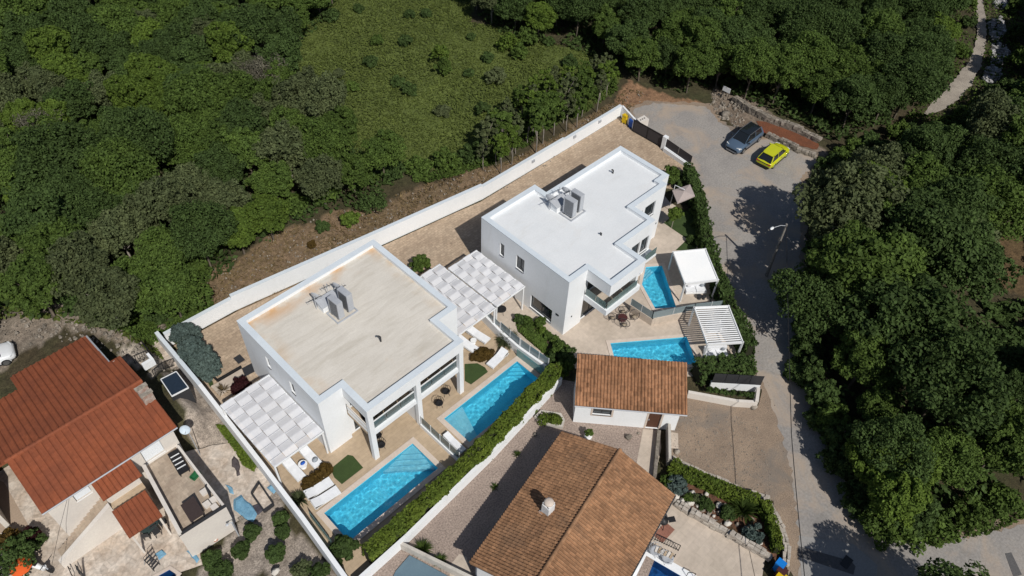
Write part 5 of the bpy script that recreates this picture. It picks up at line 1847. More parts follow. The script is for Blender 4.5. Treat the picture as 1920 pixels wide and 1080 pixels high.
m_heap = mat('white_rubble', (0.42, 0.41, 0.41), (0.26, 0.255, 0.26), sc=2, rough=.9, fine=.25, obj_var=.3, tint=True)
stones('loose_stones', SCRUB, 900, 0.05, 0.24, m_rock, 401)
stones('loose_stones', fz([(860, 372), (1000, 310), (1090, 245), (1165, 190), (1170, 205), (1090, 262), (1000, 328), (870, 392), (700, 445), (690, 432)], 0), 420, 0.06, 0.3, m_rock, 402)
stones('loose_stones', fz([(-50, 605), (60, 600), (230, 605), (330, 618), (340, 650), (300, 690), (150, 640), (60, 650), (-50, 690)], 2.3), 420, 0.06, 0.4, m_rock, 403)
stones('loose_stones', fz([(1255, 800), (1290, 760), (1420, 790), (1460, 930), (1380, 910), (1262, 872)], 0), 1500, 0.04, 0.14, m_rock, 404)
stones('loose_stones', fz([(1335, 165), (1390, 190), (1400, 250), (1360, 232), (1330, 205)], 0), 260, 0.08, 0.45, m_rock, 405)
for i, pg in enumerate((((1862, -10), (1888, -5), (1892, 12), (1868, 14)), ((1856, 38), (1878, 30), (1890, 52), (1872, 74), (1856, 64)), ((1860, 78), (1886, 76), (1896, 100), (1880, 122), (1858, 112)), ((1852, 118), (1880, 124), (1876, 146), (1856, 156), (1844, 142)))):
    stones('stone_heap', fz(rough_edge(pg, 8, 3, i) if False else pg, 0.3), 95, 0.25, 0.95, m_heap, 460 + i)
stones('stone_heap', fz([(1530, 0), (1560, 0), (1550, 20), (1530, 15)], 0.3), 60, 0.3, 0.9, m_rock, 407)
stones('stone_heap', fz([(1540, 80), (1600, 50), (1620, 60), (1560, 100)], 0.3), 50, 0.3, 0.9, m_rock, 408)
stones('loose_stones', fz([(1290, 300), (1305, 300), (1345, 480), (1420, 640), (1450, 735), (1478, 830), (1500, 1000), (1490, 1000), (1462, 830), (1430, 740), (1398, 650), (1330, 490)], 0), 320, 0.04, 0.13, m_rock, 410)
stones('loose_stones', fz([(1560, 860), (1575, 850), (1640, 960), (1690, 1005), (1760, 1016), (1860, 990), (1860, 1002), (1760, 1028), (1670, 1015), (1610, 950)], 0), 300, 0.04, 0.16, m_rock, 411)
stones('loose_stones', fz([(1250, 905), (1330, 930), (1440, 990), (1420, 1010), (1300, 960)], 0), 60, 0.12, 0.5, m_rock, 409)
TR_ = fz([(1760, -60), (1990, -60), (1990, 60), (1925, 120), (1900, 240), (1855, 300), (1740, 330), (1655, 320), (1690, 225), (1770, 150), (1800, 60)], 0)
TRH = [tuple(p) for p in TRACK]
cover('meadow_grass', TR_, 11000, 0.24, m_leaf_mid, 313, 0.5, holes=[TRH], tilt=.8, clump=2.0)
for i, (a, b, r, h) in enumerate(((1815, 40, 1.3, 1.6), (1800, 95, 1.4, 1.8), (1770, 140, 1.5, 2.0), (1735, 165, 1.4, 1.9), (1860, 170, 1.3, 1.6), (1835, 200, 1.5, 1.9), (1800, 235, 1.6, 2.2), (1760, 250, 1.5, 2.0), (1715, 262, 1.5, 2.2), (1685, 245, 1.4, 2.0), (1905, 60, 1.4, 2.0), (1910, 110, 1.5, 2.2), (1895, 160, 1.5, 2.0), (1820, 0, 1.2, 1.6), (1870, 222, 1.5, 2.2), (1905, 10, 1.5, 2.0), (1838, 262, 1.5, 2.2), (1790, 290, 1.5, 2.2), (1735, 300, 1.5, 2.2))):
    q = Q('F', a, b, h * .5)
    shrub('bush', 'leafy bush beside the pale track in the top right corner', 'bush', (q.x, q.y, -.05), r, r * .9, h, (m_leaf_dark, m_leaf_mid)[i % 2], 640 + i, leaf=.19, per=80, group='bushes beside the pale track')

for _, _, prs in SPEC.values():                                      # prototypes that found no place
    for p in prs:
        if p.name not in PROTO_USED:
            for ch in list(p.children):
                bpy.data.objects.remove(ch)
            bpy.data.objects.remove(p)
# ================================================================== cars
m_tyre = mat('tyre', (0.02, 0.02, 0.021), rough=0.9, fine=0.1)
m_rim = mat('rim_alloy', (0.35, 0.36, 0.38), rough=0.35, metal=0.8, fine=0.05)
m_carglass = mat('car_glass', (0.012, 0.015, 0.018), rough=0.05, spec=0.8, fine=0.02)
m_lamp_w = mat('headlamp_lens', (0.65, 0.68, 0.70), rough=0.15, spec=0.8, fine=0.03)
m_lamp_r = mat('tail_lamp_lens', (0.35, 0.015, 0.012), rough=0.2, spec=0.8, fine=0.03)


def paint(name, c):
    m = mat(name, c, tuple(v * 0.93 for v in c), sc=1.0, rough=0.28, spec=0.6, fine=0.02)
    m.node_tree.nodes['Principled BSDF'].inputs['Coat Weight'].default_value = 0.6
    m.node_tree.nodes['Principled BSDF'].inputs['Coat Roughness'].default_value = 0.08
    return m


def car(label, loc, rz, body, roof_m, L=4.5, W=1.88, H=1.62, hood=1.25, boot=0.25, suv=True):
    """Facing +x. Lofted lower body, glazed cabin with pillars and roof, wheels in arches, lamps, bumpers, mirrors, plates."""
    t = thing('parked_car', label, 'car', loc, rz)
    h2, w2_ = L / 2, W / 2
    zb = H * 0.60
    b = MB()
    secs = []
    for f, wf, zt, z0 in ((-1.0, 0.80, zb * .80, .42), (-.975, .90, zb * .93, .30), (-.90, .97, zb * 1.0, .24), (-.6, 1.0, zb * 1.01, .22), (0, 1.0, zb, .21), (.35, 1.0, zb * .985, .21),
                          (.55, .99, zb * .96, .22), (.80, .955, zb * .89, .23), (.93, .88, zb * .80, .25), (.985, .76, zb * .68, .30), (1.0, .62, zb * .56, .40)):
        x, w = f * h2, wf * w2_
        secs.append([(x, -w * .9, z0), (x, -w, z0 + .16), (x, -w * 1.0, zt * .72), (x, -w * .95, zt * .93), (x, -w * .82, zt), (x, -w * .4, zt + .03), (x, 0, zt + .04),
                     (x, w * .4, zt + .03), (x, w * .82, zt), (x, w * .95, zt * .93), (x, w, zt * .72), (x, w, z0 + .16), (x, w * .9, z0)])
    n = len(secs[0])
    b.add([p for s in secs for p in s], [(i * n + k, (i + 1) * n + k, (i + 1) * n + (k + 1) % n, i * n + (k + 1) % n) for i in range(len(secs) - 1) for k in range(n)], 0, True)
    b.add(secs[0], [tuple(range(n - 1, -1, -1))])
    b.add(secs[-1], [tuple(range(n))])
    part('body', b, body, t, local=True)
    # cabin: base ring and roof ring
    xf0, xf1 = h2 - hood + .12, h2 - hood - .72
    xr0, xr1 = -h2 + boot - .02, -h2 + boot + (.42 if suv else .62)
    wb, wr = w2_ * .86, w2_ * .68
    zr = H - .05
    base = [(xr0, -wb * .9), (xr0 + .35, -wb), (xf0 - .3, -wb), (xf0, -wb * .84), (xf0, wb * .84), (xf0 - .3, wb), (xr0 + .35, wb), (xr0, wb * .9)]
    top = [(xr1, -wr * .9), (xr1 + .12, -wr), (xf1 - .1, -wr), (xf1, -wr * .9), (xf1, wr * .9), (xf1 - .1, wr), (xr1 + .12, wr), (xr1, wr * .9)]
    g = MB()
    g.add([(*p, zb - .02) for p in base] + [(*p, zr - .04) for p in top], [(i, (i + 1) % 8, 8 + (i + 1) % 8, 8 + i) for i in range(8)])
    part('window_glass', g, m_carglass, t, local=True)
    rf = MB()
    tz = [(p[0], p[1], zr - .05) for p in top]
    t2 = [(p[0] * .985 + (xf1 + xr1) / 2 * .015, p[1] * .93, zr + .015) for p in top]
    rf.add(tz + t2, [(i, (i + 1) % 8, 8 + (i + 1) % 8, 8 + i) for i in range(8)])
    rf.add(t2 + [((xf1 + xr1) / 2, 0, zr + .05)], [(i, (i + 1) % 8, 8) for i in range(8)], 0, True)
    part('roof', rf, roof_m, t, local=True)
    for sy in (-1, 1):
        pl = MB()
        for (a, c, wd) in ((((xf0 - .02), sy * wb * .93), ((xf1 + .0), sy * wr * .97), .07), ((xf0 * .3 + xr0 * .7 + .5, sy * wb), (xf1 * .45 + xr1 * .55 + .1, sy * wr), .07), ((xr0 + .12, sy * wb * .97), (xr1 + .03, sy * wr * .96), .2)):
            pl = MB().beam((a[0], a[1], zb - .02), (c[0], c[1], zr - .03), wd, .035, up=(0, sy, .3))
            part('pillar', pl, body, t, local=True)
        part('roof_rail' if suv else 'roof_trim', MB().beam((xr1 + .05, sy * wr * .99, zr + .02), (xf1 - .05, sy * wr * .99, zr + .02), .05, .05), m_rim if suv else body, t, local=True)
        part('mirror', MB().ball((xf0 - .35, sy * (w2_ + .1), zb + .08), .12, 8, 5, sq=(.7, 1, .75)), body if not suv else m_black, t, local=True)
        part('headlight', MB().prism([(h2 * .955, sy * w2_ * .48), (h2 * .90, sy * w2_ * .86), (h2 * .83, sy * w2_ * .92), (h2 * .93, sy * w2_ * .5)], zb * .70, zb * .835), m_lamp_w, t, local=True)
        part('tail_light', MB().box(-h2 - .01, -h2 * .95, sy * w2_ * .5, sy * w2_ * .9, zb * .72, zb * .88), m_lamp_r, t, local=True)
        part('sill', MB().box(-h2 * .5, h2 * .5, sy * w2_ * .9, sy * (w2_ + .012), .2, .33), m_black, t, local=True)
        part('door_handle', MB().box(-.1, .1, sy * w2_ * .985, sy * (w2_ + .025), zb * .80, zb * .84), m_rim, t, local=True)
        for x in (-h2 * .60, h2 * .62):
            wh = part('wheel', MB(), m_tyre, t, local=True)
            bpy.data.objects.remove(wh)
            tb = MB()
            r = .345 if suv else .31
            y0, y1 = sy * (w2_ - .2), sy * (w2_ + .015)
            tb.tube([(x, y0, r), (x, y1, r)], r, 18)
            wh = part('wheel', tb, m_tyre, t, local=True)
            rb = MB()
            rb.tube([(x, y1, r), (x, y1 + sy * .012, r)], r * .68, 14)
            part('rim', rb, m_rim, t, local=True, parent=wh)
            ab = MB()
            ab.tube([(x + (r + .05) * math.cos(q), sy * (w2_ + .004), r + (r + .05) * math.sin(q)) for q in [PI * k / 8 for k in range(9)]], .035, 5)
            part('wheel_arch', ab, m_black if suv else body, t, local=True)
    part('grille', MB().box(h2 * .955, h2 * .999, -w2_ * .45, w2_ * .45, zb * .42, zb * .60), m_black, t, local=True)
    part('bumper', MB().box(h2 * .93, h2 * 1.004, -w2_ * .6, w2_ * .6, .22, .33), m_rim if suv else m_black, t, local=True)
    part('bumper', MB().box(-h2 * 1.01, -h2 * .94, -w2_ * .8, w2_ * .8, .26, .46), m_black, t, local=True)
    if not suv:
        part('spoiler', MB().box(xr1 - .16, xr1 + .12, -wr * .9, wr * .9, zr - .02, zr + .03), body, t, local=True)
        part('rear_panel', MB().box(-h2 * 1.006, -h2 * .97, -w2_ * .55, w2_ * .55, zb * .74, zb * .84), m_black, t, local=True)
    for s in (-1, 1):
        part('wiper', MB().beam((xf0 - .02, s * .3 - .2, zb + .02), (xf0 - .3, s * .3 + .2, zb + .2), .03, .02), m_black, t, local=True)
    return t


car('blue-grey SUV with a black roof parked on the gravel turning area', (67.45, 29.0, 0.012), PI, paint('blue_grey_paint', (0.075, 0.115, 0.175)), m_carglass, L=4.95, W=2.0, H=1.74)
car('bright yellow-green hatchback parked beside the blue-grey SUV', (67.45, 25.35, 0.012), math.radians(2), paint('acid_yellow_paint', (0.52, 0.55, 0.008)), bpy.data.materials['acid_yellow_paint'], L=4.4, W=1.88, H=1.53, hood=1.05, boot=.12, suv=False)
q1, q0 = G('F', 26, 655, 0.5), G('F', -70, 690, 0.5)
dv = (q1 - q0).to_2d().normalized()
car('white car cut off by the left edge, parked behind the red-roofed house', (q1.x - dv.x * 2.0, q1.y - dv.y * 2.0, float(gz(q1.x, q1.y))), math.atan2(dv.y, dv.x), paint('white_paint', (0.72, 0.74, 0.76)), bpy.data.materials['white_paint'], L=4.1, W=1.75, H=1.5, hood=1.0, boot=.15, suv=False)

# ================================================================== street things
SLt = thing('street_lamp', 'street lamp on a leaning concrete pole at the edge of the right-hand wood', 'street lamp', (51.93, 16.3, 0))
part('pole', MB().tube([(51.93, 16.3, 0), (51.85, 16.32, 3.4), (51.78, 16.3, 6.5)], [0.15, 0.12, 0.09], 10), mat('concrete_pole', (0.22, 0.205, 0.19), rough=0.9, fine=0.2), SLt)
part('arm', MB().tube([(51.78, 16.3, 6.3), (51.2, 16.55, 6.55), (50.55, 16.8, 6.55)], 0.03, 6), m_gmetal, SLt)
part('lamp_head', MB().ball((50.35, 16.88, 6.53), 0.25, 10, 6, sq=(1.0, .55, .35)), m_wmetal, SLt)
ends = [Vector((51.78, 16.3, 6.35)), Q('F', 1484, 815, 5.1), Q('F', 1509, 1085, 4.8)]
ends.append(ends[2] + (ends[2] - ends[1]) * 0.4)


def cable(label, pts, sag, r=0.02, name='overhead_cable'):
    b = MB()
    P = []
    for a, c in zip(pts[:-1], pts[1:]):
        a, c = Vector(a), Vector(c)
        P += [a.lerp(c, k / 8) - Vector((0, 0, sag * 4 * (k / 8) * (1 - k / 8))) for k in range(8)]
    P.append(Vector(pts[-1]))
    b.tube(P, r, 5)
    solo(name, b, m_black, label, 'cable')


cable('dark overhead cable running down along the road from the street lamp', ends, 0.1, 0.028)
cable('thin dark tube standing in for a cable shadow on the right end of the pool patio', [Q('B4', 935, 885, .02), Q('B4', 985, 1120, .02)], 0.0, 0.015, 'cable_shadow')  # shadow line of an unseen overhead cable, modelled as a black tube
cable('thin wire strung over the front of the red-roofed house', [Q('C8', 500, 470, 4.9), Q('C8', 425, 760, 3.5), Q('C8', 350, 1120, 3.0)], 0.0, 0.012)


def dry_wall(label, line, h, th, seed, m=None, course=0.26):
    """Dry-stone wall: courses of uneven blocks, each stone a part."""
    r = random.Random(seed)
    c0 = Vector((*line[len(line) // 2][:2], 0))
    t = thing('stone_wall', label, 'wall', c0)
    core = MB()
    k = 0
    rest = MB()
    for a, b in zip(line[:-1], line[1:]):
        a, b = Vector(a[:2]), Vector(b[:2])
        d = (b - a).normalized()
        nv = Vector((-d.y, d.x))
        core.prism([tuple(p) for p in (a + nv * (th / 2 - .08), a - nv * (th / 2 - .08), b - nv * (th / 2 - .08), b + nv * (th / 2 - .08))], 0, h - .1)
        L = (b - a).length
        z = 0.0
        while z < h - 0.02:
            ch = course * r.uniform(.8, 1.2)
            s = -r.uniform(0, .1)
            while s < L:
                w = r.uniform(.28, .6)
                for side in (-1, 1):
                    c = a + d * (s + w / 2) + nv * side * (th / 4)
                    j = r.uniform(-.03, .05)
                    top = z + ch > h - .05
                    mb = rest if k >= 280 else MB()
                    q = [c + d * (-w / 2 + .015) + nv * (-th / 4), c + d * (w / 2 - .015) + nv * (-th / 4), c + d * (w / 2 - .03) + nv * (th / 4), c + d * (-w / 2 + .03) + nv * (th / 4)]
                    q = [p + nv * side * j + Vector((r.uniform(-.03, .03), r.uniform(-.03, .03))) for p in q]
                    zt = z + ch - .012 + (r.uniform(-.04, .06) if top else 0)
                    mb.prism([tuple(p) for p in q], z, zt)
                    k += 1
                    if mb is not rest:
                        part('stone', mb, m or m_rock, t)
                s += w
            z += ch
    part('core', core, m_core, t)
    if rest.v:
        part('stone', rest, m or m_rock, t, kind='stuff')
    return t


dry_wall('rough dry-stone wall at the foot of the wood above the red soil bed', [Q('B1', *p, .5) for p in ((1075, 225), (1180, 300), (1290, 355), (1400, 395), (1520, 440), (1640, 500))], 0.55, 0.6, 1, course=.34)
dry_wall('low dry-stone wall beside the two parked cars', [Q('B1', *p, .3) for p in ((1290, 475), (1380, 520), (1490, 575), (1610, 612))], 0.5, 0.5, 2, course=.25)
solo('red_soil', MB().sheet(rough_edge([Q('B1', *p)[:2] for p in ((1215, 385), (1300, 395), (1420, 430), (1640, 540), (1625, 580), (1480, 545), (1290, 480))], .4, .1, 5), 0.02), m_red, kind='structure')
m_kerbstone = mat('pale_kerb_stone', (0.46, 0.42, 0.37), (0.34, 0.30, 0.26), sc=2, rough=0.9, fine=0.2, obj_var=0.15)
dry_wall('low stone kerb wall curving round the pool garden', [Q('B4', *p, .3) for p in ((335, 165), (420, 215), (560, 280), (740, 350), (900, 430), (1060, 470), (1120, 590), (1185, 700), (1225, 850), (1220, 950))], 0.42, 0.42, 3, m=m_kerbstone, course=.22)
dry_wall('low rubble wall between the pool patio and the planted slope', [Q('B4', *p, .2) for p in ((340, 495), (480, 590), (640, 680), (780, 755), (920, 840), (1050, 915))], 0.45, 0.42, 4, m=m_kerbstone, course=.22)
RT = thing('retaining_wall', 'white stepped retaining wall with a dark slat fence beside the driveway', 'wall', (39, 10.5, 0))
ra, rb_, rc = Q('B2', 965, 455, 0.6), Q('B2', 1310, 525, 0.5), Q('B2', 1465, 535, 0.5)
part('wall', MB().wall(ra.to_2d(), rb_.to_2d(), 0, 0.7, 0.25), m_cream, RT)
part('wall', MB().wall(rb_.to_2d(), rc.to_2d(), 0, 0.7, 0.25), m_cream, RT)
rd = Q('B2', 1485, 420, 0.8)
part('wall', MB().wall(rc.to_2d(), rd.to_2d(), 0, 0.9, 0.25), m_cream, RT)
fa, fb = Q('B2', 1130, 385, 0.7), Q('B2', 1485, 405, 0.7)
part('wall', MB().wall(fa.to_2d(), fb.to_2d(), 0, 0.9, 0.2), m_white, RT)
for k in range(4):
    p, q = fa.lerp(fb, k / 4 + .004), fb.lerp(fa, 1 - (k + 1) / 4 + .004)
    part('fence_panel', MB().beam((p.x, p.y, 1.5), (q.x, q.y, 1.5), 0.03, 1.15), m_dark, RT)
for k in range(8):
    p = Q('B2', 1120 + k * 43 + RND.uniform(-6, 6), 425 + k * 6, 0.8)
    shrub('bedding_plant', 'small leafy plant in a row on top of the white retaining wall', 'plant', (p.x, p.y, 0.55), .3, .28, .45, m_leaf_dark, 700 + k, leaf=.1, per=40, nc=8, group='plants along the retaining wall', stem=False)
SW = thing('entrance_wall', 'tall narrow grey wall beside the sunken steps by the outbuilding', 'wall', (30.8, 11.8, 0))
a, b = Q('B2', 835, 690, 0.8), Q('B2', 832, 960, 0.4)
part('wall', MB().wall(b.to_2d(), a.to_2d(), 0, 1.1, 0.2), m_dirty_white, SW)
a, b = Q('B2', 765, 730, 0.3), Q('B2', 735, 1060, 0.3)
part('wall', MB().wall(b.to_2d(), a.to_2d(), 0, 0.5, 0.25), m_rock, SW)
a = Q('B2', 865, 790)
solo('entrance_slab', MB().sheet([Q('B2', *p)[:2] for p in ((838, 735), (892, 742), (895, 855), (838, 850))], 0.014), m_stone, kind='structure')
sg = Q('B1', 1015, 178, 1.2)
SB = thing('sign_board', 'small white board on posts at the edge of the wood', 'sign', (sg.x, sg.y, 0))
part('board', MB().beam((sg.x, sg.y - .5, 1.3), (sg.x, sg.y + .5, 1.3), 0.04, 0.6), m_wmetal, SB)
for s in (-.4, .4):
    part('post', MB().box(sg.x + .03, sg.x + .08, sg.y + s - .03, sg.y + s + .03, 0, 1.5), m_dark, SB)
# bins
m_yel = mat('yellow_plastic', (0.62, 0.43, 0.01), rough=0.5, fine=0.05)
m_blu = mat('blue_plastic', (0.015, 0.09, 0.42), rough=0.5, fine=0.05)
m_lblu = mat('bright_blue_plastic', (0.01, 0.19, 0.62), rough=0.5, fine=0.05)
m_brn = mat('brown_plastic', (0.07, 0.025, 0.025), rough=0.45, fine=0.05)


def bin_(label, loc, m, rz=0, lid=None):
    t = thing('wheelie_bin', label, 'bin', loc, rz)
    part('bin_body', MB().prism([(-.24, -.27), (.24, -.27), (.24, .27), (-.24, .27)], 0, .92), lid or m, t, local=True)
    part('lid', MB().prism([(-.28, -.3), (.3, -.3), (.3, .3), (-.28, .3)], .93, [1.06, .98, .98, 1.06]), m, t, local=True)
    for s in (-.2, .2):
        part('wheel', MB().tube([(-.27, s, .1), (-.27, s + .06, .1)], .1, 8), m_black, t, local=True)
    return t


p = Q('B1', 335, 350, .9)
bin_('yellow wheelie bin by the end of the white boundary wall', (p.x, p.y, 0.01), m_yel)
p = Q('B1', 380, 380, .9)
bin_('dark blue wheelie bin beside the yellow one at the gate', (p.x, p.y, 0.01), m_blu)
p = Q('B4', 1180, 985, .9)
bin_('bright blue wheelie bin beside the curved stone kerb wall', (p.x, p.y, 0.01), m_lblu)
p = Q('B4', 1190, 1040, .9)
bin_('brown wheelie bin between a blue and a yellow bin', (p.x, p.y, 0.01), m_brn)
p = Q('B4', 1185, 1085, .9)
bin_('yellow wheelie bin cut off by the lower edge beside the brown one', (p.x, p.y, 0.01), m_yel)
p = Q('B1', 452, 385, .5)
GH_ = thing('utility_box', 'white three-holed masonry box with a slanted end beside the bins', 'utility box', (p.x, p.y, 0.012))
part('housing', MB().prism([(p.x - .9, p.y - .25), (p.x + .3, p.y - .55), (p.x + .5, p.y + .3), (p.x - .7, p.y + .4)], 0.012, 0.9), m_cream, GH_)
for k in range(3):
    part('vent', MB().box(p.x - .62 + k * .3, p.x - .48 + k * .3, p.y - .1 - k * .03, p.y + .05 - k * .03, .9, .93), m_black, GH_)

# ================================================================== on the villa roofs
def condenser(label, loc, rz, h=1.35, group=None):
    t = thing('air_conditioner', label, 'air conditioner', loc, rz, group=group)
    part('casing', MB().box(-.56, .56, -.25, .25, .1, h), m_gmetal, t, local=True)
    for k in range(2):
        z = .1 + h * (.28 + .42 * k)
        part('fan_grille', MB().tube([(-.1, -.25, z), (-.1, -.275, z)], h * .17, 14), m_dark, t, local=True)
    for k in range(9):
        part('coil_fin', MB().box(-.46 + k * .1, -.42 + k * .1, .25, .262, .18, h - .08), m_dark, t, local=True)
    for s in (-.35, .35):
        part('foot', MB().box(s - .05, s + .05, -.25, .25, 0, .1), m_dark, t, local=True)
    return t


def roof_kit(zr, c, fr, nm, flip=1):
    """Condensers on a frame, a white duct box, antenna masts and a dish round point c (plan)."""
    R = Matrix.Rotation(fr, 3, 'Z')
    P = lambda x, y, z=0: R @ Vector((c.x + x, c.y + y, zr + z))
    g = f'air conditioners on the {nm} roof'
    solo('equipment_frame', MB().box(-.95, .95, -.8, -.7, 0, .1).box(-.95, .95, .55, .65, 0, .1).box(-.95, -.85, -.69, .54, 0, .1).box(.85, .95, -.69, .54, 0, .1), m_gmetal,
         f'grey square steel frame under the air conditioners on the {nm} roof', 'frame').location = P(0, 0)
    condenser(f'tall grey air conditioner standing on the frame on the {nm} roof, nearer the road', P(.5, 0, .1), fr + PI / 2 + .05, 1.85, g)
    condenser(f'tall grey air conditioner standing on the frame on the {nm} roof, nearer the left edge', P(-.45, -.1, .1), fr + PI / 2 + .05, 1.75, g)
    t = thing('duct_housing', f'white boxy duct housing with a sloping lid on the {nm} roof', 'duct', P(-.35, 1.2), fr)
    part('housing', MB().prism([(-.7, -.4), (.75, -.4), (.75, .35), (-.7, .35)], 0, [.55, .55, .8, .8]), m_white, t, local=True)
    part('lid', MB().prism([(-.78, -.46), (.82, -.46), (.82, .42), (-.78, .42)], [.56, .56, .81, .81], [.61, .61, .87, .87]), m_gmetal, t, local=True)
    for k in range(3):
        part('pipe', MB().tube([(-.5 + k * .35, .2, .4), (-.55 + k * .35, .55, .5), (-.55 + k * .35, .6, 0)], .045, 6), m_dark if k else m_gmetal, t, local=True)
    for i, (x, y, s) in enumerate(((-1.0, 1.75, 1), (.75, 1.6, .8))):
        t = thing('satellite_dish', f'grey satellite dish seen edge-on on the {nm} roof, ' + ('left' if i == 0 else 'right') + ' of two', 'satellite dish', P(x, y), fr + .4)
        b = MB()
        for rr_ in range(4):
            pass
        b.lathe([(0.0, 0.0), (.2 * s, .03), (.38 * s, .10), (.46 * s, .17)], (0, 0, 0), 14)
        me = b.mesh('reflector', m_gmetal)
        me.transform(Matrix.Translation((0, 0, .95)) @ Matrix.Rotation(math.radians(75), 4, 'Y'))
        part('reflector', me, m_gmetal, t)
        part('mast', MB().tube([(-.05, 0, 0), (-.05, 0, 1.0)], .035, 6), m_gmetal, t, local=True)
        part('feed_arm', MB().tube([(0, 0, .6), (.5, 0, .8)], .02, 5), m_dark, t, local=True)
    for i, (x, y, h, arm) in enumerate(((-1.2, 1.5, 1.4, 1.1), (.9, 1.2, 1.3, .9), (.1, 1.7, 1.7, .7))):
        t = thing('antenna', f'thin aerial with a crossbar on the {nm} roof, ' + ('long-armed', 'nearest the condensers', 'tallest')[i], 'antenna', P(x, y), fr)
        part('mast', MB().tube([(0, 0, 0), (0, 0, h)], .025, 6), m_gmetal, t, local=True)
        part('boom', MB().tube([(-arm / 2, .1, h * .8), (arm / 2, -.1, h * .85)], .028, 5), m_dark, t, local=True)
        for k in range(4):
            part('element', MB().tube([(-arm / 2 + arm * k / 3, -.2, h * .82), (-arm / 2 + arm * k / 3, .2, h * .82)], .014, 4), m_gmetal, t, local=True)


q = Q('F', 641, 585, ZR)
roof_kit(ZR, q, 0.0, 'cream')
q = Q('F', 1072, 398, ZQ)
qi = Matrix.Rotation(-FR2, 3, 'Z') @ q
roof_kit(ZQ, qi, FR2, 'white')
for (px, py, z, lb) in ((714, 640, ZR, 'small bent dark vent pipe on the cream roof'), (1149, 325, ZQ, 'small bent dark vent pipe on the white roof'), (1127, 441, ZQ, 'tiny dark drain stub on the white roof near its front')):
    q = Q('F', px, py, z)
    s = .35 if 'tiny' in lb else (.6 if 'white' in lb else .9)
    solo('vent_pipe', MB().tube([(0, 0, 0), (0, 0, .55 * s), (-.08 * s, .05, .68 * s), (-.22 * s, .1, .66 * s)], .07, 8), m_dark, lb, 'vent pipe').location = q

# ================================================================== terrace furniture
m_lframe = mat('lounger_frame', (0.62, 0.63, 0.64), rough=0.5, fine=0.05)


def lounger(label, loc, rz, group='white sun loungers', w=.68, back=10):
    """Head towards +x."""
    t = thing('sun_lounger', label, 'sun lounger', loc, rz, group=group)
    part('seat', MB().box(-1.0, .28, -w / 2, w / 2, .24, .34), m_cush, t, local=True)
    a = math.radians(back)
    me = MB().box(0, .74, -w / 2, w / 2, 0, .1).mesh('backrest', m_cush)
    me.transform(Matrix.Translation((.30, 0, .24)) @ Matrix.Rotation(-a, 4, 'Y'))
    part('backrest', me, m_cush, t)
    part('frame', MB().box(-1.02, 1.02, -w / 2 - .03, -w / 2 - .002, .18, .24).box(-1.02, 1.02, w / 2 + .002, w / 2 + .03, .18, .24).box(-1.02, -.97, -w / 2, w / 2, .18, .235).box(.97, 1.02, -w / 2, w / 2, .18, .235), m_lframe, t, local=True, kind=None)
    for x in (-.9, .85):
        for y in (-1, 1):
            part('leg', MB().box(x - .03, x + .03, y * (w / 2 - .03) - .03, y * (w / 2 - .03) + .03, 0, .18), m_lframe, t, local=True)
    return t


H_ = PI / 2
lounger('white sun lounger at the left wall, half under the left woven pergola', (9.75, 29.3, .02), H_)
lounger('white sun lounger with a grey bag on it, next to the left villa wall', (11.2, 29.35, .02), H_)
lounger('white sun lounger between the brown shrubs and the first pool, nearer the shrubs', (10.15, 26.85, .02), math.radians(174), back=16)
lounger('white sun lounger between the brown shrubs and the first pool, nearer the pool', (10.1, 25.95, .02), math.radians(174), back=16)
lounger('white sun lounger under the edge of the pergola at the right of the terrace', (27.85, 29.2, .02), math.radians(98))
lounger('white sun lounger close to the white villa corner on the right-hand terrace', (26.5, 29.1, .02), math.radians(96))
lounger('white sun lounger with raised back beside the brown oval shrub', (27.3, 26.35, .02), math.radians(6), back=24)
lounger('white sun lounger standing lengthways against the terrace divider', (19.5, 22.95, .02), H_, w=.5)
def round_table(label, loc, m=None, r=.33, h=.42):
    t = thing('side_table', label, 'table', loc)
    part('table_top', MB().lathe([(0, h - .04), (r, h - .04), (r, h), (0, h)], n=16, smooth=False), m or m_wmetal, t, local=True)
    part('leg', MB().tube([(0, 0, 0), (0, 0, h - .04)], .04, 8), m or m_wmetal, t, local=True)
    part('foot', MB().lathe([(r * .7, 0), (r * .7, .03), (0, .04)], n=14), m or m_wmetal, t, local=True)
    return t


round_table('round white side table between the two left-hand loungers', (10.42, 29.15, .02))
round_table('round white side table between the two right-hand loungers', (27.1, 29.0, .02), r=.26)
solo('bag', MB().ball((0, 0, .16), .24, 10, 6, sq=(1, .8, .6)), mat('grey_cloth', (0.32, 0.36, 0.40), (0.2, 0.22, 0.25), sc=5, rough=.95), 'grey rolled towel lying on a white lounger', 'towel').location = (11.25, 28.8, .3)
solo('towel', MB().ball((0, 0, .1), .17, 8, 5, sq=(1.2, .8, .5)), m_blu, 'small blue towel on the round white table', 'towel').location = (10.45, 29.15, .42)


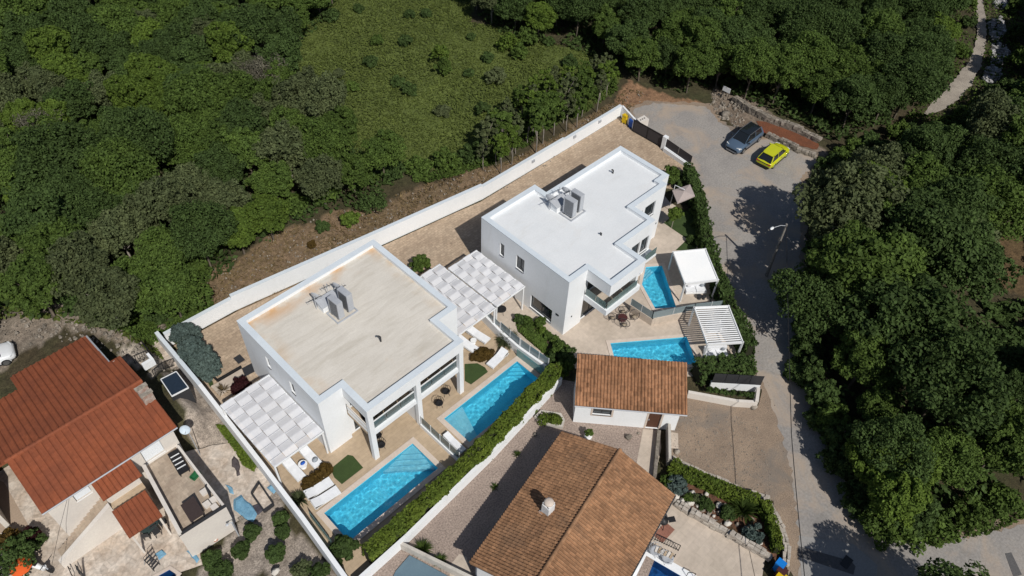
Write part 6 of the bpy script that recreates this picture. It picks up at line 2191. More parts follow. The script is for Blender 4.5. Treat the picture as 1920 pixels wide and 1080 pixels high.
def wire_chair(label, loc, rz, m=None, group=None, r=.33):
    t = thing('wire_chair', label, 'chair', loc, rz, group=group)
    m = m or m_black
    part('seat', MB().lathe([(0, .36), (r * .6, .37), (r * .95, .42), (r * .95, .45), (r * .6, .40), (0, .39)], n=14), m, t, local=True)
    b = MB()
    for k in range(9):
        a = -1.7 + 3.4 * k / 8
        b.tube([(r * .9 * math.cos(a), r * .9 * math.sin(a), .42), (r * 1.15 * math.cos(a), r * 1.15 * math.sin(a), .62 + .16 * math.cos(a * .9))], .012, 4)
    b.tube([(r * 1.15 * math.cos(a), r * 1.15 * math.sin(a), .62 + .16 * math.cos(a * .9)) for a in [-1.7 + 3.4 * k / 12 for k in range(13)]], .018, 5)
    part('backrest', b, m, t, local=True)
    for a in (.8, 2.35, 3.95, 5.5):
        part('leg', MB().tube([(r * .6 * math.cos(a), r * .6 * math.sin(a), .37), (r * .95 * math.cos(a), r * .95 * math.sin(a), 0)], .014, 5), m, t, local=True)
    return t


wire_chair('black wire chair below the balcony beside the white front column', (15.45, 26.5, .02), 1.2)
wire_chair('black wire chair half hidden behind the front column chair', (15.75, 27.3, .02), -.8)
wire_chair('black wire chair below the middle of the right-hand balcony', (20.95, 26.3, .02), 1.0)
wire_chair('black wire chair below the right end of the right-hand balcony', (22.05, 26.75, .02), -.4)
wire_chair('dark wire chair up on the left-hand balcony behind the glass', (17.6, 27.6, 3.2), 2.4)
for i, (x, y) in enumerate(((15.2, 27.2), (16.0, 27.35), (21.2, 27.4), (21.95, 27.5))):
    t = thing('cushioned_chair', f'dark cushioned chair on the ' + ('left-hand' if i < 2 else 'right-hand') + ' balcony, ' + ('left' if i % 2 == 0 else 'right') + ' of a pair', 'chair', (x, y, 3.2), .1)
    part('seat', MB().box(-.32, .32, -.32, .32, .25, .4), m_black, t, local=True)
    part('backrest', MB().box(-.32, .32, .25, .33, .41, .8), m_black, t, local=True)
    for sx in (-.27, .27):
        for sy in (-.27, .27):
            part('leg', MB().box(sx - .02, sx + .02, sy - .02, sy + .02, 0, .25), m_black, t, local=True)
# lower patio of the farther villa: hoop chairs and a low round table
m_rope = mat('beige_rope', (0.30, 0.25, 0.19), rough=0.9, fine=0.1)


def hoop_chair(label, loc, rz):
    t = thing('hoop_chair', label, 'chair', loc, rz, group='hoop chairs on the pale patio')
    b = MB()
    n = 20
    rim = [(.48 * math.cos(2 * PI * k / n), .42 * math.sin(2 * PI * k / n), .42 + .22 * (1 + math.cos(2 * PI * k / n)) * .6) for k in range(n + 1)]
    b.tube(rim, .028, 6)
    part('hoop', b, m_dark, t, local=True)
    w = MB()
    for k in range(0, n):
        w.tube([rim[k], (rim[k][0] * .35, rim[k][1] * .35, .28)], .008, 3)
    part('webbing', w, m_dark, t, local=True)
    part('seat', MB().lathe([(0, .27), (.17, .28), (.2, .33), (0, .33)], n=12), m_rope, t, local=True)
    for a in (.7, 2.4, 3.9, 5.5):
        part('leg', MB().tube([(.15 * math.cos(a), .15 * math.sin(a), .28), (.33 * math.cos(a), .33 * math.sin(a), 0)], .014, 5), m_dark, t, local=True)
    return t


for (cx_, cy_, lb, rz) in ((368, 718, 'dark hoop chair nearest the pink stone wall on the pale patio', .3), (305, 770, 'dark hoop chair nearest the four-sided pool', 2.2), (232, 728, 'dark hoop chair tucked under the balcony corner', 3.4), (300, 688, 'dark hoop chair deepest under the balcony', 4.6)):
    p = Q('C6', cx_, cy_, .35)
    hoop_chair(lb, (p.x, p.y, .016), rz)
p = Q('C6', 296, 726, .35)
round_table('low dark round table among the hoop chairs', (p.x, p.y, .016), m_brn, r=.42, h=.36)


def sofa(label, loc, rz, w=1.9, d=.85):
    t = thing('sofa', label, 'sofa', loc, rz, group='white outdoor sofas under the louvre pergolas')
    part('base', MB().box(-w / 2, w / 2, -d / 2, d / 2, .06, .24), m_wmetal, t, local=True)
    for k in range(2):
        part('seat_cushion', MB().box(-w / 2 + .03 + k * w / 2, -.03 + k * w / 2, -d / 2 + .02, d / 2 - .2, .241, .4), m_cush, t, local=True)
    part('backrest', MB().box(-w / 2, w / 2, d / 2 - .18, d / 2, .241, .72), m_cush, t, local=True)
    for s in (-.6, .6):
        part('pillow', MB().ball((s, d / 2 - .28, .55), .2, 8, 5, sq=(1, .45, .9)), m_fabric if s < 0 else bpy.data.materials['grey_cloth'], t, local=True)
    return t


pv = Q('C6', 755, 545, .3)
sofa('white cushioned sofa under the closed louvre pergola', (pv.x, pv.y, .016), math.radians(-40))
pv = Q('C6', 885, 950, .3)
sofa('white cushioned sofa at the front edge of the open louvre pergola', (pv.x, pv.y, .016), math.radians(-40))
pv = Q('C6', 890, 790, .3)
sofa('white cushioned sofa in the middle of the open louvre pergola', (pv.x, pv.y, .016), math.radians(-40), w=1.7)
for i, (a, b) in enumerate(((780, 598), (808, 600))):
    p = Q('C6', a, b, .2)
    round_table('small dark pouf in front of the sofa, ' + ('left' if i == 0 else 'right') + ' of two', (p.x, p.y, .016), m_dark, r=.26 - .06 * i, h=.35)
p = Q('C6', 845, 640, .1)
t = thing('fire_pit_tool', 'thin dark rod stand lying on the pale paving near the poufs', 'rod', (p.x, p.y, .016), .4)
part('rod', MB().tube([(-.6, 0, .05), (.6, 0, .05)], .035, 6), m_dark, t, local=True)
part('foot', MB().box(-.65, -.55, -.15, .15, 0, .06), m_dark, t, local=True)
# cantilever parasol by the far corner
PS = thing('parasol', 'square grey-pink cantilever parasol tilted beside the farther villa', 'parasol', (51.6, 28.4, 0))
pc = [Q('B1', *v, 2.4) for v in ((650, 852), (770, 812), (803, 890), (685, 940))]
m_taupe = mat('taupe_fabric', (0.42, 0.36, 0.34), (0.38, 0.325, 0.31), rough=.95, fine=.05)
cc_ = sum(pc, Vector()) / 4
b = MB()
b.add([tuple(v) for v in pc] + [tuple(cc_ + Vector((0, 0, .28)))], [(i, (i + 1) % 4, 4) for i in range(4)])
b.add([tuple(v) for v in pc] + [tuple(v - Vector((0, 0, .12))) for v in pc], [(i, (i + 1) % 4, 4 + (i + 1) % 4, 4 + i) for i in range(4)])
part('canopy', b, m_taupe, PS)
pb_ = Q('B1', 632, 960, 0.05)
part('pole', MB().tube([(pb_.x, pb_.y, 0.02), (pb_.x + .1, pb_.y, 2.7), (cc_.x, cc_.y, 2.85)], .05, 8), m_wmetal, PS)
part('base', MB().box(pb_.x - .45, pb_.x + .45, pb_.y - .45, pb_.y + .45, .02, .1), m_stone, PS)
for v in pc:
    part('rib', MB().tube([tuple(cc_ + Vector((0, 0, .2))), tuple(v - Vector((0, 0, .03)))], .018, 4), m_wmetal, PS)
# lawns of artificial turf
def lawn(pts, z, seed):
    solo('artificial_lawn', MB().sheet(pts, z), m_turf, kind='structure')


lawn([Q('C6', *p)[:2] for p in ((555, 130), (655, 45), (745, 62), (768, 215), (760, 290), (700, 305), (630, 302), (705, 232))], .03, 1)
lawn([Q('C5', *p)[:2] for p in ((440, 352), (548, 263), (583, 270), (652, 350), (508, 462), (458, 418), (440, 380))], .034, 2)
lawn([Q('B7', *p)[:2] for p in ((960, 178), (1060, 172), (1120, 205), (1142, 240), (1010, 338), (962, 310))], .034, 3)
lawn([Q('B6', *p)[:2] for p in ((575, -5), (690, -5), (860, 215), (820, 315), (760, 270), (690, 150))], .012, 4)
cover('meadow_grass', [tuple(Q('B6', *p)[:2]) for p in ((560, -10), (690, -10), (880, 225), (835, 325), (755, 280), (680, 150))], 3500, .12, m_leaf_hedge, 566, .12, tilt=.8, clump=0)
lawn([Q('B5', *p)[:2] for p in ((385, 575), (430, 570), (455, 640), (425, 660))], .034, 5)

# planting near the villas
for i, (a, b, r) in enumerate(((280, 455, .5), (335, 412, .48), (398, 362, .55))):
    p = Q('C5', a, b, .3)
    shrub('clipped_shrub', 'rusty brown dome shrub in a row of three beside the loungers, ' + ('nearest the left wall', 'middle', 'nearest the small lawn')[i], 'shrub', (p.x, p.y, .02), r, r, .6, m_leaf_brown, 500 + i, leaf=.1, per=150, nc=22, rc=.4)
for i, (a, b) in enumerate(((550, 960), (600, 925), (650, 900))):
    pass
p = Q('C3', 595, 935, .3)
b_ = shrub('clipped_shrub', 'wide oval rusty brown shrub beside the raised-back lounger', 'shrub', (p.x, p.y, .02), 1.15, .68, .5, m_leaf_brown, 510, leaf=.1, per=170, nc=34, rc=.35)
b_.rotation_euler.z = math.radians(-28)


def spiky(name, label, loc, n, ln, m, seed, w=.05, up=.6):
    r = random.Random(seed)
    t = thing(name, label, 'plant', loc)
    b = MB()
    for k in range(n):
        a = r.uniform(0, 6.28)
        l = ln * r.uniform(.7, 1.1)
        e = r.uniform(.25, 1.3)
        d = Vector((math.cos(a) * math.cos(e), math.sin(a) * math.cos(e), math.sin(e)))
        s = Vector((-math.sin(a), math.cos(a), 0)) * w
        p1 = d * l * .6
        p2 = d * l - Vector((0, 0, l * .22 * (1.4 - e)))
        b.add([tuple(-s * .6), tuple(s * .6), tuple(p1 + s), tuple(p2), tuple(p1 - s)], [(0, 1, 2, 4), (4, 2, 3)])
    me = b.mesh('blade', m)
    part('blade', me, m, t, kind='stuff')
    return t


p = Q('C3', 800, 800, .6)
spiky('yucca_plant', 'big spiky brown-green plant at the corner of the right-hand terrace', (p.x, p.y, .02), 260, 1.35, m_leaf_grey, 1, .04)
p = Q('C5', 215, 550, .5)
spiky('yucca_plant', 'spiky grey-green plant against the left garden wall', (p.x, p.y, .02), 150, .95, m_leaf_grey, 2, .035)
p = Q('B5', 520, 660, .5)
spiky('ornamental_grass', 'pale yellow ornamental grass by the dark red bush', (p.x, p.y, .02), 70, .8, m_dry, 3, .02)
for i, (a, b) in enumerate(((770, 500), (1120, 750))):
    p = Q('F', 720 + a * 180 / 1920, 980 + b * 100 / 1067, .3)
    spiky('ornamental_grass', 'green grass tussock on the pink gravel, ' + ('larger' if i == 0 else 'smaller') + ' of two', (p.x, p.y, 0), 180 - 50 * i, .9 - .2 * i, m_leaf_mid, 4 + i, .02)
for i, (a, b) in enumerate(((395, 255), (245, 475))):
    p = Q('B3', a, b, .15)
    spiky('ornamental_grass', ('small green' if i == 0 else 'tiny dull green') + ' tuft growing in the pink gravel by the shade', (p.x, p.y, 0), 60, .45, m_leaf_mid, 8 + i, .02)
p = Q('B4', 890, 560, .4)
spiky('ornamental_grass', 'large green arching grass on the slope of the pool garden', (p.x, p.y, 0), 320, 1.5, m_leaf_mid, 12, .03)
p = Q('C5', 520, 890, .8)
shrub('bush', 'rounded dark green bush at the near corner of the first pool', 'bush', (p.x, p.y, .02), .95, .95, 1.7, m_leaf_dark, 520, leaf=.14, per=130, nc=30)
p = Q('B5', 680, 640, .7)
shrub('bush', 'dark red bush at the back of the left woven pergola', 'bush', (p.x, p.y, .02), .95, .8, 1.4, m_leaf_red, 521, leaf=.12, per=120, nc=24)
p = Q('C3', 120, 235, .7)
shrub('bush', 'leafy green bush at the back of the middle pergola', 'bush', (p.x, p.y, .02), 1.0, .8, 1.7, m_leaf_mid, 522, leaf=.16, per=90, nc=24)
for i, (a, b, r, h, m) in enumerate(((950, 680, .55, .8, m_leaf_mid), (1045, 680, .6, 1.0, m_leaf_mid), (1062, 742, .38, .5, m_leaf_lime), (1110, 782, .4, .5, m_leaf_mid), (1160, 818, .45, .55, m_leaf_mid), (1205, 860, .45, .6, m_leaf_dark), (1250, 890, .4, .6, m_leaf_mid),
                                      (900, 660, .6, .9, m_leaf_dark), (1190, 900, .8, 1.1, m_leaf_mid), (1265, 960, .9, 1.5, m_leaf_dark), (1240, 1030, .8, 1.5, m_leaf_mid), (1150, 960, .7, .9, m_leaf_dark))):
    p = Q('C3', a, b, h * .5)
    shrub('bush', ('small' if r < .5 else 'leafy') + ' green bush in the planted strip below the farther villa wall', 'bush', (p.x, p.y, .02), r, r, h, m, 530 + i, leaf=.13, per=80, nc=16, group='bushes in the planted strip')
GS = [tuple(Q('C3', *p)[:2]) for p in ((860, 690), (960, 650), (1040, 700), (1290, 900), (1180, 1010), (1080, 930), (960, 830), (880, 760))]
solo('planting_bed', MB().sheet(GS, .03), mat('dark_soil', (0.05, 0.038, 0.025), rough=.95, fine=.2), kind='structure')
cover('ground_cover', GS, 5000, .12, m_leaf_mid, 545, .45, clump=.4)
# blue cedars against the left wall
for i, (a, b, r, h) in enumerate(((215, 215, 1.15, 2.6), (270, 330, 1.2, 2.8), (385, 450, 1.25, 2.3))):
    p = Q('B5', a, b, h * .6)
    t = shrub('blue_cedar', 'blue-grey conifer growing over the left garden wall, ' + ('farthest', 'middle', 'nearest')[i] + ' of three', 'tree', (p.x, p.y, .02), r, r * 1.1, h, m_leaf_blue, 550 + i, leaf=.16, per=170, nc=40, rc=.3, crown_name='crown')
# trees and bushes on the right-hand lawn
p = Q('C6', 690, 30, 1.6)
t = shrub('young_tree', 'small bright green tree on a thin stake in the artificial lawn', 'tree', (50.7, 26.2, .03), .8, .8, 1.3, m_leaf_lime, 560, leaf=.15, per=80, nc=18, stem=False, crown_name='crown')
for ch in t.children:
    ch.location.z = 1.1
part('trunk', MB().tube([(0, 0, -.02), (0, 0, 1.5)], .035, 6), m_pale_bark, t, local=True)
for i, (a, b, r, h) in enumerate(((1258, 330, 1.1, 1.9), (1278, 345, .8, 1.2), (1296, 450, .5, .7))):
    p = Q('F', a, b, h * .5)
    shrub('bush', 'dark leafy bush at the far corner of the farther villa', 'bush', (p.x, p.y, .02), r, r, h, m_leaf_dark if i else m_leaf_mid, 565 + i, leaf=.17, per=80, group='bushes at the far corner')
# planted slope of the pool garden
for i, (a, b, r, h, m) in enumerate(((365, 370, .8, 1.1, m_leaf_blue), (600, 520, .6, .7, m_leaf_dark), (760, 590, .6, .7, m_leaf_dark), (970, 745, .75, .9, m_leaf_blue), (520, 480, .45, .5, m_leaf_grey), (300, 340, .6, .8, m_leaf_mid), (470, 470, .4, .5, m_leaf_mid))):
    p = Q('B4', a, b, h * .5)
    shrub('bush', ('blue-green' if m is m_leaf_blue else 'dark green' if m is m_leaf_dark else 'greyish green') + ' bush on the red soil slope of the pool garden', 'bush', (p.x, p.y, .0), r, r, h, m, 580 + i, leaf=.13, per=90, group='bushes on the red soil slope')
wst = mat('white_boulder', (0.62, 0.59, 0.54), (0.48, 0.45, 0.41), sc=4, rough=.9, fine=.15)
for i, (a, b, s) in enumerate(((365, 455, .32), (410, 495, .3), (430, 430, .28), (485, 435, .3), (480, 505, .34), (600, 440, .2), (695, 525, .28), (765, 670, .3), (535, 530, .22), (525, 575, .16), (905, 712, .24), (660, 610, .15), (1020, 815, .25), (440, 520, .2))):
    p = Q('B4', a, b, .1)
    solo('boulder', MB().ball((0, 0, s * .3), s, 7, 5, jit=.3, sq=(1, .8, .65), seed=i), wst, 'white garden boulder on the red soil slope', 'boulder', 'white boulders on the red soil slope').location = (p.x, p.y, 0)
for i, (k, a, b, s, lb) in enumerate((('B2', 1440, 550, .35, 'brown boulder at the corner of the white retaining wall'), ('B2', 535, 768, .3, 'tan boulder on the pink gravel before the outbuilding'), ('B2', 885, 875, .25, 'dark boulder at the end of the entrance slab'), ('B2', 605, 740, .12, 'small white stone by the outbuilding door'), ('B3', 515, 125, .18, 'white stone on the pink gravel by the hedge wall'), ('B1', 1005, 345, .6, 'big pale boulder at the top of the gravel turning area'))):
    p = Q(k, a, b, .1)
    solo('boulder', MB().ball((0, 0, s * .3), s, 8, 6, jit=.25, sq=(1, .8, .7), seed=20 + i), m_rock, lb, 'boulder').location = (p.x, p.y, .01)
# planter and pot by the tiled houses
p = Q('B3', 875, 135, .3)
t = thing('plant_pot', 'round white pot with a leafy plant on the pink gravel', 'plant pot', (p.x, p.y, 0))
part('pot', MB().lathe([(.16, 0), (.26, .1), (.3, .35), (.26, .36), (.0, .33)], n=14), m_wmetal, t, local=True)
cs, rd_ = crown_points(5, .3, .3, .35, .7, 9)
P_, N_ = clump_leaves(cs, rd_, 40, 6)
part('foliage', leaf_mesh('foliage', P_, N_, .12, 7, m_leaf_mid), None, t)
c_ = [Q('B3', *v) for v in ((530, 15), (600, 60), (690, 75), (700, 40), (680, 5), (560, -15))]
t = thing('planter', 'low white-edged planter with green bedding by the hedge wall corner', 'planter', (c_[0].x, c_[0].y, 0))
rb2 = MB()
ring(rb2, [tuple(v[:2]) for v in c_], -.0, .16, .0, .3)
part('edging', rb2, m_dirty_white, t)
cp = sum(c_, Vector()) / 6
P_ = np.concatenate([np.array([(c_[0].lerp(c_[3], .2 + .15 * k) - ORG[t.name]) + Vector((RND.uniform(-.3, .3), RND.uniform(-.3, .3), .4))]) for k in range(5)])
PP, NN = clump_leaves([tuple(v) for v in P_], [.45] * 5, 160, 3)
part('foliage', leaf_mesh('foliage', PP, NN, .12, 7, m_leaf_hedge), None, t)
# deck behind the left woven pergola
solo('manhole_cover', MB().box(-.3, .3, -.4, .4, 0, .02), m_dark, 'dark square manhole cover in the tan yard at the left', 'manhole cover').location = Q('B5', 668, 420, .03)
solo('light_well', MB().sheet([Q('B5', *p)[:2] for p in ((690, 500), (775, 455), (805, 525), (720, 570))], .036), m_dark, kind='structure')
t = thing('planter', 'pale stone planter with a dark edge behind the left woven pergola', 'planter', (9.9, 37.2, .02))
for a, b in ((Q('B5', 440, 560), Q('B5', 488, 612)), (Q('B5', 488, 612), Q('B5', 690, 495))):
    part('edging', MB().beam((a.x, a.y, .15), (b.x, b.y, .15), .12, .26), m_black, t)
part('slab', MB().prism([tuple(Q('B5', *p)[:2]) for p in ((430, 655), (490, 625), (690, 508), (720, 575), (510, 740))], .03, .12), m_stone, t)
solo('pool_cover', MB().sheet([Q('F', *p)[:2] for p in ((768, 1042), (842, 1082), (800, 1140), (720, 1120), (742, 1072))], .1), mat('grey_blue_cover', (0.13, 0.20, 0.25), (0.11, 0.17, 0.22), rough=.6, fine=.05), 'flat grey-blue cover sheet sunk beside the white hedge wall', 'pool cover')
t = thing('sunken_wall', 'low dark wall round the grey-blue cover', 'wall', (12, 17.5, 0))
a, b, c2 = Q('F', 750, 1026, .3), Q('F', 856, 1078, .3), Q('F', 735, 1080, .3)
part('wall', MB().wall(a.to_2d(), (a + (b - a) * 1.5).to_2d(), 0, .8, .22), m_dirty_white, t)

# ================================================================== yard of the red-roofed house
def at(k, a, b, z):
    return Q(k, a, b, z)


p = at('C7', 1250, 880, 3.6)
t = thing('satellite_dish', 'white satellite dish on a thin mast at the corner of the red roof', 'satellite dish', (p.x, p.y, 0))
b = MB().lathe([(0, 0), (.18, .03), (.30, .08), (.36, .13)], n=18)
me = b.mesh('reflector', mat('dish_blue_white', (0.50, 0.58, 0.66), rough=.5, fine=.05))
me.transform(Matrix.Translation((0, 0, 3.6)) @ Matrix.Rotation(math.radians(-120), 4, 'Z') @ Matrix.Rotation(math.radians(62), 4, 'Y'))
part('reflector', me, m_wmetal, t)
part('mast', MB().tube([(.1, .0, 0), (.1, 0, 3.5)], .03, 6), m_gmetal, t, local=True)
part('feed_arm', MB().tube([(0, 0, 3.4), (-.2, -.4, 3.7), (-.25, -.5, 3.85)], .02, 5), m_gmetal, t, local=True)
cn = [at('C7', *v, 2.6) for v in ((1085, 545), (1190, 492), (1272, 600), (1160, 658))]
t = thing('canopy', 'dark flat canopy with a thin white edge beside the red roof', 'canopy', (*(sum(cn, Vector()) / 4).to_2d(), 0))
part('roof', MB().prism([tuple(v[:2]) for v in cn], 2.5, 2.6), mat('navy_sheet', (0.018, 0.03, 0.05), rough=.5, fine=.1), t)
for i in range(4):
    a, b = cn[i], cn[(i + 1) % 4]
    part('edge', MB().beam((a.x, a.y, 2.58), (b.x, b.y, 2.58), .06, .12), m_wmetal, t)
    part('post', MB().box(a.x - .05, a.x + .05, a.y - .05, a.y + .05, 0, 2.5), m_dark, t)
sh = [at('C7', *v, 0) for v in ((1090, 555), (1160, 665), (1270, 610))]
part('wall_panel', MB().beam((cn[2].x, cn[2].y, 1.3), (cn[3].x, cn[3].y, 1.3), .05, 2.3), m_dark, t)
# stone steps up to the bank
t = thing('garden_steps', 'broad pale stone steps climbing the bank beside the garden wall', 'steps', (7.4, 44, 1.5))
for k in range(7):
    a, b = G('C7', 1010 + k * 20, 262 + k * 30), G('C7', 1090 + k * 16, 225 + k * 32)
    a2, b2 = G('C7', 1030 + k * 20, 288 + k * 30), G('C7', 1106 + k * 16, 255 + k * 32)
    zt = max(v.z for v in (a, b, a2, b2)) + .16
    part('step', MB().prism([tuple(v[:2]) for v in (a, b, b2, a2)], zt - .5, zt), m_patio, t)


def iron_rail(label, a, b, h=.9):
    a, b = Vector(a), Vector(b)
    t = thing('iron_railing', label, 'railing', a)
    o = a
    part('rail', MB().tube([Vector((0, 0, h)), b - o + Vector((0, 0, h))], .03, 5), m_black, t, local=True)
    part('rail', MB().tube([Vector((0, 0, .12)), b - o + Vector((0, 0, .12))], .025, 5), m_black, t, local=True)
    n = max(3, int((b - a).length / .16))
    for k in range(n + 1):
        p = (b - o) * (k / n)
        part('baluster', MB().tube([p + Vector((0, 0, .0)), p + Vector((0, 0, h))], .014 if 0 < k < n else .03, 4), m_black, t, local=True)
    return t


iron_rail('black iron railing above the stair, left of the garden steps', G('C7', 915, 440), G('C7', 1005, 400))
iron_rail('black iron gate leaf standing open on the garden steps', G('C7', 978, 330), G('C7', 1045, 420))
iron_rail('black iron railing beside the dark canopy', G('C7', 1050, 535), G('C7', 1110, 480))
iron_rail('black iron railing at the foot of the garden steps', G('C7', 1112, 480), G('C7', 1190, 450))
p = G('C7', 1010, 462)
solo('gate_wall', MB().box(-.4, .3, -.12, .12, 0, .7).box(.302, .5, -.12, .7, 0, .7), m_white, 'small white angled wall in the yard beside the red roof', 'wall').location = p
# terrace furniture upstairs
rk = [at('C8', *v, 3.1) for v in ((1210, 190), (1280, 160), (1370, 320), (1305, 352))]
t = thing('sun_lounger', 'black folding lounger with white bars on the upstairs terrace', 'sun lounger', (*(sum(rk, Vector()) / 4).to_2d(), 2.75), math.radians(-96))
part('bed', MB().box(-1.0, 1.0, -.36, .36, .3, .38), m_black, t, local=True)
for k in range(4):
    part('bar', MB().box(-.6 + k * .36, -.54 + k * .36, -.3, .3, .385, .43), m_wmetal, t, local=True)
for x in (-.9, .9):
    for y in (-.3, .3):
        part('leg', MB().box(x - .03, x + .03, y - .03, y + .03, 0, .3), m_black, t, local=True)
tb = [at('C8', *v, 3.45) for v in ((1305, 570), (1400, 500), (1475, 630), (1380, 692))]
tc = sum(tb, Vector()) / 4
t = thing('outdoor_table', 'dark brown square table on the upstairs terrace', 'table', (tc.x, tc.y, 2.75))
part('table_top', MB().prism([tuple(v[:2]) for v in tb], 3.42, 3.48), mat('dark_brown_top', (0.05, 0.036, 0.034), rough=.6, fine=.1), t)
for v in tb:
    w = tc.lerp(v, .88)
    part('leg', MB().box(w.x - .03, w.x + .03, w.y - .03, w.y + .03, 2.75, 3.42), m_black, t)
u0, u1 = at('C8', 1485, 385, 3.1), at('C8', 1545, 590, 2.95)
t = thing('parasol', 'folded dark parasol lying across the upstairs terrace', 'parasol', (u0.x, u0.y, 2.75))
part('canopy', MB().tube([u0, u0.lerp(u1, .2), u0.lerp(u1, .62)], [.03, .15, .05], 8), m_dark, t)
part('pole', MB().tube([u0.lerp(u1, .6), u1], .025, 6), m_black, t)
p = at('C8', 1415, 355, 2.8)
t = thing('crate', 'green plastic crate on the upstairs terrace', 'crate', (p.x, p.y, 2.75), .3)
m_green = mat('green_plastic', (0.02, 0.13, 0.05), rough=.6, fine=.08)
part('tray', MB().box(-.32, .32, -.2, .2, 0, .04), m_green, t, local=True)
for s in (-1, 1):
    part('side', MB().box(-.32, .32, s * .2 - .02, s * .2 + .02, .04, .2), m_green, t, local=True)
    part('side', MB().box(s * .32 - .02, s * .32 + .02, -.17, .17, .04, .2), m_green, t, local=True)
for i, (a, b) in enumerate(((1480, 480), (1500, 570), (1550, 535), (1555, 590))):
    p = at('C8', a, b, 2.8)
    solo('stool', MB().box(-.22, .22, -.22, .22, .2, .28).box(-.18, .18, -.18, .18, 0, .195), m_cream, 'pale square slab stacked beside the folded parasol', 'slab', 'pale slabs on the upstairs terrace').location = (p.x, p.y, 2.75)
# patio
m_tarp = mat('blue_tarp', (0.17, 0.34, 0.47), (0.12, 0.27, 0.40), sc=2, rough=.7, fine=.12, bump=.03, bsc=4)


def tarp(label, pts, k='B6', seed=1, m=None, name='tarpaulin', cat='tarpaulin'):
    r = random.Random(seed)
    pl = rough_edge([Q(k, *p)[:2] for p in pts], .3, .05, seed)
    cx_, cy_ = sum(p[0] for p in pl) / len(pl), sum(p[1] for p in pl) / len(pl)
    b = MB()
    n = len(pl)
    rings = [[(cx_ + (p[0] - cx_) * f, cy_ + (p[1] - cy_) * f, .02 + (.05 + r.uniform(0, .1) if f < 1 else 0)) for p in pl] for f in (1, .75, .45)]
    for i in range(2):
        b.add(rings[i] + rings[i + 1], [(j, (j + 1) % n, n + (j + 1) % n, n + j) for j in range(n)], 0, True)
    b.add(rings[2] + [(cx_, cy_, .12)], [(j, (j + 1) % n, n) for j in range(n)], 0, True)
    solo(name, b, m or m_tarp, label, cat)


tarp('crumpled pale blue tarpaulin spread on the stone patio, largest', ((690, 530), (740, 495), (790, 540), (865, 620), (830, 690), (770, 670), (690, 600)), seed=2)
tarp('small pale blue tarpaulin at the edge of the shade on the patio', ((625, 415), (680, 440), (690, 490), (660, 480)), seed=3)
tarp('pale blue tarpaulin beside the garden wall', ((925, 440), (960, 415), (1005, 460), (975, 490)), seed=4)
tarp('dark slate sheet lying next to the blue tarpaulin', ((820, 575), (865, 560), (905, 600), (865, 640)), seed=5, m=mat('slate_sheet', (0.06, 0.055, 0.07), rough=.8, fine=.1), name='slate_sheet', cat='sheet')
tarp('dark grey mat on the paving below the terrace corner', ((715, 665), (745, 645), (800, 690), (765, 715)), seed=6, m=m_rock, name='mat', cat='mat')
tarp('pale blue-grey sheet below the terrace front', ((345, 900), (400, 870), (440, 960), (420, 990)), seed=7, name='sheet', cat='sheet')
tarp('pale blue-grey patch of sheet on the lower patio', ((115, 920), (170, 895), (205, 925), (150, 965)), seed=8, name='sheet', cat='sheet')
tarp('limp grey-brown inflatable lying on the stone patio', ((672, 240), (690, 212), (725, 240), (732, 290), (735, 350), (715, 360), (695, 300), (675, 290)), seed=9, m=mat('grey_rubber', (0.10, 0.085, 0.085), (0.06, 0.05, 0.055), sc=2, rough=.7, fine=.2), name='inflatable', cat='inflatable')
fp = [at('B6', *v, .25) for v in ((868, 400), (975, 560), (905, 610), (815, 482))]
t = thing('raised_bed', 'rectangular dark-framed empty bed on the stone patio by the garden wall', 'raised bed', (*(sum(fp, Vector()) / 4).to_2d(), 0))
for i in range(4):
    a, b = fp[i], fp[(i + 1) % 4]
    part('frame_board', MB().beam((a.x, a.y, .15), (b.x, b.y, .15), .08, .3), m_dark, t)
part('soil', MB().sheet([tuple(v[:2]) for v in fp], .05), m_patio, t)
a, b = at('B6', 455, 832, .1), at('B6', 542, 760, .1)
t = thing('paddle_board', 'turquoise paddle board lying below the terrace', 'paddle board', (*((a + b) / 2).to_2d(), .01), math.atan2((b - a).y, (b - a).x))
L_ = (b - a).length
part('deck', MB().prism([(-L_ / 2, 0), (-L_ * .3, -.17), (L_ * .25, -.2), (L_ / 2, 0), (L_ * .25, .2), (-L_ * .3, .17)], .02, .13), mat('turquoise_foam', (0.02, 0.33, 0.52), rough=.5, fine=.06), t, local=True)
part('fin', MB().box(-L_ * .4, -L_ * .3, -.02, .02, .13, .25), m_dark, t, local=True)
p = at('B6', 553, 810, .2)
solo('beach_ball', MB().ball((0, 0, .24), .24, 14, 10), mat('red_white_ball', (0.55, 0.2, 0.13), (0.7, 0.68, 0.62), sc=2.5, rough=.5, lo=.48, hi=.52), 'red and white beach ball beside the paddle board', 'ball').location = (p.x, p.y, .01)
p = at('B6', 595, 735, .1)
solo('hose', MB().tube([(.3 * math.cos(k * .5), .3 * math.sin(k * .5), .03 + k * .006) for k in range(14)], .03, 5), m_black, 'coiled black hose below the terrace front', 'hose').location = (p.x, p.y, .01)
a = at('B6', 690, 670, 1.2)
t = thing('outdoor_shower', 'slim steel outdoor shower at the corner of the terrace block', 'shower', (*at('B6', 725, 790, .02).to_2d(), .01))
o_ = Vector((at('B6', 725, 790, 0).x, at('B6', 725, 790, 0).y, 0))
part('column', MB().tube([o_, o_ + Vector((0, 0, 2.0))], .05, 8), m_gmetal, t)
part('shower_head', MB().tube([o_ + Vector((0, 0, 2.0)), o_ + Vector((-.3, .1, 2.05)), o_ + Vector((-.3, .1, 1.97))], [.03, .03, .12], 8), m_gmetal, t)
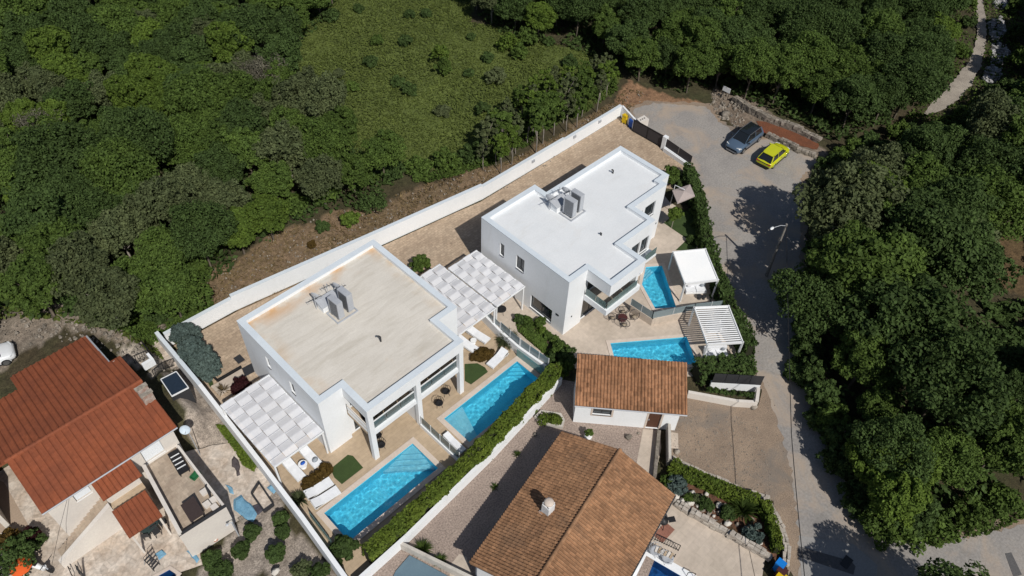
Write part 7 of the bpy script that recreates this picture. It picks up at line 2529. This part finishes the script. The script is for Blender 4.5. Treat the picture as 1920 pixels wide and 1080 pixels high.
for i, (a, b, r, h) in enumerate(((1030, 665, .75, 1.0), (1040, 760, .7, 1.0), (820, 765, .78, 1.1), (740, 890, .85, 1.15), (525, 960, .85, 1.2), (990, 915, .9, 1.3), (600, 1050, 1.0, 1.2))):
    r, h = r * .72, h * .8
    p = at('B6', a, b, h * .5)
    shrub('clipped_bush', 'round clipped dark green bush in the gravel garden', 'bush', (p.x, p.y, 0), r, r, h, m_leaf_dark, 600 + i, leaf=.1, per=130, nc=34, rc=.4, group='round clipped bushes in the gravel garden')
p = at('B6', 1180, 1040, .3)
shrub('bush', 'straggly olive bush at the foot of the garden wall', 'bush', (p.x, p.y, 0), .8, .7, .7, m_leaf_grey, 610, leaf=.14, per=60, nc=16)
p = at('B6', 1310, 1050, .3)
shrub('bush', 'very dark low bush by the corner of the garden wall', 'bush', (p.x, p.y, 0), .8, .7, .9, m_leaf_dark, 611, leaf=.14, per=80, nc=16)
solo('boulder', MB().ball((0, 0, .15), .3, 8, 6, jit=.2, sq=(1, .8, .7), seed=40), wst, 'single white boulder in the gravel garden', 'boulder').location = at('B6', 995, 1055, .02)
p0, p1q = at('B6', 75, 905, .9), at('B6', 100, 1000, .05)
t = thing('step_ladder', 'dark metal stepladder standing on the lower patio', 'ladder', (p1q.x, p1q.y, .01), .3)
for s in (-.25, .25):
    part('rail', MB().tube([(s, -.4, 0), (s * .8, 0, 1.3)], .025, 5), m_dark, t, local=True)
    part('rear_leg', MB().tube([(s, .45, 0), (s * .8, .03, 1.28)], .02, 5), m_gmetal, t, local=True)
for k in range(5):
    part('rung', MB().box(-.24, .24, -.36 + k * .075, -.26 + k * .075, .15 + k * .25, .18 + k * .25), m_dark, t, local=True)
part('rung', MB().tube([(-.2, 0, 1.3), (-.2, 0, 1.5), (.2, 0, 1.5), (.2, 0, 1.3)], .02, 5), m_dark, t, local=True)
for i, (k, a, b, a2, b2, z0, lb) in enumerate((('C8', 612, 1085, 630, 995, .0, 'thick dark post standing on the lower patio'),)):
    p = at(k, a, b, 0)
    solo('post', MB().tube([(0, 0, 0), (0, 0, 1.25), (.06, .05, 1.4)], .07, 8), m_dark, lb, 'post').location = p
for i, (a, b) in enumerate(((490, 1010), (545, 1000))):
    p, q = at('C8', a, b, .5), at('C8', a + 50, b + 85, .02)
    solo('handrail', MB().tube([p - Vector((0, 0, .5)), p, q + Vector((0, 0, .5)), q], .03, 5), m_black, 'dark handrail at the foot of the stair, ' + ('left' if i == 0 else 'right') + ' of two', 'handrail')
# garden seat set under the lower porch roof
p = at('C8', 1100, 720, .4)
t = thing('garden_table', 'dark green garden table half under the porch roof', 'table', (p.x, p.y, .01), .25)
part('table_top', MB().box(-.7, .5, -.4, .4, .68, .73), mat('dark_green', (0.03, 0.05, 0.05), rough=.6, fine=.1), t, local=True)
for x in (-.6, .4):
    for y in (-.33, .33):
        part('leg', MB().box(x - .03, x + .03, y - .03, y + .03, 0, .68), m_dark, t, local=True)
for i, (a, b) in enumerate(((1130, 760), (1180, 690), (1060, 780))):
    p = at('C8', a, b, .4)
    t = thing('folding_chair', 'dark folding chair at the garden table, ' + ('nearest the stepladder', 'nearest the terrace wall', 'left end')[i], 'chair', (p.x, p.y, .01), i * 1.3)
    part('seat', MB().box(-.22, .22, -.22, .22, .42, .46), m_dark, t, local=True)
    part('backrest', MB().box(-.22, .22, .2, .24, .47, .9), m_dark, t, local=True)
    for x in (-.19, .19):
        for y in (-.19, .19):
            part('leg', MB().box(x - .02, x + .02, y - .02, y + .02, 0, .42), m_dark, t, local=True)
# bottom-left corner
for i, (a, b, r, h, m, lb) in enumerate(((25, 1045, 1.5, 2.0, m_leaf_dark, 'big dark green bush in the lower left corner'), (50, 1020, 1.1, 1.6, m_leaf_dark, 'dark green bush with purple tips by the clay court'), (15, 1012, 1.0, 1.3, m_leaf_brown, 'yellow-brown bush at the left edge by the clay court'), (58, 1008, .7, 1.2, m_leaf_red, 'dark purple bush beside the patio stones'))):
    p = at('F', a, b, h * .5)
    shrub('bush', lb, 'bush', (p.x, p.y, 0), r, r, h, m, 620 + i, leaf=.15, per=90)
p = at('F', 45, 1068, .6)
t = thing('parasol', 'small orange parasol in the lower left corner', 'parasol', (p.x, p.y, 0))
part('canopy', MB().lathe([(.68, 1.08), (.5, 1.25), (.25, 1.36), (0, 1.4)], n=10), mat('orange_fabric', (0.62, 0.10, 0.02), rough=.9, fine=.05), t, local=True)
part('pole', MB().tube([(0, 0, 0), (0, 0, 1.4)], .03, 6), m_gmetal, t, local=True)
p = at('F', 74, 1062, .5)
t = thing('scooter', 'white and grey motor scooter beside the orange parasol', 'scooter', (p.x, p.y, .01), math.radians(-60))
part('body', MB().tube([(-.75, 0, .55), (-.4, 0, .62), (-.05, 0, .35), (.3, 0, .35), (.5, 0, .8)], [.12, .22, .16, .16, .12], 8), m_wmetal, t, local=True)
part('seat', MB().box(-.75, -.1, -.14, .14, .72, .82), m_black, t, local=True)
part('handlebar', MB().tube([(.52, -.32, .98), (.5, 0, .95), (.52, .32, .98)], .025, 5), m_black, t, local=True)
for x in (-.55, .65):
    part('wheel', MB().tube([(x, -.06, .24), (x, .06, .24)], .24, 12), m_tyre, t, local=True)
part('front_fork', MB().tube([(.65, 0, .24), (.5, 0, .95)], .05, 6), m_gmetal, t, local=True)
# patio of the tan-roofed house
p = at('B4', 240, 700, .3)
for i, (a, b) in enumerate(((205, 885), (300, 945))):
    p = at('B4', a, b, .4)
    wire_chair('grey tub chair beside the deep blue pool, ' + ('nearer the house' if i == 0 else 'farther from the house'), (p.x, p.y, .01), 1.5 + i, m_gmetal, r=.42)
bl = [at('B4', *v, .45) for v in ((215, 850), (360, 910), (335, 950), (200, 890))]
t = thing('slatted_bench', 'slatted bench with dark gaps beside the tub chairs', 'bench', (*(sum(bl, Vector()) / 4).to_2d(), .01))
for k in range(6):
    a, b = bl[0].lerp(bl[1], (k + .2) / 6), bl[3].lerp(bl[2], (k + .2) / 6)
    part('slat', MB().beam(a, b, .16, .04), m_cream if k % 2 == 0 else m_tan, t)
for v in bl:
    part('leg', MB().box(v.x - .03, v.x + .03, v.y - .03, v.y + .03, .01, .43), m_dark, t)
a, b = at('B4', 215, 755, .9), at('B4', 400, 840, .9)
iron_rail('black iron railing beside the tub chairs on the pool patio', (a.x, a.y, .01), (b.x, b.y, .01), .85)
p = at('B4', 270, 740, .02)
solo('door_mat', MB().box(-.7, .7, -.4, .4, 0, .02), mat('brick_mat', (0.24, 0.11, 0.08), rough=.9, fine=.15), 'brick-red mat under the iron railing', 'mat').location = (p.x, p.y, .012)
p = at('B4', 265, 650, .8)
t = thing('chimney_grill', 'black garden grill beside the wall of the tan-roofed house', 'grill', (p.x, p.y, .01), -.6)
part('bowl', MB().lathe([(0, .55), (.25, .6), (.35, .8), (.3, 1.0), (.0, 1.08)], n=12), m_black, t, local=True)
for a in (0.5, 2.6, 4.7):
    part('leg', MB().tube([(.2 * math.cos(a), .2 * math.sin(a), .6), (.35 * math.cos(a), .35 * math.sin(a), 0)], .025, 5), m_black, t, local=True)
part('side_shelf', MB().box(.36, .85, -.2, .2, .78, .82), m_black, t, local=True)
a = at('B4', 455, 1060, .5)
solo('pool_ladder', MB().tube([(0, 0, -.3), (0, 0, .6), (.15, -.2, .75), (.3, -.4, .6), (.3, -.4, 0)], .03, 6), m_dark, 'curved dark pool handrail at the lower edge by the pool', 'handrail').location = (a.x, a.y, .02)
p = at('C3', 750, 570, .6)
wire_chair('black wire chair at the open end of the middle pergola', (p.x, p.y, .02), 2.0, r=.45)
p = at('C3', 715, 575, .6)
wire_chair('black wire chair behind the open end of the middle pergola', (p.x, p.y + .3, .02), 4.0, r=.4)
